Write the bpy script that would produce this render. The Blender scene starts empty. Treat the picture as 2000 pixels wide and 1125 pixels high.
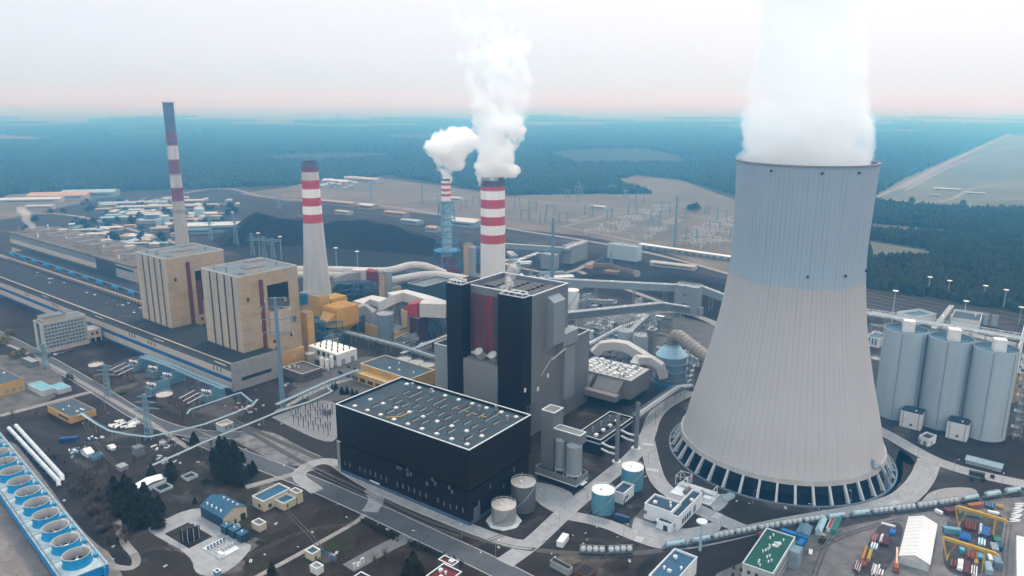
import bpy, bmesh, math, random
from math import sin, cos, pi, radians, sqrt, atan2, hypot
from mathutils import Vector, Matrix, noise
R0 = random.Random(7)
SC = bpy.context.scene
COL = SC.collection
# ---------------------------------------------------------------- camera, world, sun, exposure
FOC, PIT, ROL, CAMH = 1477.47, 0.246, 0.0041, 220.0     # focal length in photo pixels, pitch, roll, flight height
cam = bpy.data.objects.new('camera', bpy.data.cameras.new('camera'))
COL.objects.link(cam)
cam.data.sensor_width = 36.0
cam.data.lens = 36.0 * FOC / 2000.0
cam.data.clip_start, cam.data.clip_end = 1.0, 200000.0
cam.matrix_world = Matrix.Translation((0, 0, CAMH)) @ Matrix.Rotation(radians(90) - PIT, 4, 'X') @ Matrix.Rotation(ROL, 4, 'Z')
SC.camera = cam
SUN_DIR = Vector((0.22, 0.55, 0.80)).normalized()
wd = bpy.data.worlds.new("World"); SC.world = wd; wd.use_nodes = True
nt = wd.node_tree; nt.nodes.clear()
def wn(t, **k):
    n = nt.nodes.new(t)
    for a, b in k.items(): setattr(n, a, b)
    return n
out = wn('ShaderNodeOutputWorld'); bg = wn('ShaderNodeBackground')
sky = wn('ShaderNodeTexSky', sky_type='NISHITA', sun_disc=False, sun_elevation=math.asin(SUN_DIR.z),
         sun_rotation=atan2(SUN_DIR.x, SUN_DIR.y), altitude=200, air_density=1.2, dust_density=3.0, ozone_density=1.5)
tc = wn('ShaderNodeTexCoord'); sep = wn('ShaderNodeSeparateXYZ'); ramp = wn('ShaderNodeValToRGB')
nt.links.new(tc.outputs['Generated'], sep.inputs[0]); nt.links.new(sep.outputs['Z'], ramp.inputs[0])
els = ramp.color_ramp.elements
els[0].position = 0.0; els[0].color = (.80, .88, 1.02, 1)
els[1].position = 1.0; els[1].color = (1.3, 1.72, 2.1, 1)
for p, c in ((.115, (.95, .90, .88, 1)), (.22, (1.7, 1.68, 1.66, 1)), (.5, (1.5, 1.68, 1.84, 1))):
    e = els.new(p); e.color = c
side = wn('ShaderNodeMapRange'); side.inputs[1].default_value = -.62; side.inputs[2].default_value = .45
nt.links.new(sep.outputs['X'], side.inputs[0])
cl = wn('ShaderNodeTexNoise'); cl.inputs['Scale'].default_value = 2.2; cl.inputs['Detail'].default_value = 6
mp = wn('ShaderNodeMapping'); mp.inputs['Scale'].default_value = (1, 1, 5)
nt.links.new(tc.outputs['Generated'], mp.inputs[0]); nt.links.new(mp.outputs[0], cl.inputs[0])
add = wn('ShaderNodeMath', operation='MULTIPLY_ADD'); add.inputs[1].default_value = .9; add.inputs[2].default_value = -.45
nt.links.new(cl.outputs[0], add.inputs[0])
a2 = wn('ShaderNodeMath', operation='ADD', use_clamp=True)
nt.links.new(side.outputs[0], a2.inputs[0]); nt.links.new(add.outputs[0], a2.inputs[1])
tint = wn('ShaderNodeMix', data_type='RGBA'); tint.inputs[6].default_value = (.87, .91, .93, 1); tint.inputs[7].default_value = (1.04, .99, .96, 1)
nt.links.new(a2.outputs[0], tint.inputs[0])
mul = wn('ShaderNodeMix', data_type='RGBA', blend_type='MULTIPLY'); mul.inputs[0].default_value = 1
nt.links.new(ramp.outputs[0], mul.inputs[6]); nt.links.new(tint.outputs[2], mul.inputs[7])
k10 = wn('ShaderNodeMix', data_type='RGBA', blend_type='MULTIPLY'); k10.inputs[0].default_value = 1; k10.inputs[7].default_value = (10.9, 10.9, 10.9, 1)
k10.clamp_result = False
nt.links.new(mul.outputs[2], k10.inputs[6])
bk = wn('ShaderNodeMapRange'); bk.inputs[1].default_value = .1; bk.inputs[2].default_value = -.7; bk.inputs[3].default_value = 1; bk.inputs[4].default_value = 1.15
nt.links.new(sep.outputs['Y'], bk.inputs[0])
back = wn('ShaderNodeVectorMath', operation='SCALE'); nt.links.new(k10.outputs[2], back.inputs[0]); nt.links.new(bk.outputs[0], back.inputs['Scale'])
fin = wn('ShaderNodeMix', data_type='RGBA'); fin.inputs[0].default_value = .88
nt.links.new(sky.outputs[0], fin.inputs[6]); nt.links.new(back.outputs[0], fin.inputs[7])
nt.links.new(fin.outputs[2], bg.inputs[0]); bg.inputs[1].default_value = 0.1
nt.links.new(bg.outputs[0], out.inputs[0])
sun = bpy.data.objects.new('sun', bpy.data.lights.new('sun', 'SUN')); COL.objects.link(sun)
sun.data.energy = 1.9; sun.data.angle = radians(11); sun.data.color = (1, .93, .86)
sun.rotation_euler = SUN_DIR.to_track_quat('Z', 'Y').to_euler()
SC.view_settings.view_transform = 'Standard'; SC.view_settings.look = 'None'
SC.view_settings.exposure = 0.0; SC.view_settings.gamma = 1.0
cy = SC.cycles
cy.use_denoising = True; cy.use_adaptive_sampling = True; cy.adaptive_threshold = 0.02
cy.max_bounces = 48; cy.diffuse_bounces = 2; cy.glossy_bounces = 2; cy.transmission_bounces = 2; cy.volume_bounces = 40
cy.sample_clamp_indirect = 8.0
# ---------------------------------------------------------------- helpers
def G(px, py, z=0.0):
    """point of the world at height z seen at photo pixel (px, py) - used to survey the plant off the photograph"""
    X = px - 1000; Y = 562.5 - py
    a = (X * cos(ROL) - Y * sin(ROL)) / FOC; b = (X * sin(ROL) + Y * cos(ROL)) / FOC
    t = (z - CAMH) / (-sin(PIT) + b * cos(PIT))
    return (a * t, (cos(PIT) + b * sin(PIT)) * t)
def PX(x, y, z):
    zz = z - CAMH; d = y * cos(PIT) - zz * sin(PIT); u = y * sin(PIT) + zz * cos(PIT)
    a = FOC * x / d; b = FOC * u / d
    return 1000 + a * cos(ROL) + b * sin(ROL), 562.5 + a * sin(ROL) - b * cos(ROL)
def bis(f, lo, hi):
    s = f(lo) < f(hi)
    for _ in range(50):
        m = (lo + hi) / 2
        if (f(m) < 0) == s: lo = m
        else: hi = m
    return lo
def HT(px, py, top):
    """height of a vertical standing on ground pixel (px,py) whose top shows at row top"""
    x, y = G(px, py)
    return bis(lambda z: PX(x, y, z)[1] - top, 0, 214)
class Fr:
    """building frame: origin at the corner nearest the viewer, u to the left-far, v to the right-far"""
    def __init__(s, o, ang=-36.0):
        a = radians(ang); s.o = o; s.ang = ang
        s.U = (-cos(a), -sin(a)); s.V = (-sin(a), cos(a))
    def p(s, u, v, z=0.0):
        return (s.o[0] + s.U[0] * u + s.V[0] * v, s.o[1] + s.U[1] * u + s.V[1] * v, z)
    def lu(s, px, z, v=0):   # u where the column px is met at height z
        return bis(lambda t: PX(*s.p(t, v, z))[0] - px, -60, 520)
    def lv(s, px, z, u=0):
        return bis(lambda t: PX(*s.p(u, t, z))[0] - px, -60, 260)
    def uv(s, x, y):
        dx, dy = x - s.o[0], y - s.o[1]
        return dx * s.U[0] + dy * s.U[1], dx * s.V[0] + dy * s.V[1]
def site(g, top=None, l=None, r=None, h=None, ang=-36.0):
    """frame, lengths and height of a box building from its near ground corner and roof corners in the photo"""
    if h is None: h = HT(g[0], g[1], top)
    f = Fr(G(*g), ang)
    return f, (f.lu(l, h) if l is not None else 0), (r[1] if isinstance(r, tuple) else f.lv(r, h) if r is not None else 0), h
def site_r(n, l, r, h, ang=-36.0):
    f = Fr(G(n[0], n[1], h), ang)
    return f, f.lu(l, h), (r[1] if isinstance(r, tuple) else f.lv(r, h)), h

def site3(n, l, r, h):
    N_, L_, R_ = G(*n, h), G(*l, h), G(*r, h); f = Fr(N_, math.degrees(atan2(N_[1] - L_[1], N_[0] - L_[0])))
    return f, hypot(N_[0] - L_[0], N_[1] - L_[1]), (R_[0] - N_[0]) * f.V[0] + (R_[1] - N_[1]) * f.V[1], h
class MB:
    def __init__(s): s.v = []; s.f = []; s.mi = []; s.m = 0
    def add(s, vs, fs):
        n = len(s.v); s.v += [tuple(a) for a in vs]
        for f in fs: s.f.append(tuple(i + n for i in f)); s.mi.append(s.m)
    def prism(s, poly, z0, z1, top=True, bot=True):
        n = len(poly)
        ar = sum(poly[i][0] * poly[(i + 1) % n][1] - poly[(i + 1) % n][0] * poly[i][1] for i in range(n))
        if ar < 0: poly = poly[::-1]
        vs = [(p[0], p[1], z0) for p in poly] + [(p[0], p[1], z1) for p in poly]
        fs = [(i, (i + 1) % n, n + (i + 1) % n, n + i) for i in range(n)]
        if top: fs.append(tuple(range(n, 2 * n)))
        if bot: fs.append(tuple(range(n - 1, -1, -1)))
        s.add(vs, fs); return s
    def fb(s, F, u0, u1, v0, v1, z0, z1, top=True):
        return s.prism([F.p(u0, v0)[:2], F.p(u1, v0)[:2], F.p(u1, v1)[:2], F.p(u0, v1)[:2]], z0, z1, top)
    def ring(s, F, u0, u1, v0, v1, z0, z1, t):
        s.fb(F, u0, u1, v0, v0 + t, z0, z1); s.fb(F, u0, u1, v1 - t, v1, z0, z1)
        s.fb(F, u0, u0 + t, v0 + t, v1 - t, z0, z1); s.fb(F, u1 - t, u1, v0 + t, v1 - t, z0, z1); return s
    def box(s, x, y, z0, lx, ly, h, a=0.0):
        c, d = cos(a), sin(a)
        return s.prism([(x + c * i - d * j, y + d * i + c * j) for i, j in ((-lx / 2, -ly / 2), (lx / 2, -ly / 2), (lx / 2, ly / 2), (-lx / 2, ly / 2))], z0, z0 + h)
    def tube(s, pts, r, n=8, cap=True):
        pts = [Vector(p) for p in pts]; rs = r if isinstance(r, (list, tuple)) else [r] * len(pts)
        m = len(pts); base = len(s.v); prev = None
        for i, p in enumerate(pts):
            t = (pts[min(i + 1, m - 1)] - pts[max(i - 1, 0)]).normalized()
            if prev is None:
                a = Vector((0, 0, 1)) if abs(t.z) < .9 else Vector((1, 0, 0))
                x = t.cross(a).normalized()
            else: x = (prev - t * prev.dot(t)).normalized()
            prev = x; y = t.cross(x)
            k = 1.0
            if 0 < i < m - 1:
                d1 = (p - pts[i - 1]).normalized(); k = 1 / max(.5, sqrt((1 + d1.dot((pts[i + 1] - p).normalized())) / 2))
            s.v += [tuple(p + (x * cos(2 * pi * j / n) + y * sin(2 * pi * j / n)) * rs[i] * (k if n > 4 else 1)) for j in range(n)]
        for i in range(m - 1):
            for j in range(n):
                a, b = base + i * n + j, base + i * n + (j + 1) % n
                s.f.append((a, b, b + n, a + n)); s.mi.append(s.m)
        if cap:
            s.f.append(tuple(range(base + n - 1, base - 1, -1))); s.f.append(tuple(range(base + (m - 1) * n, base + m * n))); s.mi += [s.m] * 2
        return s
    def cyl(s, x, y, z0, z1, r, n=24, r1=None): return s.lathe(x, y, [(0, z0), (r, z0), (r if r1 is None else r1, z1), (0, z1)], n)
    def lathe(s, x, y, prof, n=32, a0=0.0, a1=2 * pi):
        full = abs(a1 - a0 - 2 * pi) < 1e-6; k = n if full else n + 1
        base = []
        for r, z in prof:
            if r < 1e-6: base.append((len(s.v), 1)); s.v.append((x, y, z))
            else:
                base.append((len(s.v), k))
                s.v += [(x + r * cos(a0 + (a1 - a0) * j / n), y + r * sin(a0 + (a1 - a0) * j / n), z) for j in range(k)]
        for (b0, k0), (b1, k1) in zip(base, base[1:]):
            for j in range(n):
                j2 = (j + 1) % k
                if k0 == 1 and k1 == 1: continue
                if k0 == 1: f = (b0, b1 + j2, b1 + j)
                elif k1 == 1: f = (b0 + j, b0 + j2, b1)
                else: f = (b0 + j, b0 + j2, b1 + j2, b1 + j)
                s.f.append(f); s.mi.append(s.m)
        return s
    def ball(s, x, y, z, r, rz=None, n=12, m=7):
        rz = rz or r
        return s.lathe(x, y, [(r * sin(pi * i / m) if 0 < i < m else 0, z - rz * cos(pi * i / m)) for i in range(m + 1)], n)
    def beam(s, p0, p1, w):
        return s.tube([p0, p1], w * .7071, 4)
    def truss(s, p0, p1, w, h, t, n):
        """lattice box girder: two side faces of chords and diagonals"""
        p0, p1 = Vector(p0), Vector(p1); d = (p1 - p0).normalized(); q = d.cross(Vector((0, 0, 1))).normalized() * (w / 2)
        for k in (-1, 1):
            a, b = p0 + q * k, p1 + q * k; up = Vector((0, 0, h))
            s.beam(a, b, t); s.beam(a + up, b + up, t)
            for i in range(n):
                m0, m1 = a + (b - a) * (i / n), a + (b - a) * ((i + 1) / n)
                s.beam(m0, m0 + up, t * .8); s.beam(*((m0, m1 + up) if i % 2 else (m0 + up, m1)), t * .8)
            s.beam(b, b + up, t * .8)
        return s
    def lattice(s, x, y, z0, z1, w0, w1, t, n, a=0.0, sides=4):
        """tapering lattice tower with square plan"""
        def cn(z, j):
            w = w0 + (w1 - w0) * (z - z0) / (z1 - z0); b = a + pi / 4 + j * pi / 2
            return (x + w * .7071 * cos(b), y + w * .7071 * sin(b), z)
        for j in range(4):
            s.beam(cn(z0, j), cn(z1, j), t)
            for i in range(n):
                za, zb = z0 + (z1 - z0) * i / n, z0 + (z1 - z0) * (i + 1) / n
                s.beam(cn(za, j), cn(zb, j + 1), t * .7); s.beam(cn(zb, j), cn(zb, j + 1), t * .7)
        return s
    def build(s, name, mats, parent=None, smooth=0.6):
        me = bpy.data.meshes.new(name)
        off = LOC.get(parent.name, (0, 0, 0)) if parent else (0, 0, 0)
        while parent and False: pass
        me.from_pydata([(a - off[0], b - off[1], c - off[2]) for a, b, c in s.v], [], s.f)
        mats = mats if isinstance(mats, (list, tuple)) else [mats]
        for m in mats: me.materials.append(m)
        if len(mats) > 1: me.polygons.foreach_set('material_index', s.mi)
        if smooth:
            me.polygons.foreach_set('use_smooth', [True] * len(me.polygons)); me.set_sharp_from_angle(angle=smooth)
        me.update()
        o = bpy.data.objects.new(name, me); COL.objects.link(o)
        if parent: o.parent = parent; LOC[o.name] = off
        return o
LOC = {}
def tag(o, label=None, cat=None, group=None, kind=None):
    if label: o['label'] = label
    if cat: o['category'] = cat
    if group: o['group'] = group
    if kind: o['kind'] = kind
    return o
def thing(name, label, cat, loc=(0, 0, 0), group=None):
    o = bpy.data.objects.new(name, None); COL.objects.link(o)
    loc = (loc[0], loc[1], loc[2] if len(loc) > 2 else 0.0)
    o.location = loc; o.empty_display_size = 1; LOC[o.name] = loc
    return tag(o, label, cat, group)
def dup(o, loc=None, rz=None, label=None, sc=None, parent=None):
    c = o.copy(); COL.objects.link(c); c.parent = parent
    if loc is not None: c.location = (loc[0], loc[1], loc[2] if len(loc) > 2 else 0.0)
    if rz is not None: c.rotation_euler = (0, 0, rz)
    if sc is not None: c.scale = (sc,) * 3 if not isinstance(sc, tuple) else sc
    if label: c['label'] = label
    for ch in list(o.children): dup(ch, parent=c)
    return c
def struct(name, mb, m, smooth=0.6):
    return tag(mb.build(name, m, None, smooth), kind='structure')
# ---------------------------------------------------------------- materials
def lin(h):
    h = h.lstrip('#'); v = [int(h[i:i + 2], 16) / 255 for i in (0, 2, 4)]
    return tuple(c / 12.92 if c <= .04045 else ((c + .055) / 1.055) ** 2.4 for c in v)
MATS = {}
def M(name, col, rough=.75, var=.18, sc=.25, streak=0.0, metal=0.0, bump=0.0, seam=None, seam_k=.72, dirt=None, ang=-36.0, fine=None, dirt2=None):
    if name in MATS: return MATS[name]
    if isinstance(col, str): col = lin(col)
    m = bpy.data.materials.new(name); m.use_nodes = True; t = m.node_tree; L = t.links.new
    b = t.nodes['Principled BSDF']; b.inputs['Roughness'].default_value = rough; b.inputs['Metallic'].default_value = metal; b.inputs['Specular IOR Level'].default_value = .22 if rough > .4 else .45
    def N(k, **kw):
        n = t.nodes.new(k)
        for q, w in kw.items(): setattr(n, q, w)
        return n
    c = N('ShaderNodeTexCoord'); mp = N('ShaderNodeMapping')
    oi = N('ShaderNodeObjectInfo'); va = N('ShaderNodeVectorMath', operation='SCALE'); va.inputs[0].default_value = (37, 91, 53)
    L(oi.outputs['Random'], va.inputs['Scale']); ad = N('ShaderNodeVectorMath', operation='ADD')
    L(c.outputs['Object'], ad.inputs[0]); L(va.outputs[0], ad.inputs[1]); L(ad.outputs[0], mp.inputs[0])
    mp.inputs['Scale'].default_value = (1, 1, 1 if not streak else .06)
    nz = N('ShaderNodeTexNoise'); nz.inputs['Scale'].default_value = sc; nz.inputs['Detail'].default_value = 7; nz.inputs['Roughness'].default_value = .65
    L(mp.outputs[0], nz.inputs['Vector'])
    mr = N('ShaderNodeMapRange'); mr.inputs[1].default_value = .3; mr.inputs[2].default_value = .7
    mr.inputs[3].default_value = 1 - var; mr.inputs[4].default_value = 1 + var
    L(nz.outputs[0], mr.inputs[0])
    mx = N('ShaderNodeVectorMath', operation='SCALE'); mx.inputs[0].default_value = col
    L(mr.outputs[0], mx.inputs['Scale']); last = mx.outputs[0]
    if dirt2: dirt = [dirt, dirt2]
    else: dirt = [dirt] if dirt else []
    for dirt in dirt:                           # stains of another colour with an outline of their own
        n2 = N('ShaderNodeTexNoise'); n2.inputs['Scale'].default_value = dirt[1]; n2.inputs['Detail'].default_value = 8; n2.inputs['Roughness'].default_value = .7
        L((mp if streak else ad).outputs[0], n2.inputs['Vector'])
        r2 = N('ShaderNodeMapRange'); r2.inputs[1].default_value = dirt[2]; r2.inputs[2].default_value = dirt[2] + .16
        L(n2.outputs[0], r2.inputs[0])
        mi = N('ShaderNodeMix', data_type='RGBA'); mi.inputs[7].default_value = (*(lin(dirt[0]) if isinstance(dirt[0], str) else dirt[0]), 1)
        L(r2.outputs[0], mi.inputs[0]); L(last, mi.inputs[6]); last = mi.outputs[2]
    if fine:
        n3 = N('ShaderNodeTexNoise'); n3.inputs['Scale'].default_value = fine[0]; n3.inputs['Detail'].default_value = 9; n3.inputs['Roughness'].default_value = .8; L(ad.outputs[0], n3.inputs['Vector'])
        r3 = N('ShaderNodeMapRange'); r3.inputs[1].default_value = .32; r3.inputs[2].default_value = .68; r3.inputs[3].default_value = 1 - fine[1]; r3.inputs[4].default_value = 1 + fine[1]; L(n3.outputs[0], r3.inputs[0])
        s3 = N('ShaderNodeVectorMath', operation='SCALE'); L(last, s3.inputs[0]); L(r3.outputs[0], s3.inputs['Scale']); last = s3.outputs[0]
    if seam:
        mp2 = N('ShaderNodeMapping'); mp2.inputs['Rotation'].default_value = (0, 0, -radians(ang)); L(c.outputs['Object'], mp2.inputs[0])
        sp = N('ShaderNodeSeparateXYZ'); L(mp2.outputs[0], sp.inputs[0]); acc = None
        for ax, d, w in (('X', seam[0], .06), ('Y', seam[0], .06), ('Z', seam[1], .05)):
            if not d: continue
            q = N('ShaderNodeMath', operation='MULTIPLY_ADD'); q.inputs[1].default_value = 1 / d; q.inputs[2].default_value = .5 if ax != 'Z' else .35
            L(sp.outputs[ax], q.inputs[0]); fr = N('ShaderNodeMath', operation='FRACT'); L(q.outputs[0], fr.inputs[0])
            lt = N('ShaderNodeMath', operation='LESS_THAN'); lt.inputs[1].default_value = max(w, .28 / d); L(fr.outputs[0], lt.inputs[0])
            if acc is None: acc = lt.outputs[0]
            else:
                mxx = N('ShaderNodeMath', operation='MAXIMUM'); L(acc, mxx.inputs[0]); L(lt.outputs[0], mxx.inputs[1]); acc = mxx.outputs[0]
        mi = N('ShaderNodeMix', data_type='RGBA', blend_type='MULTIPLY'); mi.inputs[7].default_value = (seam_k,) * 3 + (1,)
        L(acc, mi.inputs[0]); L(last, mi.inputs[6]); last = mi.outputs[2]
    L(last, b.inputs['Base Color'])
    if bump:
        bp = N('ShaderNodeBump'); bp.inputs['Strength'].default_value = .6; bp.inputs['Distance'].default_value = bump
        L(nz.outputs[0], bp.inputs['Height']); L(bp.outputs[0], b.inputs['Normal'])
    MATS[name] = m; return m
# ---------------------------------------------------------------- ground, roads, tracks, forest
def sheet(name, poly, z, m, px=True):
    pts = [G(*p) if px else p for p in poly]
    b = MB(); b.add([(x, y, z) for x, y in pts], [tuple(range(len(pts)))])
    o = struct(name, b, m, 0)
    if o.data.polygons[0].normal.z < 0: o.data.flip_normals()
    return o
def smooth(pts, it=2):
    for _ in range(it):
        q = [pts[0]]
        for a, b in zip(pts, pts[1:]):
            q += [tuple(.75 * i + .25 * j for i, j in zip(a, b)), tuple(.25 * i + .75 * j for i, j in zip(a, b))]
        pts = q + [pts[-1]]
    return pts
def offs(pts, w):
    r = []
    for i in range(len(pts)):
        a, b = pts[max(i - 1, 0)], pts[min(i + 1, len(pts) - 1)]
        d = hypot(b[0] - a[0], b[1] - a[1]) or 1
        r.append((pts[i][0] - (b[1] - a[1]) / d * w, pts[i][1] + (b[0] - a[0]) / d * w))
    return r
def strip(mb, pts, w0, w1, z, dz=0):
    a, b = offs(pts, w0), offs(pts, w1); n = len(pts)
    if dz:
        vs = [(*p, z) for p in a] + [(*p, z + dz) for p in a] + [(*p, z + dz) for p in b] + [(*p, z) for p in b]
        mb.add(vs, [(k * n + i, k * n + i + 1, (k + 1) * n + i + 1, (k + 1) * n + i) for k in range(3) for i in range(n - 1)])
    else:
        mb.add([(*p, z) for p in a] + [(*p, z) for p in b], [(i + n, i + n + 1, i + 1, i) for i in range(n - 1)])
ROADZ = [0.06]
def road(px, w, m, kerb=True, it=2, name='road'):
    pts = smooth([G(*p) for p in px], it); b = MB(); ROADZ[0] += .004
    strip(b, pts, -w / 2, w / 2, ROADZ[0])
    o = struct(name, b, m, 0)
    if kerb:
        b = MB(); strip(b, pts, w / 2, w / 2 + .5, 0, .13 + ROADZ[0]); strip(b, pts, -w / 2 - .5, -w / 2, 0, .13 + ROADZ[0])
        k = b.build('kerb', mKERB, None, 0); k.parent = o
    return o
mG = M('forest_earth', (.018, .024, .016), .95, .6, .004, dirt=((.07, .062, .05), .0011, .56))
def paint_far_haze():
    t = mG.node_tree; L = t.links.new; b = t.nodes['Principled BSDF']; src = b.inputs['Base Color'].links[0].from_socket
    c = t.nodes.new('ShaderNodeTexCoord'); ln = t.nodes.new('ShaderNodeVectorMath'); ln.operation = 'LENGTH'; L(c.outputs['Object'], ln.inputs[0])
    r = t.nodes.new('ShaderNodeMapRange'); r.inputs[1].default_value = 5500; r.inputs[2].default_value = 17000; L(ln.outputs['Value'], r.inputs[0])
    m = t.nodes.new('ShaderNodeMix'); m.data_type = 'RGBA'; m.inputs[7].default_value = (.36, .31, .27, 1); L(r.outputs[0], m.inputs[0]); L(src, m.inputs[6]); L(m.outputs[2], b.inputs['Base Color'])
paint_far_haze()     # distance haze painted into the ground colour, paler farther out
mYARD = M('yard_soil', (.023, .0175, .016), .95, .6, .05, dirt=((.105, .092, .084), .022, .55), dirt2=((.030, .030, .018), .035, .56), fine=(.5, .5))
mASPH = M('asphalt', (.075, .078, .088), .85, .22, .12, dirt=((.045, .046, .052), .5, .6), dirt2=((.125, .12, .118), .07, .62), fine=(1.2, .2))
mCONC = M('concrete_paving', (.27, .265, .27), .85, .16, .2, seam=(6, 0), seam_k=.86, dirt=((.17, .165, .17), .3, .62), dirt2=((.20, .19, .185), .06, .56), fine=(1.5, .15))
mKERB = M('kerb_stone', (.33, .32, .31), .85)
mPATH = M('pale_path', (.22, .205, .195), .9, .25, .2)
mFIELD = M('dry_field', (.118, .098, .078), .95, .35, .012, dirt=((.10, .10, .07), .02, .55))
mCOAL = M('coal', (.004, .0045, .006), .9, .5, .08)
mGRASS = M('dull_grass', (.020, .0155, .0135), .95, .5, .10, dirt=((.075, .062, .052), .06, .56), dirt2=((.024, .026, .014), .05, .56), fine=(.7, .45))
mBALL = M('ballast', (.085, .077, .073), .95, .35, .6)
mRAIL = M('rail_steel', (.10, .085, .08), .45, .2, 1, metal=.6)
gb = MB()
xs = [-60000, -25000, -10000, -5000, -2500, -1600, -1000, -600, -300, 0, 300, 600, 1000, 1600, 2500, 5000, 10000, 25000, 60000]
ys = [-2000, -800, 0, 200, 400, 600, 800, 1000, 1300, 1700, 2300, 3200, 4500, 7000, 12000, 22000, 40000, 60000]
gb.add([(x, y, 0) for y in ys for x in xs], [(j * len(xs) + i, j * len(xs) + i + 1, (j + 1) * len(xs) + i + 1, (j + 1) * len(xs) + i)
        for j in range(len(ys) - 1) for i in range(len(xs) - 1)])
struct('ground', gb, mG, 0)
PLANT = [(-700, 1500), (-700, 640), (-200, 470), (60, 420), (250, 372), (560, 362), (760, 342), (1000, 380), (1440, 378), (1500, 500), (1690, 562), (2000, 612), (2500, 700), (2700, 1500)]
sheet('yard', PLANT, .02, mYARD)
sheet('field', [(465, 378), (560, 366), (640, 347), (760, 350), (880, 366), (1000, 384), (1090, 374), (1215, 348), (1300, 362), (1350, 382), (1450, 402), (1450, 545), (1300, 494), (1150, 462), (1000, 446), (880, 424), (700, 402), (560, 392)], .035, mFIELD)
sheet('coal_yard', [(420, 482), (480, 440), (640, 418), (760, 436), (880, 470), (1000, 478), (1190, 486), (1300, 505), (1470, 545), (1470, 640), (1380, 632), (1200, 580), (1110, 560), (1000, 560), (640, 545), (520, 510)], .05, mCOAL)
# far clearings and light strips of open land
for i, p in enumerate([
        [(1213, 352), (1240, 343), (1330, 352), (1420, 385), (1448, 392), (1448, 402), (1330, 380)],
        [(1690, 382), (1760, 350), (1960, 266), (2200, 255), (2300, 330), (2100, 400), (1900, 410), (1760, 398)],
        [(1700, 437), (1920, 456), (1915, 461), (1740, 452), (1700, 452)],
        [(-60, 262), (60, 268), (110, 271), (60, 276), (-60, 274)],
        [(250, 272), (300, 269), (304, 273), (255, 274)], [(515, 240), (560, 237), (562, 240), (516, 243)],
        [(0, 212), (180, 206), (200, 210), (0, 218)], [(1690, 470), (1800, 488), (1860, 506), (1700, 505)],
        [(-80, 420), (20, 380), (220, 372), (225, 380), (60, 420), (-60, 440)]]):
    sheet('field', p, .03 + .002 * i, M('far_meadow', (.10, .11, .085), .95, .4, .006, dirt=((.2, .17, .14), .008, .56)) if i in (1, 2, 7) else mFIELD)
for p, w in (([(1760, 366), (1850, 318), (1960, 267), (2030, 240)], 22), ([(1768, 372), (1840, 333), (1900, 305)], 9), ([(1880, 318), (1960, 290), (2000, 283), (2080, 280)], 9),
             ([(1740, 390), (1850, 398), (1900, 362), (2080, 358)], 10), ([(1870, 388), (1950, 392), (2080, 380)], 10), ([(1690, 395), (1740, 372), (1770, 362)], 12),
             ([(600, 385), (700, 396), (800, 408), (930, 432), (1010, 450), (1150, 470), (1300, 500), (1460, 545)], 9),
             ([(300, 392), (380, 372), (450, 366), (520, 388), (620, 392)], 10), ([(0, 420), (120, 415), (230, 440), (330, 470), (420, 500)], 9),
             ([(760, 398), (900, 380), (1060, 395), (1440, 430)], 6), ([(1100, 443), (1250, 473), (1420, 505)], 6), ([(1100, 443), (1215, 412), (1300, 420)], 6)):
    road(p, w, mPATH, False)
# plant roads
road([(-120, 600), (0, 655), (90, 702), (190, 760), (270, 812), (330, 838), (400, 850), (470, 850)], 11, mASPH)
road([(-100, 640), (20, 672), (120, 724), (200, 770), (290, 822), (345, 860), (372, 878)], 3.5, mPATH, False)
road([(372, 850), (425, 872), (495, 900), (600, 940), (725, 995), (830, 1045), (930, 1090), (1010, 1130), (1120, 1190)], 12.5, mASPH)
road([(0, 812), (60, 797), (130, 778), (180, 765)], 6, mPATH, False)
road([(985, 1100), (1040, 1062), (1095, 1008), (1150, 962), (1195, 925), (1240, 890), (1266, 852), (1275, 815), (1300, 790), (1350, 765)], 9, mCONC)
road([(1100, 1005), (1180, 1020), (1250, 1052), (1310, 1068), (1400, 1052), (1480, 1032), (1580, 1012), (1680, 996), (1755, 975), (1790, 945), (1815, 915)], 8, mCONC)
road([(1262, 850), (1272, 900), (1285, 945), (1330, 978), (1390, 1008), (1450, 1034)], 9, mCONC)
road([(1700, 832), (1745, 855), (1800, 888), (1850, 910), (1930, 932), (2100, 965)], 10, mCONC)
road([(1815, 900), (1800, 940), (1760, 980), (1720, 992)], 12, mCONC)
road([(620, 960), (570, 925), (640, 893), (690, 930), (760, 968), (860, 1010), (950, 1045), (1000, 1062), (1040, 1066)], 7, mCONC)
road([(725, 955), (738, 975), (722, 1000)], 9, mCONC, False)
road([(480, 952), (560, 930), (612, 915)], 5, mPATH, False)
road([(500, 1128), (580, 1085), (700, 1018), (712, 1005)], 3, mPATH, False)
road([(680, 1110), (760, 1066), (800, 1048)], 9, M('dark_paving', (.12, .12, .125), .9), False)
road([(190, 1100), (260, 1115), (270, 1090), (240, 1060), (225, 1010)], 4, mPATH, False)
road([(745, 770), (800, 790), (870, 800)], 4, mPATH, False)
road([(540, 805), (620, 760), (700, 735), (760, 740)], 5, mPATH, False)
road([(1700, 610), (1800, 628), (1900, 655), (2060, 690)], 14, mCONC, False)
road([(1130, 530), (1250, 575), (1320, 600), (1420, 640)], 8, mPATH, False)
road([(1180, 640), (1260, 610), (1350, 610), (1430, 650)], 8, mPATH, False)
road([(1000, 520), (1100, 540), (1160, 510)], 8, mPATH, False)
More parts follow.
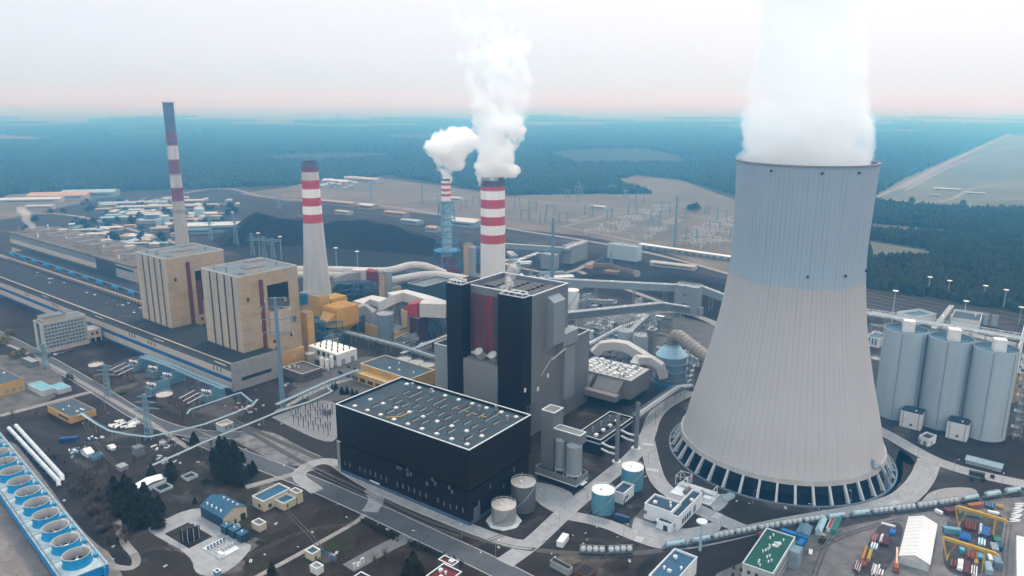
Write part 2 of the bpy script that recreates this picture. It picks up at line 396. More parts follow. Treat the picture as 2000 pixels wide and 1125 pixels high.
# paved aprons
def apron(poly, m, z):
    pts = smooth([G(*p) for p in poly] + [G(*poly[0])], 2)[:-1]
    return sheet('pavement', pts, z, m, False)
apron([(1040, 940), (1085, 948), (1125, 965), (1115, 1000), (1085, 1005), (1040, 975)], mCONC, .052)
apron([(1240, 1010), (1330, 1040), (1420, 1010), (1390, 1060), (1300, 1075), (1230, 1040)], mCONC, .053)
apron([(1385, 985), (1410, 960), (1430, 975), (1400, 1005)], mCONC, .054)
apron([(1795, 985), (1820, 955), (1900, 950), (1915, 968), (1860, 985)], M('sand_paving', (.25, .235, .225), .9, .1), .055)
apron([(290, 1030), (385, 985), (470, 1010), (470, 1060), (500, 1065), (440, 1125), (380, 1125), (375, 1085), (290, 1040)], mCONC, .056)
apron([(530, 815), (640, 775), (665, 800), (665, 850), (640, 870)], M('pale_gravel', (.2, .195, .2), .95, .2, .5), .05)
apron([(440, 850), (520, 835), (600, 880), (640, 895), (575, 915), (520, 895)], M('dusty_gravel', (.15, .143, .145), .95, .45, .15, dirt=((.05, .045, .045), .1, .52), fine=(.8, .4)), .04)
apron([(1400, 1120), (1560, 1050), (1700, 1010), (1820, 1000), (2020, 960), (2300, 1000), (2300, 1300), (1300, 1300)], M('yard_gravel', (.145, .13, .125), .95, .35, .12, dirt=((.075, .068, .066), .05, .55), fine=(.8, .3)), .044)
apron([(-60, 900), (30, 840), (260, 1130), (230, 1180), (-100, 1180)], M('basin_concrete', (.17, .145, .135), .9, .3, .2, dirt=((.08, .07, .068), .12, .55), fine=(.6, .35)), .047)
apron([(-80, 700), (60, 690), (140, 745), (90, 790), (0, 810), (-90, 800)], M('pale_yard', (.10, .092, .088), .95, .4, .1, dirt=((.03, .03, .022), .06, .52), fine=(.6, .4)), .043)
mSTK = M('stack_yard_soil', (.05, .043, .044), .95, .4, .2, dirt=((.10, .09, .088), .1, .55), fine=(.8, .4))
for q in ([(1668, 1125), (1700, 1050), (1722, 1022), (1760, 1020), (1765, 1040), (1735, 1125)], [(1850, 1020), (1862, 1000), (1960, 1000), (1962, 1030), (1935, 1125), (1835, 1125)], [(1500, 1032), (1600, 1022), (1700, 1008), (1760, 1008), (1640, 1030), (1560, 1050)]): apron(q, mSTK, .0475)
apron([(200, 720), (270, 735), (330, 790), (400, 815), (470, 795), (440, 765), (330, 715), (270, 690)], M('bay_gravel', (.075, .066, .064), .95, .4, .2, dirt=((.03, .026, .025), .08, .52), fine=(.8, .4)), .0405)
apron([(560, 770), (640, 720), (720, 690), (860, 720), (840, 760), (700, 770), (640, 790)], M('works_paving', (.085, .08, .08), .9, .35, .1, dirt=((.035, .03, .03), .05, .55), fine=(.9, .3)), .0415)
apron([(1120, 600), (1300, 600), (1420, 640), (1400, 720), (1250, 700), (1130, 690)], M('works_paving', 0), .042)
apron([(990, 500), (1130, 500), (1130, 590), (1000, 600)], M('works_paving', 0), .0425)
for p in ([(1130, 975), (1170, 958), (1180, 925), (1172, 918), (1140, 945), (1110, 975), (1105, 985)], [(1150, 1005), (1200, 1030), (1245, 1010), (1275, 960), (1262, 905), (1240, 930), (1170, 975)],
          [(990, 1040), (1020, 1050), (1085, 1000), (1060, 985), (1050, 960), (960, 1000)], [(1045, 1075), (1100, 1028), (1150, 1020), (1200, 1035), (1255, 1060), (1240, 1078), (1130, 1082)],
          [(1325, 800), (1300, 815), (1285, 850), (1290, 900), (1310, 945), (1380, 960), (1330, 920), (1300, 870)], [(1398, 988), (1420, 965), (1480, 990), (1580, 1005), (1720, 980), (1780, 935), (1790, 900), (1750, 870), (1770, 920), (1740, 970), (1640, 1012), (1500, 1025), (1420, 1010)],
          [(630, 925), (700, 950), (720, 975), (700, 978), (630, 945), (585, 930)], [(748, 980), (860, 1022), (980, 1070), (970, 1085), (880, 1050), (760, 1000)],
          [(350, 1085), (420, 1110), (330, 1125), (240, 1090), (300, 1060)], [(540, 1040), (640, 985), (700, 1010), (600, 1070), (500, 1100), (470, 1095), (510, 1060)],
          [(0, 830), (90, 845), (200, 960), (260, 1080), (190, 1080), (60, 900)], [(1830, 880), (1900, 890), (1990, 925), (1990, 945), (1900, 925)], [(1745, 850), (1735, 870), (1770, 910), (1795, 905), (1800, 890)]):
    apron(p, mGRASS, .049)
    ROADZ[0] += .004
# worn lawns, dust patches and wheel tracks
rq = random.Random(41); mP1 = M('worn_lawn', (.020, .021, .012), .95, .5, .3, fine=(1.2, .4)); mP2 = M('dust_patch', (.085, .073, .064), .95, .4, .3, fine=(1.2, .35)); mP3 = M('dark_damp_soil', (.012, .010, .010), .95, .4, .3, fine=(1.2, .3))
for i in range(64):
    z = ((80, 500, 790, 1110), (380, 700, 940, 1110), (860, 1280, 960, 1110), (560, 870, 690, 780), (-20, 300, 640, 790))[i % 5]
    c = (rq.uniform(z[0], z[1]), rq.uniform(z[2], z[3])); x, y = G(*c); R_ = rq.uniform(3, 11); e = rq.uniform(.35, .8); a = radians(-36) + rq.choice((0, pi / 2)) + rq.uniform(-.3, .3); pts = []
    for k in range(22):
        t = k * pi / 11; q = R_ * (1 + .45 * noise.noise(Vector((cos(t) * 1.6, sin(t) * 1.6, i * 3.1)))); u, v = q * cos(t), q * e * sin(t); pts.append((x + u * cos(a) - v * sin(a), y + u * sin(a) + v * cos(a)))
    sheet('soil_patch', pts, .024 + .0002 * i, (mP1, mP2, mP3)[i % 3], False)
for p in ([(150, 790), (175, 850), (215, 900), (250, 925)], [(340, 850), (300, 880), (240, 905), (190, 925)], [(480, 1090), (540, 1060), (600, 1035), (690, 1025)], [(560, 1000), (620, 1060), (640, 1100)], [(100, 850), (190, 870), (330, 880)], [(900, 1075), (1000, 1040), (1060, 1010)], [(1060, 1060), (1140, 1050), (1230, 1070)], [(400, 960), (440, 985), (480, 1010)], [(250, 1090), (300, 1070), (350, 1075)],
          [(1450, 1110), (1560, 1090), (1660, 1040), (1760, 1015)], [(1590, 1125), (1610, 1070), (1640, 1035)], [(1960, 1125), (1965, 1060), (1975, 1000)]):
    P_ = [G(*q) for q in p]
    for w in (-.95, .95): road([PX(*q, 0) for q in offs(smooth(P_, 2), w)], .55, mP2, False, 0, 'wheel_track')
TRK = {}
def track(key, px, it=2, ties=True, w=3.6):
    pts = smooth([G(*p) for p in px], it); b = MB(); b.m = 0
    strip(b, pts, -w / 2, w / 2, 0, .14); b.m = 1
    for q in (-.78, .78): strip(b, pts, q - .09, q + .09, .14, .16)
    TRK[key] = pts
    return struct('railway_track', b, [mBALL, mRAIL], 0)
track('near', [(400, 800), (450, 822), (525, 866), (590, 904), (735, 971), (825, 1016), (900, 1041), (987, 1066), (1050, 1075), (1150, 1084), (1240, 1082), (1310, 1072), (1380, 1060), (1450, 1045), (1560, 1026), (1660, 1012), (1740, 1003), (1830, 991), (1920, 976), (2010, 960), (2120, 940)])
track('side', [(450, 818), (540, 860), (625, 897)])
track('side2', [(600, 912), (735, 977), (825, 1022), (900, 1046)], w=3)
for k in range(7): track('far%d' % k, [(1640, 548 + k * 6.5), (1850, 588 + k * 7.5), (2100, 636 + k * 9)], 1)
for k in range(3): track('coal%d' % k, [(430, 372 + k * 5), (600, 388 + k * 5), (800, 418 + k * 5), (1000, 462 + k * 4), (1200, 488 + k * 4), (1470, 548 + k * 4)], 1)
def along_track(key, px):
    pts = TRK[key]
    for a, b in zip(pts, pts[1:]):
        xa, xb = PX(*a, 0)[0], PX(*b, 0)[0]
        if xa <= px <= xb:
            t = (px - xa) / (xb - xa); return (a[0] + (b[0] - a[0]) * t, a[1] + (b[1] - a[1]) * t), atan2(b[1] - a[1], b[0] - a[0])
# coal heaps : height fields around their crests
def heap(label, crest, slope, m, step=3.0, seed=0, name='coal_heap', cat='coal heap'):
    pts = [(*G(px, py), h) for px, py, h in crest]
    mx = max(p[2] for p in pts) / slope + 4
    x0, x1 = min(p[0] for p in pts) - mx, max(p[0] for p in pts) + mx; y0, y1 = min(p[1] for p in pts) - mx, max(p[1] for p in pts) + mx
    nx, ny = int((x1 - x0) / step) + 1, int((y1 - y0) / step) + 1; b = MB(); vs = []
    for j in range(ny):
        for i in range(nx):
            x, y = x0 + i * step, y0 + j * step; h = -1
            for a, c in zip(pts, pts[1:] or pts):
                dx, dy = c[0] - a[0], c[1] - a[1]; L = dx * dx + dy * dy or 1
                t = min(1, max(0, ((x - a[0]) * dx + (y - a[1]) * dy) / L))
                h = max(h, a[2] + (c[2] - a[2]) * t - hypot(x - a[0] - dx * t, y - a[1] - dy * t) * slope)
            n = noise.noise(Vector((x * .03, y * .03, seed))) * 3 + noise.noise(Vector((x * .12, y * .12, seed))) * 1.2
            vs.append((x, y, max(-.5, h + n * min(1, max(0, h) / 4 + .15))))
    b.add(vs, [(j * nx + i, j * nx + i + 1, (j + 1) * nx + i + 1, (j + 1) * nx + i) for j in range(ny - 1) for i in range(nx - 1)
               if max(vs[j * nx + i][2], vs[j * nx + i + 1][2], vs[(j + 1) * nx + i][2], vs[(j + 1) * nx + i + 1][2]) > -.4])
    return tag(b.build(name, m, None, 1.2), label, cat)
heap('tallest black coal heap with a pointed ridge right of the thin leaning chimney', [(450, 478, 10), (503, 464, 42), (560, 468, 33), (640, 470, 27)], .62, mCOAL, seed=1)
heap('long low black coal heap behind the grey tapered chimney', [(650, 470, 31), (712, 472, 36), (780, 480, 29), (850, 492, 18)], .55, mCOAL, seed=2)
heap('flat broad coal heap in front of the stacker reclaimer', [(1150, 545, 7), (1270, 560, 9), (1420, 600, 9)], .3, mCOAL, seed=3)
heap('black coal heap under the long sloping conveyor near the cooling tower', [(1290, 545, 10), (1380, 565, 12), (1470, 590, 12)], .35, mCOAL, seed=4)
heap('small grey ash mound beside the lattice conveyor', [(1195, 622, 5), (1230, 618, 4)], .5, M('ash', (.2, .185, .17), .95), seed=5, step=2, name='ash_mound', cat='mound')
heap('small dark heap between cooling tower and far silo pipe rack', [(1694, 632, 6), (1704, 634, 4)], .6, mCOAL, seed=6, step=1.5)
# woods beyond the plant: one mass of crowns
def inside(x, y, poly):
    r = False; n = len(poly)
    for i in range(n):
        (x0, y0), (x1, y1) = poly[i], poly[i - 1]
        if (y0 > y) != (y1 > y) and x < (x1 - x0) * (y - y0) / (y1 - y0) + x0: r = not r
    return r
OPEN = [PLANT, [(1205, 352), (1240, 340), (1330, 350), (1450, 385), (1450, 400), (1300, 385), (1215, 362)], [(1690, 392), (1760, 350), (1960, 262), (2200, 250), (2300, 340), (2100, 410), (1900, 412), (1760, 404)],
        [(1700, 435), (1925, 455), (1920, 462), (1740, 456), (1700, 454)], [(1690, 466), (1800, 484), (1870, 508), (1700, 508)], [(-90, 420), (20, 378), (222, 370), (228, 382), (60, 425), (-60, 445)], [(-60, 260), (115, 268), (112, 277), (-60, 277)]]
CROWN = [(0, 0), (1, .18), (.85, .62), (.4, .95), (0, 1)]
def crown(vs, fs, x, y, r, h, rng, n=5, z=0.0):
    b = len(vs); vs.append((x, y, z + h * (1 + rng.random() * .2)))
    a0 = rng.random() * 6.28
    for q, zz in ((1.0, .30), (.72, .72)):
        for j in range(n):
            k = q * r * (.75 + .5 * rng.random()); a = a0 + 6.283 * j / n + q
            vs.append((x + k * cos(a), y + k * sin(a), z + h * zz * (.85 + .3 * rng.random())))
    for j in range(n):
        j2 = (j + 1) % n
        fs += [(b, b + 1 + n + j, b + 1 + n + j2), (b + 1 + n + j, b + 1 + j, b + 1 + j2, b + 1 + n + j2)]
    b2 = len(vs)
    for j in range(n): vs.append((vs[b + 1 + j][0], vs[b + 1 + j][1], 0))
    for j in range(n): fs.append((b + 1 + j, b2 + j, b2 + (j + 1) % n, b + 1 + (j + 1) % n))
def wood():
    vs, fs = [], []; rng = random.Random(3); py = 226.0
    while py < 640:
        d = G(1000, py)[1]; s = max(7.5, d / 165); thin = max(0, (d - 4200) / 7000)
        dpy = max(.5, abs(PX(0, d - s, 0)[1] - py)); step = s / d * FOC * .98
        px = -330 + rng.random() * step
        while px < 2330:
            qx, qy = px + rng.uniform(-.6, .6) * step, py + rng.uniform(-.6, .6) * dpy
            px += step
            if qy > 560 and qx < 1690: continue
            x, y = G(qx, qy)
            if noise.noise(Vector((x * .0012, y * .0012, 5))) > .38 - thin and d > 2600: continue
            if any(inside(qx, qy, p) for p in OPEN): continue
            crown(vs, fs, x, y, s * .62, (9 + 6 * rng.random()) * max(1, min(1.35, s / 14)), rng, 5 if d < 2500 else 4)
        py += dpy
    b = MB(); b.v = vs; b.f = fs
    return tag(b.build('forest', M('forest_leaf', (.022, .034, .022), .9, .65, .03, dirt=((.05, .045, .03), .011, .55)), None, 0), 'wide dark pine woods spreading to the horizon beyond the plant', 'woodland', kind='stuff')
wood()
# ---------------------------------------------------------------- cooling tower
TX, TY = 171.5, 446.3
PROF = [(61.4, 11), (59.2, 18), (56.6, 30), (52.4, 46), (48.9, 60), (45.4, 76), (42.6, 90), (40.3, 106), (38.7, 120), (38.0, 135), (38.2, 150), (38.6, 168), (39.2, 185)]
def cat_r(z):
    for i in range(len(PROF) - 1):
        if z <= PROF[i + 1][1]:
            p0 = PROF[max(i - 1, 0)]; p1, p2 = PROF[i], PROF[i + 1]; p3 = PROF[min(i + 2, len(PROF) - 1)]
            t = (z - p1[1]) / (p2[1] - p1[1]); h = p2[1] - p1[1]
            m1 = (p2[0] - p0[0]) / (p2[1] - p0[1]) * h; m2 = (p3[0] - p1[0]) / (p3[1] - p1[1]) * h
            return (2 * t ** 3 - 3 * t * t + 1) * p1[0] + (t ** 3 - 2 * t * t + t) * m1 + (3 * t * t - 2 * t ** 3) * p2[0] + (t ** 3 - t * t) * m2
    return PROF[-1][0]
def shell_mat():
    m = bpy.data.materials.new('tower_concrete'); m.use_nodes = True; t = m.node_tree; L = t.links.new; b = t.nodes['Principled BSDF']
    b.inputs['Roughness'].default_value = .85
    def N(k, **kw):
        n = t.nodes.new(k)
        for q, w in kw.items(): setattr(n, q, w)
        return n
    def mth(op, a, c=None, d=None):
        n = N('ShaderNodeMath', operation=op)
        for i, v in enumerate((a, c, d)):
            if v is None: continue
            if isinstance(v, (int, float)): n.inputs[i].default_value = v
            else: L(v, n.inputs[i])
        return n.outputs[0]
    def mix(f, a, c, bt='MIX'):
        n = N('ShaderNodeMix', data_type='RGBA', blend_type=bt)
        for i, v in ((0, f), (6, a), (7, c)):
            if isinstance(v, (int, float)): n.inputs[i].default_value = v
            elif isinstance(v, tuple): n.inputs[i].default_value = (*v, 1)
            else: L(v, n.inputs[i])
        return n.outputs[2]
    c = N('ShaderNodeTexCoord'); s = N('ShaderNodeSeparateXYZ'); L(c.outputs['Object'], s.inputs[0])
    an = mth('ARCTAN2', s.outputs['Y'], s.outputs['X']); z = s.outputs['Z']
    cb = N('ShaderNodeCombineXYZ'); L(mth('MULTIPLY', an, 40), cb.inputs[0]); L(mth('MULTIPLY', z, .05), cb.inputs[2])
    st = N('ShaderNodeTexNoise'); st.inputs['Scale'].default_value = .8; st.inputs['Detail'].default_value = 6; L(cb.outputs[0], st.inputs[0])
    bl = N('ShaderNodeTexNoise'); bl.inputs['Scale'].default_value = .06; bl.inputs['Detail'].default_value = 5; L(c.outputs['Object'], bl.inputs[0])
    rib = mth('GREATER_THAN', mth('SINE', mth('MULTIPLY', an, 96)), .80)
    jit = N('ShaderNodeTexNoise'); jit.inputs['Scale'].default_value = .5; jit.inputs['Detail'].default_value = 3; L(cb.outputs[0], jit.inputs[0])
    ringj = mth('LESS_THAN', mth('FRACT', mth('MULTIPLY', z, 1 / 1.5)), .10)
    low = mix(st.outputs[0], (.345, .325, .318), (.45, .425, .412))
    low = mix(bl.outputs[0], low, (.365, .35, .35))
    up = mix(st.outputs[0], (.235, .30, .35), (.305, .36, .41))
    edge = mth('MULTIPLY_ADD', bl.outputs[0], 3.0, 115.5)
    band = N('ShaderNodeMapRange'); L(z, band.inputs[0]); L(edge, band.inputs[1]); L(mth('ADD', edge, .8), band.inputs[2])
    grime = N('ShaderNodeMapRange'); L(z, grime.inputs[0]); grime.inputs[1].default_value = 96; grime.inputs[2].default_value = 117
    low = mix(mth('MULTIPLY', grime.outputs[0], mth('MULTIPLY', st.outputs[0], .7)), low, (.33, .30, .285))
    topg = N('ShaderNodeMapRange'); L(mth('ADD', z, mth('MULTIPLY', bl.outputs[0], 30)), topg.inputs[0]); topg.inputs[1].default_value = 176; topg.inputs[2].default_value = 206
    up = mix(mth('MULTIPLY', topg.outputs[0], .6), up, (.25, .28, .33))
    col = mix(band.outputs[0], low, up)
    upk = N('ShaderNodeMapRange'); L(z, upk.inputs[0]); upk.inputs[1].default_value = 60; upk.inputs[2].default_value = 118; upk.inputs[3].default_value = .20; upk.inputs[4].default_value = .42
    js = N('ShaderNodeMapRange'); L(jit.outputs[0], js.inputs[0]); js.inputs[1].default_value = .35; js.inputs[2].default_value = .65
    col = mix(mth('MULTIPLY', mth('MULTIPLY', rib, upk.outputs[0]), js.outputs[0]), col, (.10, .12, .16))
    col = mix(mth('MULTIPLY', ringj, .18), col, (.2, .2, .22))
    L(col, b.inputs['Base Color'])
    bp = N('ShaderNodeBump'); bp.inputs['Strength'].default_value = .5; bp.inputs['Distance'].default_value = .25
    L(rib, bp.inputs['Height']); L(bp.outputs[0], b.inputs['Normal'])
    return m
mSHELL = shell_mat()
mDARK = M('dark_interior', (.012, .015, .022), .7)
mFIN = M('column_concrete', (.40, .42, .43), .8, .12, .2, streak=1)
def tower():
    t = thing('cooling_tower', 'huge hyperbolic concrete cooling tower with pale blue upper band and radial feet', 'cooling tower', (TX, TY))
    zs = [11 + 174 * i / 60 for i in range(61)]
    pr = [(cat_r(z), z) for z in zs]
    b = MB(); b.lathe(TX, TY, pr, 192); b.lathe(TX, TY, [(r - .9, z) for r, z in reversed(pr)], 192); b.build('shell', mSHELL, t, .8)
    b = MB(); R = pr[-1][0]; b.lathe(TX, TY, [(R - 1.4, 184.6), (R + .5, 184.6), (R + .5, 185.4), (R - 1.4, 185.4), (R - 1.4, 184.6)], 128); b.build('rim', M('rim_dark', (.17, .18, .19), .8), t)
    b = MB(); r0 = pr[0][0]; b.lathe(TX, TY, [(r0 - 1.1, 9.6), (r0 + .7, 9.6), (r0 + .25, 12.6), (r0 - .9, 12.6)], 128); b.build('lintel', M('lintel_concrete', (.36, .345, .335), .85, .15, .2, streak=1), t)
    N = 41
    for i in range(N):
        a = 2 * pi * (i + .5) / N; c, s = cos(a), sin(a); q = (-s, c); w = .62; b = MB()
        def pt(r, k, z): return (TX + c * r + q[0] * k, TY + s * r + q[1] * k, z)
        b.add([pt(r, k, z) for k in (-w, w) for r, z in ((r0 - .8, 10.2), (r0 + .5, 10.2), (67.6, .35), (65.2, .35))],
              [(0, 1, 2, 3), (7, 6, 5, 4), (0, 4, 5, 1), (1, 5, 6, 2), (2, 6, 7, 3), (3, 7, 4, 0)])
        b.box(*pt(66.4, 0, 0)[:2], 0, 3.6, 1.5, .5, a); b.build('column', mFIN, t, 0)
    b = MB(); b.lathe(TX, TY, [(67.9, 0), (67.9, .9), (68.9, .9), (68.9, 0)], 128); b.build('basin_wall', M('basin_rim', (.12, .15, .17), .8), t)
    b = MB(); b.cyl(TX, TY, .1, .3, 67.9, 96); b.build('basin_water', M('basin_water', (.008, .012, .018), .12), t)
    b = MB(); b.cyl(TX, TY, .3, 10.8, 55.0, 96); b.build('fill_packing', M('packing', (.013, .016, .024), .8, .5, .3), t)
    for a, z in ((-1.72, 181), (-1.18, 181), (-1.77, 124), (-1.2, 124), (-.62, 124), (-2.4, 181)):
        r = cat_r(z); b = MB(); b.box(TX + (r + .5) * cos(a), TY + (r + .5) * sin(a), z, 1.0, .9, 1.3, a); b.build('warning_light', M('lamp_dark', (.03, .03, .035), .5), t)
    a = -.86; b = MB(); r = cat_r(16)
    def pt(r, k, z): return (TX + cos(a) * r - sin(a) * k, TY + sin(a) * r + cos(a) * k, z)
    b.box(*pt(r + 1.2, 0, 0)[:2], 14, 3, 7, .5, a); b.box(*pt(r + .4, -3, 0)[:2], 14.5, 1.6, 1.6, 4.2, a)
    b.tube([pt(r + 2, 3, 14), pt(67, 8, .3)], .35, 6); b.lattice(*pt(67.5, 3, 0)[:2], 0, 14, 2.2, 2.2, .3, 5, a)
    b.build('access_platform', M('steel_bluegrey', (.16, .21, .26), .6), t)
tower()
# ---------------------------------------------------------------- steam
def vol(name, dens, col=(1.0, .9972, .9935), an=0.0, wisp=None, fade=None):
    m = bpy.data.materials.new(name); m.use_nodes = True; t = m.node_tree; t.nodes.remove(t.nodes['Principled BSDF'])
    v = t.nodes.new('ShaderNodeVolumePrincipled'); v.inputs['Color'].default_value = (*col, 1); v.inputs['Density'].default_value = dens
    v.inputs['Anisotropy'].default_value = an; t.links.new(v.outputs[0], t.nodes['Material Output'].inputs['Volume'])
    if wisp:                                   # uneven density: scale, low and high end of the noise
        c = t.nodes.new('ShaderNodeTexCoord'); n = t.nodes.new('ShaderNodeTexNoise'); n.inputs['Scale'].default_value = wisp[0]; n.inputs['Detail'].default_value = 4; n.inputs['Roughness'].default_value = .6
        n.inputs['Distortion'].default_value = .6
        r = t.nodes.new('ShaderNodeMapRange'); r.inputs[1].default_value = wisp[1]; r.inputs[2].default_value = wisp[2]; r.inputs[3].default_value = 0; r.inputs[4].default_value = dens
        t.links.new(c.outputs['Object'], n.inputs['Vector']); 
        src = n.outputs[0]
        if fade:                               # thins out with height
            s = t.nodes.new('ShaderNodeSeparateXYZ'); t.links.new(c.outputs['Object'], s.inputs[0]); q = t.nodes.new('ShaderNodeMapRange'); q.inputs[1].default_value = fade[0]; q.inputs[2].default_value = fade[1]; q.inputs[3].default_value = 0; q.inputs[4].default_value = fade[2]
            t.links.new(s.outputs['Z'], q.inputs[0]); u = t.nodes.new('ShaderNodeMath'); u.operation = 'SUBTRACT'; t.links.new(src, u.inputs[0]); t.links.new(q.outputs[0], u.inputs[1]); src = u.outputs[0]
        t.links.new(src, r.inputs[0]); t.links.new(r.outputs[0], v.inputs['Density'])
        m.cycles.volume_step_rate = wisp[3]
    return m
def clouds(nm, s, d=3):
    t = bpy.data.textures.new(nm, 'CLOUDS'); t.noise_scale = s; t.noise_depth = d; t.cloud_type = 'COLOR' if False else 'GRAYSCALE'; return t
def plume(balls, name, label, m, vox, disp, cat='steam plume'):
    b = MB()
    for x, y, z, r in balls: b.ball(x, y, z, r, n=14, m=9)
    o = b.build(name, m, None, 0); tag(o, label, cat)
    md = o.modifiers.new('merge', 'REMESH'); md.mode = 'VOXEL'; md.voxel_size = vox; md.use_smooth_shade = True
    for i, (s, k, d) in enumerate(disp):
        q = o.modifiers.new('billow', 'DISPLACE'); q.texture = clouds('billow', s, d); q.strength = k; q.mid_level = .5; q.texture_coords = 'GLOBAL'
    return o
rng = random.Random(11)
bl = []
for i in range(96):                                  # tower plume: a broad column that narrows a little
    z = 181 + 240 * i / 95; t = min(1, (z - 181) / 90); rad = 38.2 - 9.5 * (t * t * (3 - 2 * t)) + 3 * max(0, (z - 280) / 50)
    bl.append((TX - 5 * t, TY + 2, z, rad * .80))
    for k in range(9):
        a = rng.random() * 6.283; q = rng.uniform(.18, .34) * rad if i > 1 else .2 * rad
        if z - q < 176: continue
        bl.append((TX - 5 * t + (rad - q) * cos(a), TY + 2 + (rad - q) * sin(a), z, q))
bl = [(x, y, z, r if z - r > 170 else z - 170) for x, y, z, r in bl]
plume(bl, 'steam_plume', 'broad white steam column rising out of the cooling tower', vol('tower_steam', .095, wisp=(.05, .30, .62, .25), fade=(200, 330, .10)), 2.2, [(17, 10, 3), (6, 6, 2)])
# ---------------------------------------------------------------- chimneys
mRED = M('red_paint', (.42, .045, .05), .7, .15, .3, streak=1)
mWHT = M('white_paint', (.72, .70, .69), .7, .10, .3, streak=1)
mOLDR = M('faded_red_paint', (.17, .05, .06), .8, .25, .3, streak=1)
mOLDW = M('dirty_white_paint', (.45, .42, .40), .8, .25, .3, streak=1)
mSOOT = M('sooty_concrete', (.10, .105, .12), .85, .4, .3, streak=1, dirt=((.16, .08, .07), .3, .6))
mCHC = M('chimney_concrete', (.42, .42, .43), .85, .16, .25, streak=1, dirt=((.30, .295, .30), .35, .58))
mBLUE3 = M('pale_blue_steel', (.32, .48, .58), .6, .15, .5)
mLATT = M('blue_lattice_steel', (.06, .22, .36), .6, .2, .5)
mBLK = M('black_hole', (.008, .008, .01), .9)
mSTEEL = M('grey_steel', (.20, .23, .26), .55, .2, .5)
def chimney(base, label, wid, bands, mats, n=40, rings=(), cap=None):
    """wid: rows and pixel widths; bands: (row, material index) from the top"""
    x, y = G(*base); d = hypot(x, y); ztop = HT(base[0], base[1], wid[0][0])
    zr = lambda row: bis(lambda z: PX(x, y, z)[1] - row, 0, 214)
    def rad(row):
        for (r0, w0), (r1, w1) in zip(wid, wid[1:]):
            if row <= r1: w = w0 + (w1 - w0) * (row - r0) / (r1 - r0); break
        else: w = wid[-1][1]
        z = zr(row); dep = y * cos(PIT) - (z - CAMH) * sin(PIT)
        return w / 2 * dep / FOC
    t = thing('chimney', label, 'chimney', (x, y)); b = MB()
    rows = sorted(set([r for r, _ in bands] + [r for r, _ in wid] + [base[1]]))
    for a, c in zip(rows, rows[1:]):
        b.m = [m for r, m in bands if r <= a + .01][-1]
        b.lathe(x, y, [(rad(c), zr(c) if c < base[1] else 0), (rad(a), zr(a))], n)
    r = rad(rows[0]); b.m = len(mats) - 1
    b.lathe(x, y, [(r, ztop), (r * .8, ztop), (r * .8, ztop - 4), (0, ztop - 4)], n)
    b.build('shaft', mats, t, .9)
    for row in rings:
        z = zr(row); q = rad(row); b = MB()
        b.lathe(x, y, [(q, z), (q + 1.6, z), (q + 1.6, z + .3), (q, z + .3)], n); b.lathe(x, y, [(q + 1.5, z + 1.2), (q + 1.65, z + 1.2), (q + 1.65, z + 1.5), (q + 1.5, z + 1.5)], n)
        b.build('gallery', mSTEEL, t)
    return t, x, y, ztop, r, zr, rad
c1 = chimney((361, 520), 'tallest thin old chimney with faded red and white bands, left of all others', [(200, 20), (285, 19.5), (370, 21), (440, 24), (520, 27)],
             [(200, 0), (257, 1), (284, 2), (311, 1), (339, 2), (366, 1), (392, 3)], [mSOOT, mOLDR, mOLDW, M('old_chimney_concrete', (.36, .33, .31), .85, .2, .25, streak=1), mBLK], rings=(201, 275, 340, 411))
c2 = chimney((621, 592), 'grey concrete chimney widening to its foot with red and white bands near the top', [(316, 31), (345, 33), (435, 38), (500, 44), (550, 51), (592, 58)],
             [(316, 0), (326, 1), (335, 2), (351, 3), (368, 4), (385, 3), (401, 4), (417, 3), (434, 5)], [mSOOT, mOLDR, mOLDW, mRED, mWHT, mCHC, mBLK], rings=())
x, y, zt, r = c2[1:5]
b = MB(); b.lathe(x, y, [(r + .05, zt - 2), (r + .5, zt - 2), (r + .5, zt + .6), (r - 1.2, zt + .6)], 40); b.build('cap', mSOOT, c2[0])
c3 = chimney((874, 545), 'slim steel chimney with red and white tip standing inside a blue lattice tower', [(349, 18), (545, 20)],
             [(349, 0), (353, 2), (357, 1), (362, 2), (368, 1), (373, 2), (378, 1), (383, 2), (393, 3)], [mSOOT, mRED, mWHT, mBLUE3, mBLK], 28, rings=(393, 405, 416, 428, 440, 452, 464, 476))
x, y, zt, r, zr = c3[1:6]
b = MB(); b.lattice(x, y, 0, zr(488), 27, 22, 1.1, 2, .5); b.lattice(x, y, zr(488), zr(394), 21, 13, .7, 6, .5); b.build('lattice_tower', mLATT, c3[0], 0)
b = MB(); b.lathe(x, y, [(r, zr(490)), (17, zr(490)), (17, zr(488)), (r, zr(488))], 8); b.lathe(x, y, [(r, zr(395)), (9, zr(395)), (9, zr(394)), (r, zr(394))], 8); b.build('platform', mLATT, c3[0], 0)
b = MB(); b.cyl(x, y, 2, zr(500), 11, 12); b.box(x + 6, y - 8, 0, 16, 12, zr(520), .5); b.build('scrubber_vessel', M('rust_red', (.15, .05, .045), .8, .3, .2), c3[0])
c4 = chimney((963, 612), 'stout chimney with broad bright red and white bands behind the dark boiler house', [(352, 47), (470, 48), (612, 48.5)],
             [(352, 0), (371, 1), (388, 0), (405, 1), (421, 0), (438, 1), (456, 0), (473, 2)], [mRED, mWHT, M('white_concrete', (.60, .595, .59), .8, .06, .2, streak=1), mBLK], 48)
x, y, zt, r = c4[1:5]
for k in (-1, 1):
    b = MB(); b.lathe(x + k * r * .5, y, [(r * .46, zt - 9), (r * .46, zt + 3), (r * .38, zt + 3), (r * .38, zt - 3), (0, zt - 3)], 24); b.build('flue', M('flue_steel', (.07, .065, .065), .7, .4, .4, streak=1), c4[0])
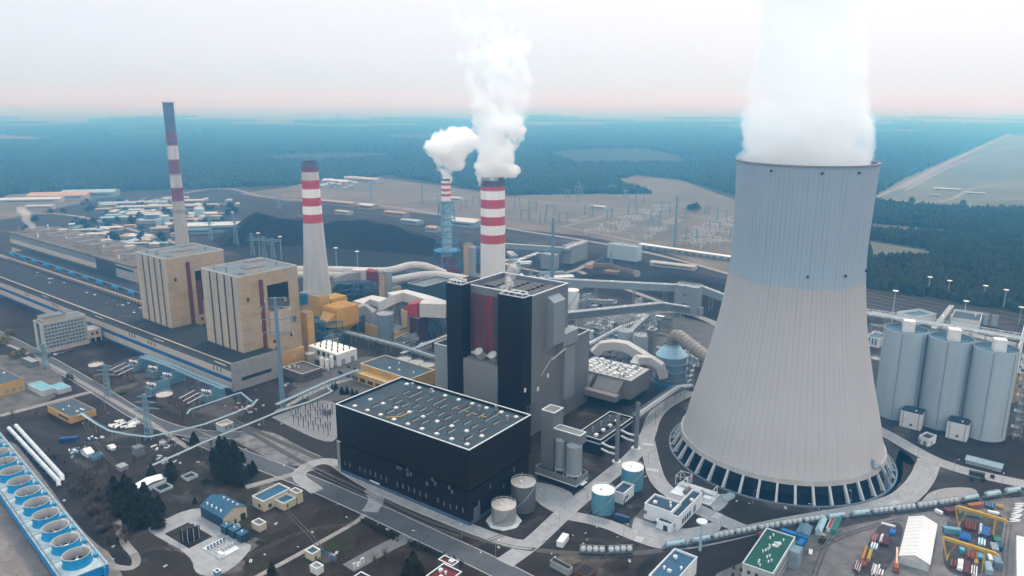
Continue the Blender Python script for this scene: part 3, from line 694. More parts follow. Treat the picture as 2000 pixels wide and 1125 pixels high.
b = MB(); b.lathe(x, y, [(r + .02, zt - 5.5), (r + .18, zt - 5.5), (r + .18, zt + .5), (r - .8, zt + .5)], 48); b.build('sooty_collar', M('soot_collar', (.075, .065, .065), .85, .4, .3, streak=1, dirt=((.3, .05, .05), .25, .56)), c4[0])
# their steam
def zat(x, y, row): return bis(lambda z: PX(x, y, z)[1] - row, 0, 340)
def chain(spec, x, y, seed, lump=5):
    """spec: rows (px, py, pixel radius) of a plume standing over (x, y)"""
    rg = random.Random(seed); out = []
    for (a, b2, r0), (c, d, r1) in zip(spec, spec[1:]):
        n = max(2, int(abs(b2 - d) / 7) + int(abs(a - c) / 8))
        for i in range(n):
            t = i / n; px, py, rr = a + (c - a) * t, b2 + (d - b2) * t, r0 + (r1 - r0) * t
            z = zat(x, y, py); s = hypot(y, CAMH - z) / FOC * 1.0
            wx = (px - PX(x, y, z)[0]) * s
            out.append((x + wx, y, z, rr * s * .72))
            for k in range(lump):
                an = rg.random() * 6.283; el = rg.uniform(-1, 1); q = rr * s * rg.uniform(.26, .42)
                e = rr * s - q
                out.append((x + wx + e * cos(an) * sqrt(1 - el * el * .5), y + e * sin(an) * .8, z + e * el * .6, q))
    return out
x, y, zt, r = c4[1:5]
mST = vol('chimney_steam', .26, wisp=(.055, .36, .58, .25))
mST4 = vol('chimney_steam_tall', .26, wisp=(.050, .33, .60, .25), fade=(zt + 10, zt + 175, .27))
plume(chain([(963, 347, 21), (960, 335, 27), (964, 318, 36), (968, 300, 42), (974, 272, 46), (976, 245, 49), (974, 220, 55), (972, 190, 60), (968, 150, 64), (964, 110, 70), (960, 70, 74), (955, 20, 74), (950, -30, 72), (948, -90, 72)], x, y, 21, 6) +
      chain([(985, 345, 10), (997, 328, 15), (990, 300, 16), (1002, 285, 10)], x, y, 5) + chain([(940, 344, 8), (933, 325, 12), (942, 300, 14)], x, y, 6),
      'steam_plume', 'billowing white steam pouring from the stout red and white chimney', mST4, 1.5, [(22, 17, 2), (9, 9, 2), (3.5, 3.5, 2)])
x, y, zt, r = c3[1:5]
plume(chain([(871, 350, 10), (872, 338, 15), (874, 320, 23), (878, 300, 36), (876, 286, 42), (888, 276, 38), (905, 272, 33), (915, 285, 26)], x, y, 31, 6) + chain([(850, 292, 22), (845, 272, 20)], x, y, 8),
      'steam_plume', 'round white steam puff at the top of the slim lattice chimney', mST, 1.3, [(17, 13, 2), (7, 7, 2), (3, 3, 2)])
# ---------------------------------------------------------------- new block : turbine hall, boiler house
mDK = M('black_cladding', (.0075, .0058, .0075), .75, .25, .08, seam=(3.2, 4.4), seam_k=1.55)
mDK2 = M('black_cladding_low', (.0062, .0058, .010), .75, .25, .08, seam=(3.2, 0), seam_k=1.5)
mGRY = M('grey_cladding', (.145, .15, .16), .45, .08, .05, seam=(6.4, 3.2), seam_k=.86)
mGR2 = M('light_grey_cladding', (.20, .225, .245), .45, .08, .05)
mTEAL = M('teal_roofing', (.026, .050, .064), .7, .25, .08, dirt=((.045, .11, .125), .12, .57))
mCOPE = M('coping', (.55, .57, .58), .5)
mMAR = M('maroon_strip', (.075, .018, .025), .8, .3, .4)
mGLS = M('window_glass', (.085, .12, .155), .3, .3, .5)
mDGL = M('dark_glass', (.02, .03, .045), .2, .3, .5)
mUNIT = M('white_unit', (.66, .66, .66), .6)
mYEL = M('yellow_pipe', (.62, .40, .05), .6)
mBLKR = M('black_roofing', (.030, .034, .042), .8, .3, .1)
def wallring(F, u0, u1, v0, v1, z0, z1, m, t, name='wall', th=.6, mb=None):
    b = MB(); b.ring(F, u0, u1, v0, v1, z0, z1, th); return b.build(name, m, t, 0)
def cope(F, u0, u1, v0, v1, z, t, m=None, w=.7, h=.35):
    b = MB(); b.ring(F, u0 - .12, u1 + .12, v0 - .12, v1 + .12, z, z + h, w); return b.build('parapet_cap', m or mCOPE, t, 0)
def slab(F, u0, u1, v0, v1, z0, z1, m, t, name='roof'):
    b = MB(); b.fb(F, u0, u1, v0, v1, z0, z1); return b.build(name, m, t, 0)
def hall11():
    F, Lu, Lv, h = site((918, 1030), 880, 655, 1037)
    zg = bis(lambda z: PX(*F.o, z)[1] - 962, 0, 60)
    t = thing('turbine_hall', 'low black clad hall with teal roof in front of the dark boiler tower', 'industrial hall', F.o)
    wallring(F, .8, Lu - .8, .8, Lv - .8, 2.2, zg - .8, mDK2, t); wallring(F, .7, Lu - .7, .7, Lv - .7, 0, 2.2, M('blue_plinth', (.05, .10, .17), .6), t, 'plinth')
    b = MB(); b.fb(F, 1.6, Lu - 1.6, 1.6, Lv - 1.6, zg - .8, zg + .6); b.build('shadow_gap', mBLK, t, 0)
    wallring(F, 0, Lu, 0, Lv, zg + .6, h, mDK, t, 'upper_wall'); cope(F, 0, Lu, 0, Lv, h, t)
    zr = h - 1.5; slab(F, .6, Lu - .6, .6, Lv - .6, zr - .5, zr, mTEAL, t)
    b = MB()
    for v in (9, 21, 33, 47): b.fb(F, 2, Lu - 2, v, v + .55, zr, zr + .05)
    for k in range(9): u = 8 + k * (Lu - 14) / 8; [b.fb(F, u, u + .5, a, c, zr, zr + .05) for a, c in ((2, 9), (9.55, 21), (21.55, 33), (33.55, 47), (47.55, Lv - 2))]
    b.build('lightning_strip', mMAR, t, 0)
    for k in range(9):
        u = 6 + k * (Lu - 16) / 8
        for v in (6, 18.5, 50):
            b = MB(); b.fb(F, u, u + 2.1, v, v + 2.1, zr, zr + .55); b.fb(F, u + .2, u + 1.9, v + .2, v + 1.9, zr + .55, zr + .8); b.build('skylight', mUNIT, t, 0)
    for k in range(12):
        u = 11 + k * (Lu - 30) / 11
        for v in ((22.5, 34.5, 10.5), (23.5, 35.5, 41.5), (25, 37, 11.5))[k % 3]:
            b = MB(); b.m = 0; b.fb(F, u, u + 1.1, v, v + 5.5, zr + .3, zr + 1.5); b.m = 1; b.fb(F, u - .25, u, v - .2, v + 5.7, zr, zr + .9); b.fb(F, u + 1.1, u + 1.35, v - .2, v + 5.7, zr, zr + .9)
            b.build('ridge_vent', [mBLKR, M('vent_flank', (.34, .36, .37), .6)], t, 0)
    b = MB(); b.tube([F.p(18, Lv - 2, zr + .5), F.p(18, 40, zr + .5), F.p(42, 40, zr + .5)], .16, 6); b.tube([F.p(60, 22, zr + .5), F.p(60, 12, zr + .5), F.p(66, 6, zr + .5)], .2, 6); b.build('gas_pipe', mYEL, t)
    for u, v in ((8, 44), (22, 52), (30, 46), (70, 49), (86, 49)):
        b = MB(); b.cyl(*F.p(u, v)[:2], zr, zr + 2.6, .7, 10); b.cyl(*F.p(u, v)[:2], zr + 2.6, zr + 3.2, 1.1, 10); b.build('roof_fan', mSTEEL, t)
    rg = random.Random(2)
    for k in range(22):
        u = 5 + k * (Lu - 10) / 21; z = 6.0 + rg.uniform(-.4, .4)
        if k % 7 == 5: continue
        b = MB(); b.fb(F, u, u + .9, .74, .84, z, z + 2.9); b.build('window', mGLS, t, 0)
    for u, z in ((92, 22), (94.3, 22), (92, 25), (94.3, 25), (50, 17), (52.2, 17), (42, 16), (44.5, 15), (44.5, 18), (24, 16), (26, 18), (30, 14), (14, 17), (12, 15)):
        b = MB(); b.fb(F, u, u + 1.5, .72, .82, z, z + 2.2); b.build('window', mGLS, t, 0)
    for v, z in ((8, 9), (18, 14), (30, 9), (40, 15), (48, 9)):
        b = MB(); b.fb(F, .72, .82, v, v + 1.4, z, z + 2.4); b.build('window', mGLS, t, 0)
    b = MB(); b.fb(F, .6, .75, 4, 9.5, 0.1, 9); b.build('gate', M('grey_gate', (.09, .105, .125), .5), t, 0)
    b = MB(); b.fb(F, 68, 76, .55, .7, 2.4, 3.2); b.build('canopy', mCOPE, t, 0)
    # lean-to on the far short side
    b = MB(); b.fb(F, Lu, Lu + 8, 6, 26, 0, 16); b.build('annex', mGR2, t, 0); cope(F, Lu + .15, Lu + 7.8, 6.2, 25.8, 16, t); b = MB(); b.fb(F, Lu + 1, Lu + 6, 15, 23, 16.4, 19.5); b.build('roof_unit', mUNIT, t, 0)
    return F, Lu, Lv, h
FH, LuH, LvH, hH = hall11()
FB = Fr(G(1023, 588, 96))
def boiler11():
    F = FB; t = thing('boiler_house', 'tall grey and black boiler house tower with red recess and louvred roof', 'boiler house', F.o)
    uL, uR, d, vb = 50.6, 20.6, 9.2, 53
    b = MB(); b.ring(F, 0, 56, d, vb, 0, 97, .7); b.build('wall', mGRY, t, 0)
    cope(F, 0, 56, d, vb, 97, t, w=1.0, h=.5)
    slab(F, .7, 55.3, d + .7, vb - .7, 92, 93.2, M('grey_roofing', (.085, .08, .08), .8, .3, .15), t)
    for nm, u0, u1, hz in (('stair_tower', 0, uR, 97.5), ('stair_tower', uL, 64.6, 98.5)):
        b = MB(); b.fb(F, u0 - .05, u1, -.05, d - .02, 0, hz); 
        if u0 > 5: b.fb(F, 56.1, u1, d - .02, 26, 0, hz)
        tw = b.build(nm, mDK, t, 0)
        b = MB(); b.ring(F, u0 + .6, u1 - .6, .6, d - .8, hz, hz + .5, .4)
        for k in range(4):
            uu = u0 + 2 + k * (u1 - u0 - 4.5) / 3; b.fb(F, uu, uu + .5, 1.2, d - 1.4, hz + 1.6, hz + 2.1); b.fb(F, uu, uu + .4, 1.2, 1.6, hz + .5, hz + 1.6); b.fb(F, uu, uu + .4, d - 1.8, d - 1.4, hz + .5, hz + 1.6)
        b.fb(F, u0 + 2, u1 - 2, 1.0, 1.8, hz + 2.1, hz + 2.6); b.fb(F, u0 + 2, u1 - 5, d - 2, d - 1.4, hz + 2.1, hz + 2.6)
        b.build('crown_frame', mUNIT, tw, 0)
    slab(F, uR, uL, .3, d - .05, 0, 47.4, mGR2 if False else M('mid_grey_cladding', (.18, .185, .195), .45, .08, .05), t, 'front_wall')
    b = MB(); b.fb(F, uR, uL, d - .5, d - .05, 48, 92); b.build('louvre_wall', M('red_louvre', (.07, .055, .06), .7, .3, .5, streak=1, dirt=((.30, .022, .030), .11, .47)), t, 0)
    b = MB()
    for k in range(14): z = 49 + k * 3.1; b.fb(F, uR, uL, d - .75, d - .5, z, z + .25)
    b.build('louvre_blade', M('louvre_blade', (.10, .05, .055), .6, .3, .4), t, 0)
    b = MB(); b.fb(F, uR + 4, uL - 2, d - 2.5, d - .8, 49.5, 51); b.build('duct_lintel', mCOPE, t, 0)
    for u in (27, 39):
        b = MB(); x, y, z = F.p(u, 4.2, 51); c = F.p(u - 1.5, -1.0, 54)
        b.tube([F.p(u, 6.6, 49.5), F.p(u, 4.6, 51.2), F.p(u, 2.4, 54.2)], [3.2, 3.3, 3.4], 20, False); b.tube([F.p(u, 2.5, 54.1), F.p(u, 4.5, 51.3), F.p(u, 6.5, 49.6)], [3.1, 3.0, 2.8], 20, True)
        b.build('silencer', M('silencer_steel', (.38, .37, .36), .5, .3, .4), t)
    rg = random.Random(4)
    for i in range(13):
        for j in range(4):
            u, v = 4 + j * 12.4 + (i % 2) * .8, d + 4 + i * 2.9
            if j == 3 and i < 4: continue
            b = MB(); b.m = 0; b.fb(F, u, u + 9.6, v, v + .9, 93.2, 94.7); b.m = 1; b.fb(F, u - .1, u + 9.7, v - .05, v + .95, 94.7, 94.9); b.build('roof_louvre', [mBLKR, M('louvre_top', (.20, .185, .18), .6)], t, 0)
    # flue duct stepping down the right face
    b = MB(); zt, zb = 91, 56
    pr = lambda z0, z1, v0, v1, dp: b.fb(F, -dp, 0, v0, v1, z0, z1)
    poly = [(0, 93), (-5.5, 89.5), (-5.5, zb + 4), (0, zb)]
    vs = [F.p(u, v, z) for v in (27, 41) for u, z in poly]; b.add(vs, [(0, 1, 2, 3), (7, 6, 5, 4), (0, 4, 5, 1), (1, 5, 6, 2), (2, 6, 7, 3)])
    poly = [(0, 66), (-4.5, 64), (-4.5, 55), (0, 50)]
    vs = [F.p(u, v, z) for v in (41, 60) for u, z in poly]; b.add(vs, [(0, 1, 2, 3), (7, 6, 5, 4), (0, 4, 5, 1), (1, 5, 6, 2), (2, 6, 7, 3)])
    b.fb(F, -2.4, 0, 47, 60, 14, 52)
    b.build('flue_duct', mGR2, t, 0)
    b = MB(); b.tube([F.p(-1, 33, 48), F.p(-3.4, 46, 53)], .5, 6); b.tube([F.p(-.6, 20, 40), F.p(-.6, 34, 50)], .2, 6); b.build('stay_pipe', mCOPE, t)
    # rear annex
    b = MB(); b.ring(F, -.1, 52, vb + .02, 84, 0, 56, .7); b.build('annex_wall', mGRY, t, 0); slab(F, .6, 51.3, vb + .7, 83.3, 52.5, 53.5, mBLKR, t); cope(F, -.1, 52, vb + .1, 84, 56, t)
    for u, v in ((4, 60), (8, 62), (5, 66)):
        b = MB(); b.fb(F, u, u + 2.5, v, v + 2.5, 53.5, 55); b.build('roof_unit', mUNIT, t, 0)
    uA = F.lu(848, 56, 2)
    b = MB(); b.ring(F, 64.62, uA, 2, 30, 0, 52, .7); b.build('annex_wall', mGR2, t, 0); slab(F, 64.7, uA - .7, 2.7, 29.3, 48, 49, mBLKR, t); cope(F, 64.9, uA, 2, 30, 52, t)
    # lower glazing grids
    for u, v0, z0, n, m in ((0, 62, 4, 3, 6), (0, 72, 8, 3, 5), (0, 4, 4, 4, 6)):
        for i in range(n):
            for j in range(m):
                if (i * 5 + j * 3) % 7 == 0: continue
                b = MB(); b.fb(F, -.14, -.02, v0 + i * 3, v0 + i * 3 + 2, z0 + j * 3.4, z0 + j * 3.4 + 2.3); b.build('window', M('dull_glass', (.07, .10, .13), .3, .3, .5), t, 0)
    for v, z in ((16, 30), (28, 36), (1, 34)):
        b = MB(); b.fb(F, -.2, -.05, v, v + 2.2, z, z + 2.8); b.build('vent_hatch', mUNIT, t, 0)
boiler11()

x, y, _ = FB.p(24, 12); rw = random.Random(6)
plume([(x + rw.gauss(0, 1.5) + i * .3, y + rw.gauss(0, 1), 80 + i * 2.6, 1.6 + .22 * i) for i in range(13)], 'steam_wisp', 'faint wisp of steam curling over the red recess of the boiler house', vol('faint_wisp', .16, wisp=(.16, .42, .62, .4)), .8, [(5, 5, 2), (2, 2, 1)])
# ---------------------------------------------------------------- old plant : long turbine hall, bunker bay, boiler houses, office slab
AO = -38.0
mCREAM = M('cream_concrete', (.37, .325, .28), .85, .2, .15, streak=1, seam=(0, 9), seam_k=.75, dirt=((.42, .34, .22), .05, .60), ang=AO)
mCREAM2 = M('yellow_cream_wall', (.37, .28, .18), .85, .28, .10, dirt=((.32, .28, .245), .05, .50), dirt2=((.20, .16, .13), .07, .62), seam=(0, 11), seam_k=.78, ang=AO)
mPALEC = M('pale_panel', (.42, .385, .35), .8, .12, .2)
mOROOF = M('old_bitumen', (.021, .026, .034), .9, .25, .03, dirt=((.033, .038, .046), .025, .55))
mGRAYB = M('grey_band', (.085, .10, .11), .6, .2, .3)
mBLUEB = M('blue_band', (.020, .105, .28), .6, .2, .3)
mSTRIP = M('dark_slit', (.03, .028, .032), .7)
mCONW = M('grey_panel_wall', (.25, .25, .255), .85, .14, .3, seam=(0, 1.6), seam_k=.78, ang=AO)
mROOFG = M('old_grey_roofing', (.13, .145, .16), .9, .3, .08, dirt=((.2, .2, .2), .07, .58))
FO = Fr(G(456, 766), AO); hO = HT(456, 766, 711)
LvO = FO.lv(540, hO); LuO = 600
def old_hall():
    t = thing('turbine_hall', 'very long low old turbine hall with dark roof and blue and cream banded front', 'industrial hall', FO.o)
    fr = (0, .10, .32, .48, .72, .97)
    for (a, c), m, n, pro in zip(zip(fr, fr[1:]), (mBLUEB, mPALEC, mBLUEB, mPALEC, mGRAYB), ('blue_base', 'ledge_wall', 'window_band', 'cream_wall', 'clerestory'), (.3, .6, .0, .25, .0)):
        b = MB(); b.fb(FO, .8, LuO, -pro, .8, a * hO, c * hO); b.build(n, m, t, 0)
    b = MB(); b.fb(FO, 0, .8, 0, LvO, 0, hO); b.build('gable_wall', mCONW, t, 0)
    b = MB(); b.fb(FO, .8, LuO, LvO - .6, LvO, 0, hO * .97); b.build('rear_wall', mCONW, t, 0)
    slab(FO, .8, LuO, -.6, LvO, hO * .97, hO, mOROOF, t); b = MB(); b.fb(FO, 0, LuO, -.7, .5, hO, hO + .5); b.build('eaves_strip', M('tan_eaves', (.40, .34, .29), .8, .3, .5), t, 0)
    b = MB(); b.fb(FO, -.1, .02, 8, LvO - 6, hO * .30, hO * .42); b.build('window_band', mDGL, t, 0)
    for u in (14, 116, 150, 260, 310, 380):
        for k in range(3):
            b = MB(); b.fb(FO, u + k * 5, u + k * 5 + 1, -.5, -.26, hO * .56, hO * .71); b.build('louvre', mSTRIP, t, 0)
    for u in (7, 100, 210, 330):
        b = MB(); b.fb(FO, u, u + 16, -.2, -.02, hO * .86, hO * .9); b.build('pale_window', mCOPE, t, 0)
    rg = random.Random(1)
    for k in range(26):
        u, v = 170 + rg.random() * 280, rg.uniform(.55, .9) * LvO
        b = MB(); b.fb(FO, u, u + 3.5, v, v + 1.2, hO, hO + .35); b.build('roof_hatch', mROOFG if k % 2 else mCOPE, t, 0)
    for u, v in ((190, 10), (232, 12), (152, 9)):
        b = MB(); P = [FO.p(u + 10 * cos(a / 6) - 6, v + 5 * sin(a / 6), hO + .05) for a in range(-8, 10)]; b.tube(P, .18, 4); b.build('rope_track', M('ochre_line', (.20, .16, .10), .8), t)
old_hall()
# boiler houses: right far ground corner read from the nearer one
hB = HT(590, 706, 517)
mSHAFT = M('maroon_shaft', (.12, .03, .03), .8, .3, .3)
def old_boiler(near, l, r, label, big):
    F, Lu, Lv, h = site_r(near, l, r, hB, AO)
    t = thing('boiler_house', label, 'boiler house', F.o)
    b = MB(); b.fb(F, 0, Lu, 0, .8, 0, h - 1); b.build('slit_wall', mCREAM, t, 0)
    b = MB(); b.fb(F, 0, .8, .8, Lv, 0, h - 1); b.fb(F, Lu - .8, Lu, .8, Lv, 0, h - 1); b.fb(F, .8, Lu - .8, Lv - .8, Lv, 0, h - 1); b.build('side_wall', mCREAM2, t, 0)
    slab(F, .8, Lu - .8, .8, Lv - .8, h - 2, h - 1, mROOFG, t)
    b = MB(); b.ring(F, 0, Lu, 0, Lv, h - 1, h, .8); b.build('parapet', mPALEC, t, 0)
    for k in range(4):
        u = Lu * (.12 + .2 * k) + 1; b = MB(); b.fb(F, u, u + 1.7, -.12, .3, h * .02, h * .985); b.build('slit', mSTRIP, t, 0)
        b = MB(); b.fb(F, u + 1.9, u + 2.6, -.5, .1, h * .02, h); b.build('rib', mPALEC, t, 0)
    v0 = Lv * .33; b = MB(); b.fb(F, -.5, .2, v0, v0 + 3.6, h * .06, h * .93); b.build('stair_glazing', mSHAFT, t, 0)
    if big:
        v1 = Lv * .46
        b = MB(); b.fb(F, -.12, .3, v1, v1 + Lv * .36, h * .62, h * .86); b.build('opening', mBLK, t, 0)
        rg = random.Random(9); b = MB()
        for k in range(9): b.fb(F, -.35, -.15, v1 + k * Lv * .04, v1 + k * Lv * .04 + 2.5, h * .60 + rg.random() * 4, h * .70 + rg.random() * 4)
        b.build('torn_cladding', M('torn_panel', (.09, .08, .08), .8, .5, .4), t, 0)
        b = MB(); b.fb(F, -1.2, 0, v1, v1 + Lv * .34, h * .36, h * .60); b.build('panel', mCREAM, t, 0)
        b = MB(); b.fb(F, -2.5, 0, v1, Lv, 0, h * .17); b.build('low_annex', M('ochre_wall', (.42, .25, .10), .85, .25, .1), t, 0)
        b = MB(); b.fb(F, -.2, 0, Lv * .82, Lv * .92, h * .44, h * .50); b.build('window', mGLS, t, 0)
    else:
        b = MB(); b.fb(F, -.1, .25, Lv * .47, Lv * .84, h * .5, h * .82); b.build('opening', mBLK, t, 0)
        b = MB(); b.fb(F, -.45, -.14, Lv * .47, Lv * .55, h * .35, h * .72); b.build('opening_frame', mSHAFT, t, 0)
    for v, z in ((.10, .13), (.5, .28), (.52, .2), (.8, .3), (.12, .75)):
        b = MB(); b.fb(F, -.15, .1, Lv * v, Lv * v + 2.2, h * z, h * z + 3); b.build('window', mSTRIP, t, 0)
    for (u0, v0), m in zip(((.12, .22), (.52, .50)), (mPALEC, mPALEC)):
        b = MB(); b.fb(F, Lu * u0, Lu * u0 + 7, Lv * v0, Lv * (v0 + .30), h - 1, h + 3); b.build('roof_monitor', m, t, 0)
        b = MB(); b.fb(F, Lu * u0 - .4, Lu * u0 + 7.4, Lv * v0 - .4, Lv * (v0 + .30) + .4, h + 3, h + 3.5); b.build('monitor_roof', mROOFG, t, 0)
    for k in range(5):
        u, v = Lu * (.15 + .17 * k), Lv * (.85 if k % 2 else .12); b = MB(); b.cyl(*F.p(u, v)[:2], h - 1, h + 1.5 + k % 3, .8, 8); b.build('vent_pipe', mSTEEL, t)
    return F, Lu, Lv, h
OB1 = old_boiler((463, 541), 392, 580, 'nearer cream boiler house with black slits and torn opening, beside tall blue pole', True)
OB2 = old_boiler((321, 506), 264, 436, 'farther cream boiler house with black slits, in front of the thin leaning chimney', False)
def long_boiler():
    F2, Lu2, _, _ = OB2; F = Fr(G(264, 551, hO + 2.5), AO); h = bis(lambda z: PX(*F.o, z)[1] - 521, 0, 120); Lu = F.lu(17, h)
    t = thing('boiler_house', 'long far boiler building with grey glazed bands and roof vents at left edge', 'boiler house', F.o)
    lv = 62
    fr = (0, .38, .52, .66, .80, .96); u1, u2 = Lu * .12, Lu * .26
    for (a, c), m, n in zip(zip(fr, fr[1:]), (mCREAM2, mPALEC, mGRAYB, mPALEC, M('grey_glazing', (.17, .21, .24), .4, .2, .1)), ('base_wall', 'tan_wall', 'glazed_band', 'tan_wall', 'glazed_band')):
        b = MB(); b.fb(F, u2, Lu, 0, .8, a * h, c * h); b.build(n, m, t, 0)
    b = MB(); b.fb(F, u1, u2, -.3, .8, 0, h * .96); b.build('slatted_wall', M('dark_slats', (.035, .045, .06), .7, .2, .2, seam=(0, 2.2), seam_k=2.2), t, 0)
    b = MB(); b.fb(F, 0, u1, -.2, .8, 0, h * .96); b.build('pale_wall', M('pale_grey_panel', (.28, .29, .30), .8), t, 0)
    b = MB(); b.fb(F, .5, u1 - .5, -.35, -.22, h * .84, h * .9); b.build('window', mDGL, t, 0)
    b = MB(); b.fb(F, Lu - .8, Lu, .8, lv, 0, h * .96); b.fb(F, 0, .8, .8, lv, 0, h * .96); b.fb(F, .8, Lu - .8, lv - .8, lv, 0, h * .96); b.build('side_wall', mCREAM2, t, 0)
    slab(F, 0, Lu, -.4, lv, h * .96, h, M('brown_roof', (.11, .095, .085), .9, .3, .05), t)
    rg = random.Random(5)
    for k in range(11):
        u = Lu * (.03 + .09 * k); b = MB(); b.fb(F, u, u + 10, 14, 36, h, h + 4.5); b.build('roof_ventilator', M('tan_vent', (.30, .25, .21), .85, .25, .2), t, 0)
        b = MB(); b.fb(F, u + .5, u + 9.5, 13.5, 36.5, h + 4.5, h + 5); b.build('ventilator_cap', mROOFG, t, 0)
        for q in range(3):
            b = MB(); x, y, _ = F.p(u + 11 + q * 3, rg.uniform(8, 56)); b.cyl(x, y, h, h + rg.uniform(2, 7), .9, 8); b.build('vent_pipe', mSTEEL if q else mUNIT, t)
        if k % 2: b = MB(); b.fb(F, u, u + 8, 42, 54, h, h + 3); b.build('roof_unit', mPALEC, t, 0)
    x, y, _ = F.p(Lu * .93, 20)
    plume([(x + i * -.8 + 3 * sin(i * .9), y, h + 4 + i * 2.3, 3.5 + .25 * i) for i in range(12)], 'steam_puff', 'small wisp of steam leaving the far left roof', vol('wisp', .05), 1.2, [(6, 5, 2)])
    return F, Lu, h
FL, LuL, hL = long_boiler()
def bunker():
    # deck between turbine hall and boiler houses
    F = Fr(FO.p(0, LvO + .3)[:2], AO); vB = F.uv(*FL.o)[1]; h = hO + 2.5
    t = thing('bunker_bay', 'dark flat deck with blue pipe clusters between long hall and boiler houses', 'industrial building', F.o)
    u0 = F.uv(*OB2[0].o)[0] + OB2[1] * .9
    b = MB(); b.fb(F, u0, LuO - 10, 0, vB - .5, 0, h); b.build('wall', mPALEC, t, 0)
    slab(F, u0, LuO - 10, .8, vB - .6, h, h + .3, M('deck_roofing', (.022, .027, .034), .9), t)
    b = MB(); b.fb(F, u0 - .5, LuO - 10, -.3, .8, h, h + 1.2); b.build('edge_kerb', M('tan_edge', (.36, .29, .24), .85, .35, .4), t, 0)
    b = MB(); b.tube([F.p(u0, 13, h + 2), F.p(LuO - 10, 13, h + 2)], .9, 8); b.build('main_pipe', M('slate_pipe', (.10, .15, .19), .6), t)
    mCY = M('cyan_valve', (.03, .30, .62), .5)
    for k in range(12):
        u = u0 + 14 + k * 34; b = MB()
        for q in range(4):
            x, y, _ = F.p(u + q * 2.6, 8 + (q % 2)); b.cyl(x, y, h, h + 5, .55, 8); b.tube([F.p(u + q * 2.6, 8, h + 4.6), F.p(u + q * 2.6 + 1.2, 5.5, h + 3)], .45, 6)
        b.fb(F, u - .5, u + 9, 7.6, 8.4, h + 3.2, h + 4); b.build('valve_cluster', mCY, t)
    for k in range(60):
        u = u0 + 4 + k * (LuO - 50 - u0) / 60; b = MB(); b.fb(F, u, u + 3, -.42, -.3, h - 2.4, h - .4); b.build('window', mSTRIP, t, 0)
bunker()
def office():
    F, Lu, Lv, h = site((89, 691), 632, 64, 167, ang=AO)
    t = thing('office_block', 'seven storey office slab with ribbon windows in front of the long old hall', 'office building', F.o)
    b = MB(); b.ring(F, 0, Lu, 0, Lv, 0, h, .5); b.build('wall', mPALEC, t, 0)
    slab(F, .5, Lu - .5, .5, Lv - .5, h - .8, h - .3, mROOFG, t)
    st = (h - 5.5) / 7
    for k in range(7):
        z = 4.3 + k * st
        b = MB(); b.fb(F, -.15, 0, 1.2, Lv - .8, z - .1, z + st * .62); b.build('ribbon', M('blue_grey_panel', (.22, .30, .36), .6, .2, .6), t, 0)
        for i in range(12):
            v = 2 + i * (Lv - 4) / 12; b = MB(); b.fb(F, -.28, -.16, v, v + (Lv - 4) / 24, z + .2, z + st * .55); b.build('window', mDGL if (i * 7 + k * 3) % 5 else mGLS, t, 0)
    b = MB(); b.fb(F, Lu * .28, Lu * .62, -.2, -.02, 3, h - 1); b.build('stair_glazing', M('teal_glass', (.03, .13, .18), .3), t, 0)
    b = MB(); b.fb(F, Lu * .15, Lu * .85, 3, Lv * .55, h - .3, h + 3.5); b.build('roof_house', mPALEC, t, 0); b = MB(); b.fb(F, Lu * .1, Lu * .9, 2.5, Lv * .57, h + 3.5, h + 3.9); b.build('roof_slab', mROOFG, t, 0)
    b = MB(); b.fb(F, 1, Lu - 1, Lv, Lv + 12, 4, 12); b.build('link_wing', mPALEC, t, 0)
    for k in range(2): b = MB(); b.fb(F, .8, 1, Lv + 3 + k * 4, Lv + 5 + k * 4, 7, 9.5); b.build('window', mSTRIP, t, 0)
    for k in range(3): b = MB(); b.fb(F, 1, 1.8, Lv + 1 + k * 5, Lv + 1.8 + k * 5, 0, 4); b.build('stilt', mPALEC, t, 0)
office()
# ---------------------------------------------------------------- generic builders
def depth(x, y, z=0): return y * cos(PIT) - (z - CAMH) * sin(PIT)
def sb(label, g, top, l, r, wall, roof, cat='building', name='building', ang=-36.0, h=None, cap=True, wins=(), roofbits=0, base=None, near=None, capm=None, dh=.9):
    if isinstance(l, tuple) and not near: h = h or HT(*g, top); F, Lu, Lv, h = site3(PX(*G(*g), h), l, r, h)
    elif near: F, Lu, Lv, h = site_r(near, l, r, h, ang)
    else: F, Lu, Lv, h = site(g, top, l, r, h, ang)
    t = thing(name, label, cat, F.o); z0 = 0
    if base: z0 = base[1]; b = MB(); b.ring(F, .06, Lu - .06, .06, Lv - .06, 0, z0, .4); b.build('plinth', base[0], t, 0)
    wallring(F, 0, Lu, 0, Lv, z0, h, wall, t, th=.4)
    slab(F, .4, Lu - .4, .4, Lv - .4, h - dh - .3, h - dh if cap else h - .02, roof, t)
    if cap: cope(F, 0, Lu, 0, Lv, h, t, capm, .55, .22)
    for w in wins:
        face, s0, z, ww, hh, n, st = w[:7]; m = w[7] if len(w) > 7 else mDGL; nm = w[8] if len(w) > 8 else 'window'
        for i in range(n):
            a = s0 + i * st; b = MB()
            if face == 'v': b.fb(F, a, a + ww, -.06, .05, z, z + hh)
            else: b.fb(F, -.06, .05, a, a + ww, z, z + hh)
            b.build(nm, m, t, 0)
    rg = random.Random(len(label))
    for k in range(roofbits):
        u, v = rg.uniform(.12, .85) * Lu, rg.uniform(.15, .8) * Lv; b = MB()
        if k % 3: b.cyl(*F.p(u, v)[:2], h - dh, h + .5, .45, 8); b.lathe(*F.p(u, v)[:2], [(0, h + .5), (.75, h + .5), (.3, h + 1), (0, h + 1.05)], 8)
        else: b.fb(F, u, u + 1.8, v, v + 1.4, h - dh, h + .3)
        b.build('roof_vent', mUNIT if k % 2 == 0 else mCOPE, t)
    return t, F, Lu, Lv, h
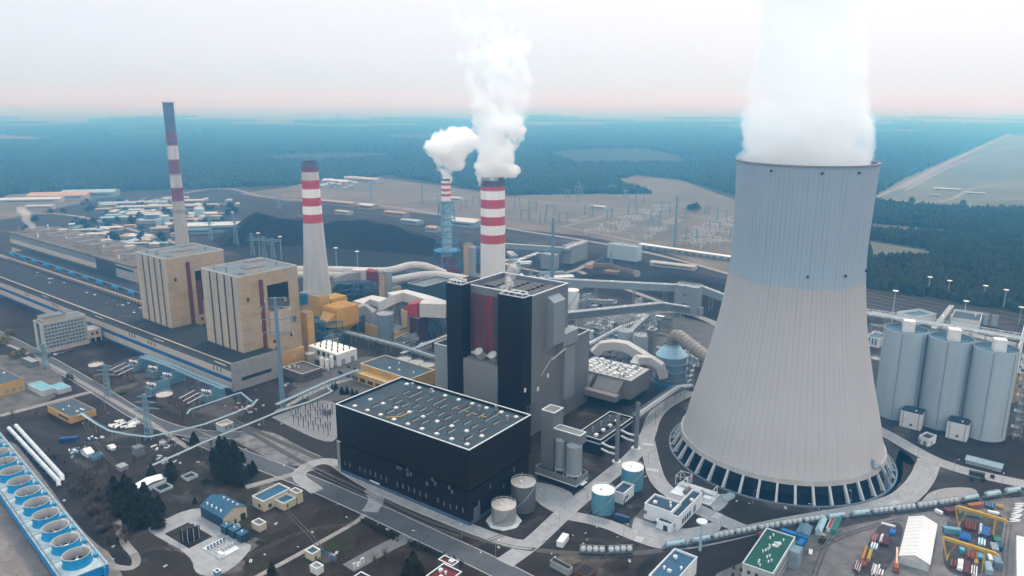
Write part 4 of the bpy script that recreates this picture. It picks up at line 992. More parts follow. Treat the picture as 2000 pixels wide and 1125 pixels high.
def tank(label, c, top, rpx, wall, roof, cat='tank', name='storage_tank', cone=.06, rings=0, stair=True, n=36, group=None, legs=0, z0=0):
    x, y = G(*c); h = HT(c[0], c[1], top); r = rpx * depth(x, y, h / 2) / FOC
    t = thing(name, label, cat, (x, y), group); b = MB(); b.lathe(x, y, [(r, z0), (r, h)], n)
    for k in range(rings):
        z = z0 + (h - z0) * (k + 1) / (rings + 1); b.lathe(x, y, [(r, z - .15), (r + .14, z - .15), (r + .14, z + .15), (r, z + .15)], n)
    b.build('shell', wall, t); b = MB(); b.lathe(x, y, [(r + .12, h - .25), (r + .12, h), (0, h + r * cone)], n); b.build('roof', roof, t)
    b = MB()
    for k in range(14):
        a0, a1 = 2 * pi * k / 14, 2 * pi * (k + 1) / 14; p = [(x + r * cos(a), y + r * sin(a), h + 1.1) for a in (a0, a1)]; b.beam(p[0], p[1], .12); b.beam(p[0], (p[0][0], p[0][1], h), .12)
    b.build('railing', mCOPE, t, 0)
    b = MB(); b.cyl(x - r * .2, y - r * .1, h, h + r * cone + .8, max(.4, r * .1), 10); b.build('hatch', mCOPE, t)
    if stair:
        b = MB(); a = [(x + (r + .5) * cos(q), y + (r + .5) * sin(q), h * k / 12) for k, q in ((k, -2.6 + 2.0 * k / 12) for k in range(13))]; b.tube(a, .35, 4); b.build('stair', mSTEEL, t, 0)
    for k in range(legs):
        a = 2 * pi * k / legs + .4; b = MB(); b.beam((x + r * .9 * cos(a), y + r * .9 * sin(a), 0), (x + r * .9 * cos(a), y + r * .9 * sin(a), z0 + .3), .5); b.build('leg', mSTEEL, t, 0)
    return t, x, y, r, h
def pipes(label, px, h, r, n, mat, step=18, name='pipe_bridge', cat='pipe bridge', gap=2.6, rack=None, sup=None, smoothit=0, h1=None):
    m = len(px); hs = [h + ((h1 if h1 is not None else h) - h) * i / max(1, m - 1) for i in range(m)]
    pts = [(*G(a, c, z), z) for (a, c), z in zip(px, hs)]
    if smoothit: pts = smooth(pts, smoothit)
    t = thing(name, label, cat, pts[0][:2])
    for k in range(n):
        o = offs([p[:2] for p in pts], (k - (n - 1) / 2) * gap * r); b = MB(); b.tube([(*q, p[2]) for q, p in zip(o, pts)], r, 8); b.build('pipe', mat[k % len(mat)] if isinstance(mat, (list, tuple)) else mat, t)
    w = n * gap * r * .5 + .4
    if rack:
        for a, c in zip(pts, pts[1:]):
            L = (Vector(c) - Vector(a)).length
            b = MB(); b.truss((a[0], a[1], a[2] - r - .3), (c[0], c[1], c[2] - r - .3), w * 2, rack[0], rack[2] if len(rack) > 2 else .25, max(1, int(L / 4))); b.build('lattice_girder', rack[1], t, 0)
    acc = step / 2
    for a, c in zip(pts, pts[1:]):
        L = hypot(c[0] - a[0], c[1] - a[1]); 
        while acc < L:
            q = acc / L; x, y, z = (a[i] + (c[i] - a[i]) * q for i in range(3)); nx, ny = -(c[1] - a[1]) / L * w, (c[0] - a[0]) / L * w
            b = MB(); b.beam((x + nx, y + ny, 0), (x + nx, y + ny, z - r), .3); b.beam((x - nx, y - ny, 0), (x - nx, y - ny, z - r), .3); b.beam((x + nx, y + ny, z - r - .15), (x - nx, y - ny, z - r - .15), .3)
            b.build('support', sup or mSTEEL, t, 0); acc += step
        acc -= L
    return t
def rduct(mb, path, w, h):
    """box-section duct along a polyline (faceted at its bends)"""
    pts = [Vector(p) for p in path]; rows = []
    for i, p in enumerate(pts):
        d = (pts[min(i + 1, len(pts) - 1)] - pts[max(i - 1, 0)]).normalized(); q = d.cross(Vector((0, 0, 1)))
        q = q.normalized() if q.length > .05 else Vector((1, 0, 0)); u = q.cross(d).normalized()
        ww = w[i] if isinstance(w, (list, tuple)) else w; hh = h[i] if isinstance(h, (list, tuple)) else h
        rows.append([p + q * ww / 2 - u * hh / 2, p + q * ww / 2 + u * hh / 2, p - q * ww / 2 + u * hh / 2, p - q * ww / 2 - u * hh / 2])
    mb.add([v for r in rows for v in r], [(i * 4 + j, i * 4 + (j + 1) % 4, i * 4 + 4 + (j + 1) % 4, i * 4 + 4 + j) for i in range(len(rows) - 1) for j in range(4)] + [(0, 1, 2, 3), tuple(len(rows) * 4 - 1 - j for j in range(4))])
    return mb
def at(px, py, z): return (*G(px, py, z), z)
# ---------------------------------------------------------------- around the new block
mWALL = M('white_wall', (.58, .60, .62), .7, .08, .15)
mBLROOF = M('navy_roofing', (.022, .045, .068), .75, .3, .15)
mTANKB = M('teal_blue_tank', (.075, .20, .27), .5, .12, .15, streak=1)
mTANKS = M('silver_tank', (.33, .33, .33), .38, .15, .15, streak=1, metal=.35)
mTANKD = M('dull_steel_tank', (.11, .115, .125), .45, .2, .2, streak=1, metal=.3)
mTOPW = M('white_tank_top', (.70, .68, .67), .6, .1, .3)
mNAVY = M('navy_container', (.010, .05, .12), .55, .2, .4)
sb('white flat roofed switch building, longest wing beside the cooling tower road', (1310, 1031), 1001, 1259, 1331, mWALL, mBLROOF, roofbits=3, wins=(('v', 14, 3, 3, 2, 2, 9, mGLS),))
sb('white wing joined to the switch building, nearest the cooling tower', (1324, 1037), 1010, 1306, 1372, mWALL, mBLROOF, roofbits=1, wins=(('u', 5, 1.5, 2, 3, 4, 3), ('u', 20, 1, 3, 4, 1, 3, M('blue_gate', (.06, .13, .22), .5), 'gate')))
sb('low white porch block in front of the switch building', (1310, 1041), 1026, 1282, 1322, mWALL, mBLROOF, wins=(('v', 2, 0.1, 2.4, 3, 1, 3, mDGL, 'door'), ('v', 8, 2, 2, 1.6, 1, 4), ('u', 3, 2, 1.6, 1.6, 1, 4)))
sb('small white pump house between two blue tanks', (1217, 986), 965, 1196, 1239, mWALL, mBLROOF, roofbits=0, wins=(('u', 2, 2.2, 1.4, 1.8, 2, 2.2), ('u', 0.6, 0.1, 1.1, 2.6, 1, 3, mDGL, 'door')))
tank('blue steel tank with white roof, nearer of the pair by the pump house', (1177, 997), 956, 22.3, mTANKB, mTOPW, rings=3)
tank('blue steel tank with white roof, farther of the pair by the pump house', (1234, 951), 911, 21, mTANKB, mTOPW, rings=3)
tank('low shiny silver tank in front of the black hall corner', (984, 1018), 985, 24, mTANKS, M('silver_top', (.45, .44, .43), .4, .15, .3, metal=.3), rings=2)
tank('tall dull steel tank with railing, behind the low silver tank', (1022, 992), 941, 24, mTANKD, mTANKS, rings=1)
def plinth_pad(px, r, lab):
    x, y = G(*px); t = thing('tank_pad', lab, 'concrete pad', (x, y)); b = MB(); b.cyl(x, y, 0, .5, r, 8); b.build('pad', mCOPE, t, 0)
plinth_pad((984, 1018), 9.6, 'octagonal concrete pad under the low silver tank')
def container(x, y, a, label, m, L=6.1, W=2.45, H=2.6, name='container', cat='container', group=None, z=0):
    t = thing(name, label, cat, (x, y, z), group); b = MB(); b.box(x, y, z + .15, L, W, H, a); b.build('body', m, t, 0)
    b = MB(); n = int(L / .6)
    for k in range(n):
        for s in (-1, 1):
            u = -L / 2 + .3 + k * L / n; b.box(x + cos(a) * u - sin(a) * s * (W / 2 + .02), y + sin(a) * u + cos(a) * s * (W / 2 + .02), z + .3, .18, .08, H - .3, a)
    b.build('ribs', m, t, 0); b = MB(); b.box(x + cos(a) * (L / 2 + .03), y + sin(a) * (L / 2 + .03), z + .25, .06, W - .2, H - .25, a); b.build('door', m, t, 0)
    b = MB(); b.box(x, y, z + H + .15, L + .1, W + .1, .12, a); b.build('roof', M('container_roof_' + m.name, tuple(min(.7, c * 1.6 + .04) for c in lin('#50585f')), .6, .3, .4) if False else m, t, 0); return t
x, y = G(1215, 1016); container(x, y, radians(-30), 'dark blue steel container on grass beside the nearer blue tank', mNAVY, 8)
x, y = G(1099, 1061); container(x, y, radians(64), 'white cabin standing alone on grass by the railway', mWALL, 8.5, 3.4, 3)
# podium with two small silos and its shaft
def podium():
    F, Lu, Lv, h = site((1125, 962), 938, 1045, 1149); t = thing('silo_podium', 'dark grey podium block with white band carrying two grey silos', 'industrial building', F.o)
    wallring(F, 1.2, Lu - 1.2, 1.2, Lv - 1.2, 0, h * .42, mDK2, t, 'base'); slab(F, 0, Lu, 0, Lv, h * .42, h * .52, mCOPE, t, 'white_band')
    wallring(F, .02, Lu, .02, Lv, h * .52, h, mGRY, t); slab(F, .6, Lu - .6, .6, Lv - .6, h * .6, h * .72, mBLKR, t)
    b = MB(); b.fb(F, 5, 11, 1.1, 1.25, 0, h * .36); b.fb(F, 14, 20, 1.1, 1.25, 0, h * .36); b.build('gate', mBLK, t, 0)
    b = MB(); b.fb(F, -2, 0, Lv * .3, Lv * .7, h * .40, h * .44); b.build('canopy', mCOPE, t, 0)
    u0 = F.lu(1097, 40, Lv); 
    b = MB(); b.fb(F, u0, u0 + 9, Lv - 8, Lv + 2, h * .7, 42); b.build('shaft', mGRY, t, 0); cope(F, u0, u0 + 9, Lv - 8, Lv + 2, 42, t)
    b = MB(); b.fb(F, 1, u0, Lv - 9, Lv - 2, 27, 33); b.build('head_bridge', mGRY, t, 0); cope(F, 1, u0 - .2, Lv - 9, Lv - 2, 33, t)
    for q, (uu, vv, rr, z1, lab) in enumerate(((u0 - 5, Lv - 8, 3.4, 27, 'slimmer grey silo left on the dark podium'), (4.5, Lv - 9, 4.6, 26.8, 'wider grey silo right on the dark podium'))):
        x, y, _ = F.p(uu, vv); zb = h * .72; s = thing('silo', lab, 'silo', (x, y, zb)); b = MB(); b.lathe(x, y, [(rr, zb + 3), (rr, z1)], 28); b.lathe(x, y, [(rr, z1), (rr * .4, z1 + 1.2), (0, z1 + 1.2)], 28)
        b.lathe(x, y, [(rr * .35, zb + .8), (rr, zb + 3)], 28); b.build('shell', mGR2, s); b = MB(); b.lathe(x, y, [(rr + .02, zb + 3.6), (rr + .1, zb + 3.6), (rr + .1, zb + 4.1), (rr + .02, zb + 4.1)], 28); b.build('band', mCOPE, s)
        for k in range(4):
            a = k * pi / 2 + .5; b = MB(); b.beam((x + rr * cos(a), y + rr * sin(a), zb), (x + rr * cos(a), y + rr * sin(a), zb + 3.2), .35); b.build('leg', mCOPE, s, 0)
podium()
def dark_low():
    t, F, Lu, Lv, h = sb('dark overhanging equipment building with white coping near two grey stacks', (1172, 892), 860, 1127, 1236, mDK, mBLKR, 'equipment building', base=(mBLK, 6))
    b = MB(); b.ring(F, -.1, Lu + .1, -.1, Lv + .1, h * .72, h * .79, .3); b.build('white_band', mCOPE, t, 0)
    for k in range(8):
        b = MB(); b.fb(F, Lu * .3, Lu * .3 + 2, 4 + k * 4.5, 6.8 + k * 4.5, h - .9, h + .6); b.build('roof_vent', mBLK if k % 2 else mUNIT, t, 0)
    for k in range(3): b = MB(); b.cyl(*F.p(Lu * .6, 8 + 11 * k)[:2], h - .9, h + 3.5, .6, 8); b.build('exhaust', mSTEEL, t)
dark_low()
def stack(c, top, rpx, label, elbow):
    x, y = G(*c); h = HT(*c, top); r = rpx * depth(x, y, h / 2) / FOC; t = thing('exhaust_stack', label, 'stack', (x, y)); b = MB()
    b.lathe(x, y, [(r, 0), (r, h), (r * .8, h), (r * .8, h - 1), (0, h - 1)], 20); b.build('shell', M('stack_grey', (.13, .15, .17), .5, .15, .2, streak=1), t)
    b = MB(); b.cyl(x, y, 0, .6, r * 2.2, 8); b.build('pad', mCOPE, t, 0)
    for z in elbow:
        b = MB(); a = radians(-126); b.tube([(x, y, z), (x - 5, y + 2.5, z + .2), (x - 9, y + 5.5, z + 1.2)], .7, 10); b.build('inlet_pipe', mCOPE, t)
stack((1204, 902), 810, 4.2, 'grey exhaust stack with white elbow pipe, nearer of two', (5, 9)); stack((1242, 876), 786, 4.4, 'grey exhaust stack with white elbow pipe, farther of two', (5, 9))
# dust filter house, absorber and its duct to the tower
mDUCT = M('pale_duct', (.40, .385, .375), .5, .12, .15)
mBRN = M('taupe_cladding', (.165, .155, .15), .5, .12, .1)
def filter_house():
    F, Lu, Lv, h = site((1230, 797), 745, 1120, 1270); t = thing('filter_house', 'taupe dust filter house with rows of white units on its pale roof', 'filter house', F.o)
    Lu = min(Lu, 60); z0 = h * .30
    b = MB(); b.fb(F, 0, Lu, 0, Lv, z0, h); b.build('wall', mBRN, t, 0); b = MB(); b.fb(F, .3, Lu - .3, .3, Lv - .3, h, h + .3); b.build('roof', mDUCT, t, 0)
    b = MB(); b.fb(F, 2, Lu - 2, 2, Lv - 2, 0, z0); b.build('underframe', mBLK, t, 0)
    rg = random.Random(3)
    for i in range(9):
        for j in range(6):
            u, v = 3 + i * 5.6, 2.2 + j * (Lv - 5) / 6 + rg.uniform(-.4, .4)
            if u > Lu - 4: continue
            b = MB(); b.fb(F, u, u + rg.uniform(2, 3.6), v, v + rg.uniform(1.3, 2.4), h + .3, h + rg.uniform(1.2, 2.6)); b.build('roof_unit', mUNIT if rg.random() > .2 else mCOPE, t, 0)
    for k in range(40):
        u, v = rg.uniform(2, Lu - 3), rg.uniform(1.5, Lv - 2); b = MB(); b.fb(F, u, u + .8, v, v + .8, h + .3, h + rg.uniform(1, 3)); b.build('roof_motor', mSTEEL, t, 0)
    b = MB()
    for a, c, zz in ((Lu * .95, Lu * .62, 0), (Lu * .55, Lu * .12, 1)):
        vs = [F.p(a, 0, h * .95), F.p(c, 0, h * .95), F.p(c, 0, z0 * .9), F.p(a, 0, z0 * .9), F.p(a, -9, h * .62), F.p(c, -9, h * .62), F.p(c, -9, z0 * 1.4), F.p(a, -9, z0 * 1.4)]
        b.add(vs, [(4, 5, 1, 0), (5, 6, 2, 1), (6, 7, 3, 2), (7, 4, 0, 3), (7, 6, 5, 4)])
    b.fb(F, 4, Lu, -15, -9, z0 * 1.3, h * .6); b.build('inlet_duct', mBRN, t, 0)
    b = MB(); rduct(b, [F.p(12, Lv - 2, h + 1), F.p(12, Lv + 3, h + 4.5), F.p(4, Lv + 8, h + 4.5), F.p(-4, Lv + 9, h + 1), F.p(-7, Lv + 10, h - 8)], 7, 6); b.build('outlet_duct', mDUCT, t, 0)
    b = MB(); rduct(b, [F.p(52, Lv + 5, h + .5), F.p(47, Lv + 9, h + 7), F.p(38, Lv + 12, h + 9), F.p(28, Lv + 14, h + 9), F.p(12, Lv + 16, h + 2), F.p(-6, Lv + 19, h - 8)], 8, 7); b.build('outlet_duct', mDUCT, t, 0)
    b = MB(); b.lattice(*F.p(30, Lv + 8)[:2], 0, h + 3, 9, 9, .4, 6, radians(-36)); b.build('support_frame', mSTEEL, t, 0)
    return F, Lv, h
FF, LvF, hF = filter_house()
ax, ay = G(1308, 752); aR = 30 * depth(ax, ay, 20) / FOC; aH = HT(1308, 752, 692)
def absorber():
    t = thing('absorber_tower', 'round blue grey absorber vessel with conical top and brown ribbed duct', 'absorber', (ax, ay)); mAB = M('absorber_blue', (.13, .20, .26), .45, .15, .12, streak=1)
    b = MB(); b.lathe(ax, ay, [(aR, 0), (aR, aH)], 40); b.build('shell', mAB, t); b = MB(); b.lathe(ax, ay, [(aR + .2, aH), (aR * .5, aH + 7), (aR * .5, aH + 9)], 40); b.build('cone', M('absorber_cone', (.24, .40, .50), .4, .1, .2), t)
    for z in (aH * .3, aH * .55, aH * .8):
        b = MB(); b.lathe(ax, ay, [(aR, z), (aR + 1.8, z), (aR + 1.8, z + .3), (aR, z + .3)], 40); b.lathe(ax, ay, [(aR + 1.7, z + 1.1), (aR + 1.85, z + 1.1), (aR + 1.85, z + 1.3), (aR + 1.7, z + 1.3)], 40); b.build('walkway', mSTEEL, t)
    b = MB(); b.lathe(ax, ay, [(aR + .5, 0), (aR + 2.5, 0), (aR + 2.5, 4), (aR + .5, 5)], 40); b.build('skirt', M('absorber_skirt', (.05, .14, .24), .5), t)
    for k in range(5):
        b = MB(); x, y = ax + (aR + 1.8) * cos(-.5), ay + (aR + 1.8) * sin(-.5); b.tube([(x - 2 + k * 1.2, y - 3, 3 + k * 4), (x + 2 + k * .6, y - 1, 3.5 + k * 4)], .8, 8); b.build('recycle_pipe', mCOPE, t)
    b = MB(); b.lattice(ax + aR + 3, ay - 5, 0, aH + 4, 4, 4, .35, 9); b.build('stair_frame', mSTEEL, t, 0)
    # glass-fibre duct carrying the cleaned gas into the cooling tower
    z1 = aH + 10; end = Vector((TX - ax, TY - ay, 0)).normalized(); e = Vector((TX, TY, 0)) - end * 46
    pth = [(ax, ay, aH + 7.5), (ax, ay, z1 + 2), (ax + end.x * 3.5, ay + end.y * 3.5, z1 + 6.2), (ax + end.x * 8.5, ay + end.y * 8.5, z1 + 8.0), (ax + end.x * 14, ay + end.y * 14, z1 + 7.0), (e.x, e.y, z1 - 3)]
    pth = smooth(pth, 2); b = MB(); b.tube(pth, 4.7, 28, False); d = b.build('gas_duct', M('fibreglass_duct', (.235, .195, .17), .5, .2, .2, streak=1), t)
    b = MB(); acc = 2.0
    for p, q in zip(pth, pth[1:]):
        P, Q = Vector(p), Vector(q); L = (Q - P).length
        while acc < L: c = P + (Q - P) * (acc / L); dd = (Q - P).normalized() * .25; b.tube([c - dd, c + dd], 4.95, 28); acc += 4.2
        acc -= L
    b.build('stiffening_rings', M('duct_ring', (.20, .165, .145), .6), d)
absorber()
for c, top, lab in (((1220, 692), 645, 'corrugated grey silo left of a pair behind the filter house'), ((1252, 700), 654, 'corrugated grey silo right of a pair behind the filter house')):
    tank(lab, c, top, 15.5, M('corrugated_grey', (.30, .33, .35), .5, .1, .2), mGR2, 'silo', 'silo', .22, rings=9, stair=False)
sb('tall narrow dark grey shaft beside the corrugated silos', (1274, 706), 646, 1264, 1284, mGRY, mBLKR, 'shaft building')
# conveyors
mGAL = M('gallery_cladding', (.20, .245, .28), .55, .15, .3, seam=(0, 1.4))
mGALR = M('gallery_roof', (.24, .25, .26), .6, .2, .3)
def conveyor(label, a, c, za, zc, w, h, legs, latt=False, name='conveyor_gallery'):
    p0, p1 = Vector(at(*a, za)), Vector(at(*c, zc)); t = thing(name, label, 'conveyor', p0[:2]); b = MB()
    up = Vector((0, 0, h / 2)); rduct(b, [p0 + up, p1 + up], w, h)
    b.build('gallery', M('gallery_shadow', (.10, .12, .14), .7) if latt else mGAL, t, 0); b = MB(); rduct(b, [p0 + up * 2.12, p1 + up * 2.12], w + .6, .3); b.build('roof', mGALR, t, 0)
    if latt: b = MB(); b.truss(p0 - Vector((0, 0, .2)), p1 - Vector((0, 0, .2)), w + .5, h + .2, .38, int((p1 - p0).length / 3.2)); b.build('lattice_girder', mGR2, t, 0)
    n = max(3, int((p1 - p0).length / 25)); d = (p1 - p0); ang = atan2(d.y, d.x)
    for k in range(n):
        q = p0 + d * ((k + .5) / n); b = MB(); b.box(q.x, q.y, q.z + h + .2, 3, 1.4, .7, ang); b.build('roof_lantern', mUNIT, t, 0)
    for f in legs:
        q = p0 + d * f; b = MB(); nx, ny = -sin(ang) * w * .5, cos(ang) * w * .5; zz = q.z
        for s in (-1, 1):
            for e in (-1.6, 1.6): b.beam((q.x + nx * s + e * cos(ang), q.y + ny * s + e * sin(ang), 0), (q.x + nx * s + e * cos(ang), q.y + ny * s + e * sin(ang), zz), .4)
            m = max(2, int(zz / 6))
            for i in range(m): b.beam((q.x + nx * s - 1.6 * cos(ang), q.y + ny * s - 1.6 * sin(ang), zz * i / m), (q.x + nx * s + 1.6 * cos(ang), q.y + ny * s + 1.6 * sin(ang), zz * (i + 1) / m), .3)
        b.build('trestle', mGR2, t, 0)
    return t
zt = HT(1297, 597, 562)
conveyor('long pale conveyor gallery running left from the tall transfer tower', (1325, 569), (1070, 556), zt, zt, 7, 7, (.10, .33, .62))
conveyor('pale conveyor gallery dropping from the transfer tower behind the cooling tower', (1366, 570), (1440, 598), zt, zt - 12, 7, 7, (.32,))
conveyor('lattice sided conveyor rising across the yard to the boiler house', (1290, 603), (1090, 625), 22, 30, 6, 6, (.1, .35, .55, .78), True)
conveyor('short lattice conveyor between the kink and the transfer tower foot', (1345, 611), (1292, 603), 16, 22, 6, 6, (.3,), True)
def transfer():
    t, F, Lu, Lv, h = sb('tall grey transfer tower where the conveyors meet, beside the cooling tower', (1359, 617), 563, 1318, 1373, mGR2, mGALR, 'transfer tower', wins=(('v', 11, 10, 5, 1.2, 1, 9), ('v', 11, 20, 5, 1.2, 1, 9), ('v', 11, 29, 5, 1.2, 1, 9)), roofbits=2)
    b = MB(); b.ring(F, 1, Lu - 1, 1, Lv - 1, h + 1.6, h + 1.8, .15); b.build('railing', mCOPE, t, 0); b = MB(); b.fb(F, -4, -.05, 3, 10, 0, 8); b.build('pump_annex', mSTEEL, t, 0)
transfer()
sb('grey angled conveyor house with white coping by the switchyard edge', (1115, 516), 482, 1098, 1148, mGR2, mGALR, 'transfer house', roofbits=2)
sb('square grey drive house in front of the angled conveyor house', (1082, 528), 499, 1056, 1092, mGR2, mGALR, 'drive house', roofbits=2)
sb('broad pale wagon tipper house beside the coal yard rails', (1243, 512), 483, 1187, 1254, M('pale_blue_cladding', (.34, .41, .46), .6, .1, .2), mGALR, 'tipper house', roofbits=3)
sb('small hip roofed pale kiosk right of the slim blue pylon', (1105, 566), 552, 1090, 1111, mGR2, mGALR, 'kiosk')
conveyor('pale conveyor bridge rising behind the big red and white chimney', (985, 484), (1100, 492), 12, 16, 7, 6, (.2, .6))
conveyor('white edged bridge climbing to the tipper house', (1104, 490), (1143, 474), 20, 22, 8, 3, (.5,))
conveyor('low ochre ended belt bridge in front of the coal yard', (1142, 590), (1200, 592), 6, 8, 5, 3, (.4, .8))
conveyor('long thin belt bridge slanting below the lattice conveyor', (1190, 690), (1265, 620), 8, 20, 4, 3, (.3, .6), True)
x, y = G(1127, 627); tank('white round tank behind the boiler house right edge', (1116, 606), 566, 14, mWALL, mTOPW, rings=1)
# ---------------------------------------------------------------- dense process plant behind the filter house
rp = random.Random(17); GP = 'process equipment behind the filter house'
def equip(px, k):
    x, y = G(*px); nm, lab, cat = (('vertical_vessel', 'small upright grey process vessel behind the filter house', 'vessel'), ('pipe_tower', 'small steel pipe frame behind the filter house', 'pipe frame'), ('process_cabin', 'small flat roofed process cabin behind the filter house', 'cabin'), ('drum', 'lying white drum on saddles behind the filter house', 'drum'))[k]
    t = thing(nm, lab, cat, (x, y), GP + ', ' + cat + 's'); a = radians(-36 + 90 * rp.randrange(2))
    if k == 0: b = MB(); r, h = rp.uniform(1.2, 2.4), rp.uniform(5, 11); b.lathe(x, y, [(r, .8), (r, h), (r * .5, h + r * .5), (0, h + r * .6)], 14); b.build('shell', rp.choice((mGR2, mCOPE, mGRY)), t); b = MB(); b.cyl(x, y, 0, .8, r * 1.15, 10); b.build('plinth', mKERB, t)
    elif k == 1:
        w, h = rp.uniform(4, 8), rp.uniform(6, 13); b = MB(); b.lattice(x, y, 0, h, w, w, .35, 3, a); b.build('structure', rp.choice((mGR2, mSTEEL)), t, 0)
        for q in range(4): b = MB(); z = h * (.3 + .2 * q); b.tube([(x - 9 * cos(a), y - 9 * sin(a) + q, z), (x + 9 * cos(a), y + 9 * sin(a) + q, z)], .4, 7); b.build('pipe', rp.choice((mCOPE, mGR2, mUNIT, mSTEEL)), t)
    elif k == 2: b = MB(); L, W, h = rp.uniform(5, 12), rp.uniform(4, 7), rp.uniform(3, 7); b.box(x, y, 0, L, W, h, a); b.build('wall', rp.choice((mGRY, mGR2, mWALL, mNAVY)), t, 0); b = MB(); b.box(x, y, h, L + .5, W + .5, .35, a); b.build('roof', rp.choice((mCOPE, mBLKR, mUNIT)), t, 0)
    else:
        b = MB(); c, s = cos(a) * 3, sin(a) * 3; b.tube([(x - c * 1.15, y - s * 1.15, 2), (x - c, y - s, 2), (x + c, y + s, 2), (x + c * 1.15, y + s * 1.15, 2)], [.7, 1.3, 1.3, .7], 14); b.build('shell', mUNIT, t)
        for e in (-.6, .6): b = MB(); b.box(x + c * e, y + s * e, 0, .6, 2.2, 1.1, a); b.build('saddle', mKERB, t, 0)
for poly, n in (([(1150, 655), (1185, 632), (1290, 625), (1310, 640), (1270, 660), (1205, 690), (1165, 690)], 58), ([(1120, 575), (1180, 590), (1260, 596), (1140, 612), (1112, 605)], 16), ([(990, 545), (1060, 540), (1100, 560), (1020, 575)], 12), ([(700, 655), (770, 680), (840, 690), (845, 668), (800, 655)], 12), ([(1320, 690), (1380, 690), (1345, 740)], 10), ([(600, 655), (680, 655), (660, 672), (610, 690)], 8)):
    k = 0
    while k < n:
        px = (rp.uniform(min(p[0] for p in poly), max(p[0] for p in poly)), rp.uniform(min(p[1] for p in poly), max(p[1] for p in poly)))
        if inside(*px, poly): equip(px, rp.choice((0, 1, 1, 2, 2, 3)) if n > 20 else rp.choice((0, 1, 2))); k += 1
pipes('lattice pipe bridge turning from the grey stacks past the absorber', [(1243, 812), (1300, 772), (1325, 755), (1352, 752)], 9, .5, 4, [mCOPE, mGR2], 16, rack=(2, mGR2, .25))
pipes('pale pipe rack crossing behind the corrugated silos', [(1150, 672), (1210, 640), (1260, 622)], 10, .5, 4, [mCOPE, mGR2, mUNIT], 14, rack=(2, mGR2, .25))
pipes('long grey pipe rack along the absorber yard', [(1180, 648), (1260, 672), (1330, 690), (1400, 712)], 8, .5, 4, [mGR2, mCOPE], 16)
pipes('dark edged belt gallery behind the absorber', [(1225, 640), (1300, 655), (1372, 672)], 9, 1.2, 1, [mGRY], 18)
# ---------------------------------------------------------------- old plant : ducts, precipitators, ash houses, sheds, pylons
mYW = M('yellow_render', (.44, .27, .085), .8, .16, .12, dirt=((.33, .21, .09), .07, .57), ang=AO)
mYW2 = M('deep_yellow_cladding', (.50, .27, .055), .6, .14, .2, seam=(2.4, 0), seam_k=.9, ang=AO)
mTAN = M('tan_cladding', (.42, .30, .18), .75, .15, .2)
mROUND = M('white_duct', (.48, .455, .44), .6, .15, .12)
mSTB = M('blue_frame_steel', (.035, .14, .26), .6, .25, .4)
mRUST = M('rust_brown', (.10, .055, .045), .85, .35, .2)
def precip(g, top, r, label, u=22, duct=None):
    F, _, Lv, h = site(g, top, None, r, ang=AO); t = thing('dust_precipitator', label, 'dust precipitator', F.o)
    z0 = h * .45; b = MB(); b.fb(F, 0, u, 0, Lv, z0, h); b.build('casing', mYW2, t, 0)
    b = MB()
    for k in range(2):
        a, c = u * k / 2, u * (k + 1) / 2; vs = [F.p(a, 0, z0), F.p(c, 0, z0), F.p(c, Lv, z0), F.p(a, Lv, z0), F.p((a + c) / 2 - 1, Lv * .35, z0 * .45), F.p((a + c) / 2 + 1, Lv * .35, z0 * .45), F.p((a + c) / 2 + 1, Lv * .45, z0 * .45), F.p((a + c) / 2 - 1, Lv * .45, z0 * .45)]
        b.add(vs, [(0, 1, 5, 4), (1, 2, 6, 5), (2, 3, 7, 6), (3, 0, 4, 7), (4, 5, 6, 7)])
    b.build('hopper', mYW2, t, 0)
    for k in range(5): b = MB(); b.fb(F, u * k / 5 + .4, u * k / 5 + 2.4, .5, Lv - .5, h, h + 1.8); b.build('roof_box', mYW2, t, 0); b = MB(); b.fb(F, u * k / 5 + 2.6, u * k / 5 + 3.6, 2, Lv - 2, h, h + .9); b.build('roof_gap', mSTRIP, t, 0)
    vs = [F.p(2, 0, h * .9), F.p(u - 2, 0, h * .9), F.p(u - 2, 0, z0), F.p(2, 0, z0), F.p(5, -8, h * .68), F.p(u - 6, -8, h * .68), F.p(u - 6, -8, h * .5), F.p(5, -8, h * .5)]
    b = MB(); b.add(vs, [(4, 5, 1, 0), (5, 6, 2, 1), (6, 7, 3, 2), (7, 4, 0, 3), (7, 6, 5, 4)]); b.build('inlet_cone', mYW2, t, 0)
    for a, c in ((1, 1), (u - 1, 1), (1, Lv - 1), (u - 1, Lv - 1), (u / 2, 1), (u / 2, Lv - 1)): b = MB(); b.beam(F.p(a, c, 0), F.p(a, c, z0), .7); b.build('leg', mSTB, t, 0)
    return F, Lv, h
precip((661, 668), 608, 700, 'large yellow dust precipitator with hopper bottom right of the nearer boiler house')
precip((650, 640), 588, 678, 'yellow dust precipitator partly hidden behind the large yellow one', 18)
def block(label, g, top, l, r, m, roof, name='industrial_block', z0=0, ang=AO, cat='industrial building', wins=()):
    return sb(label, g, top, l, r, m, roof, cat, name, ang, wins=wins, cap=False, base=(mSTB, z0) if z0 else None)
block('tall yellow duct house joined to the nearer boiler house flank', (627, 655), 580, 585, 643, mYW, mROOFG, z0=18)
block('pale yellow annex low at the foot of the nearer boiler house', (604, 690), 612, 585, 612, mYW, mROOFG)
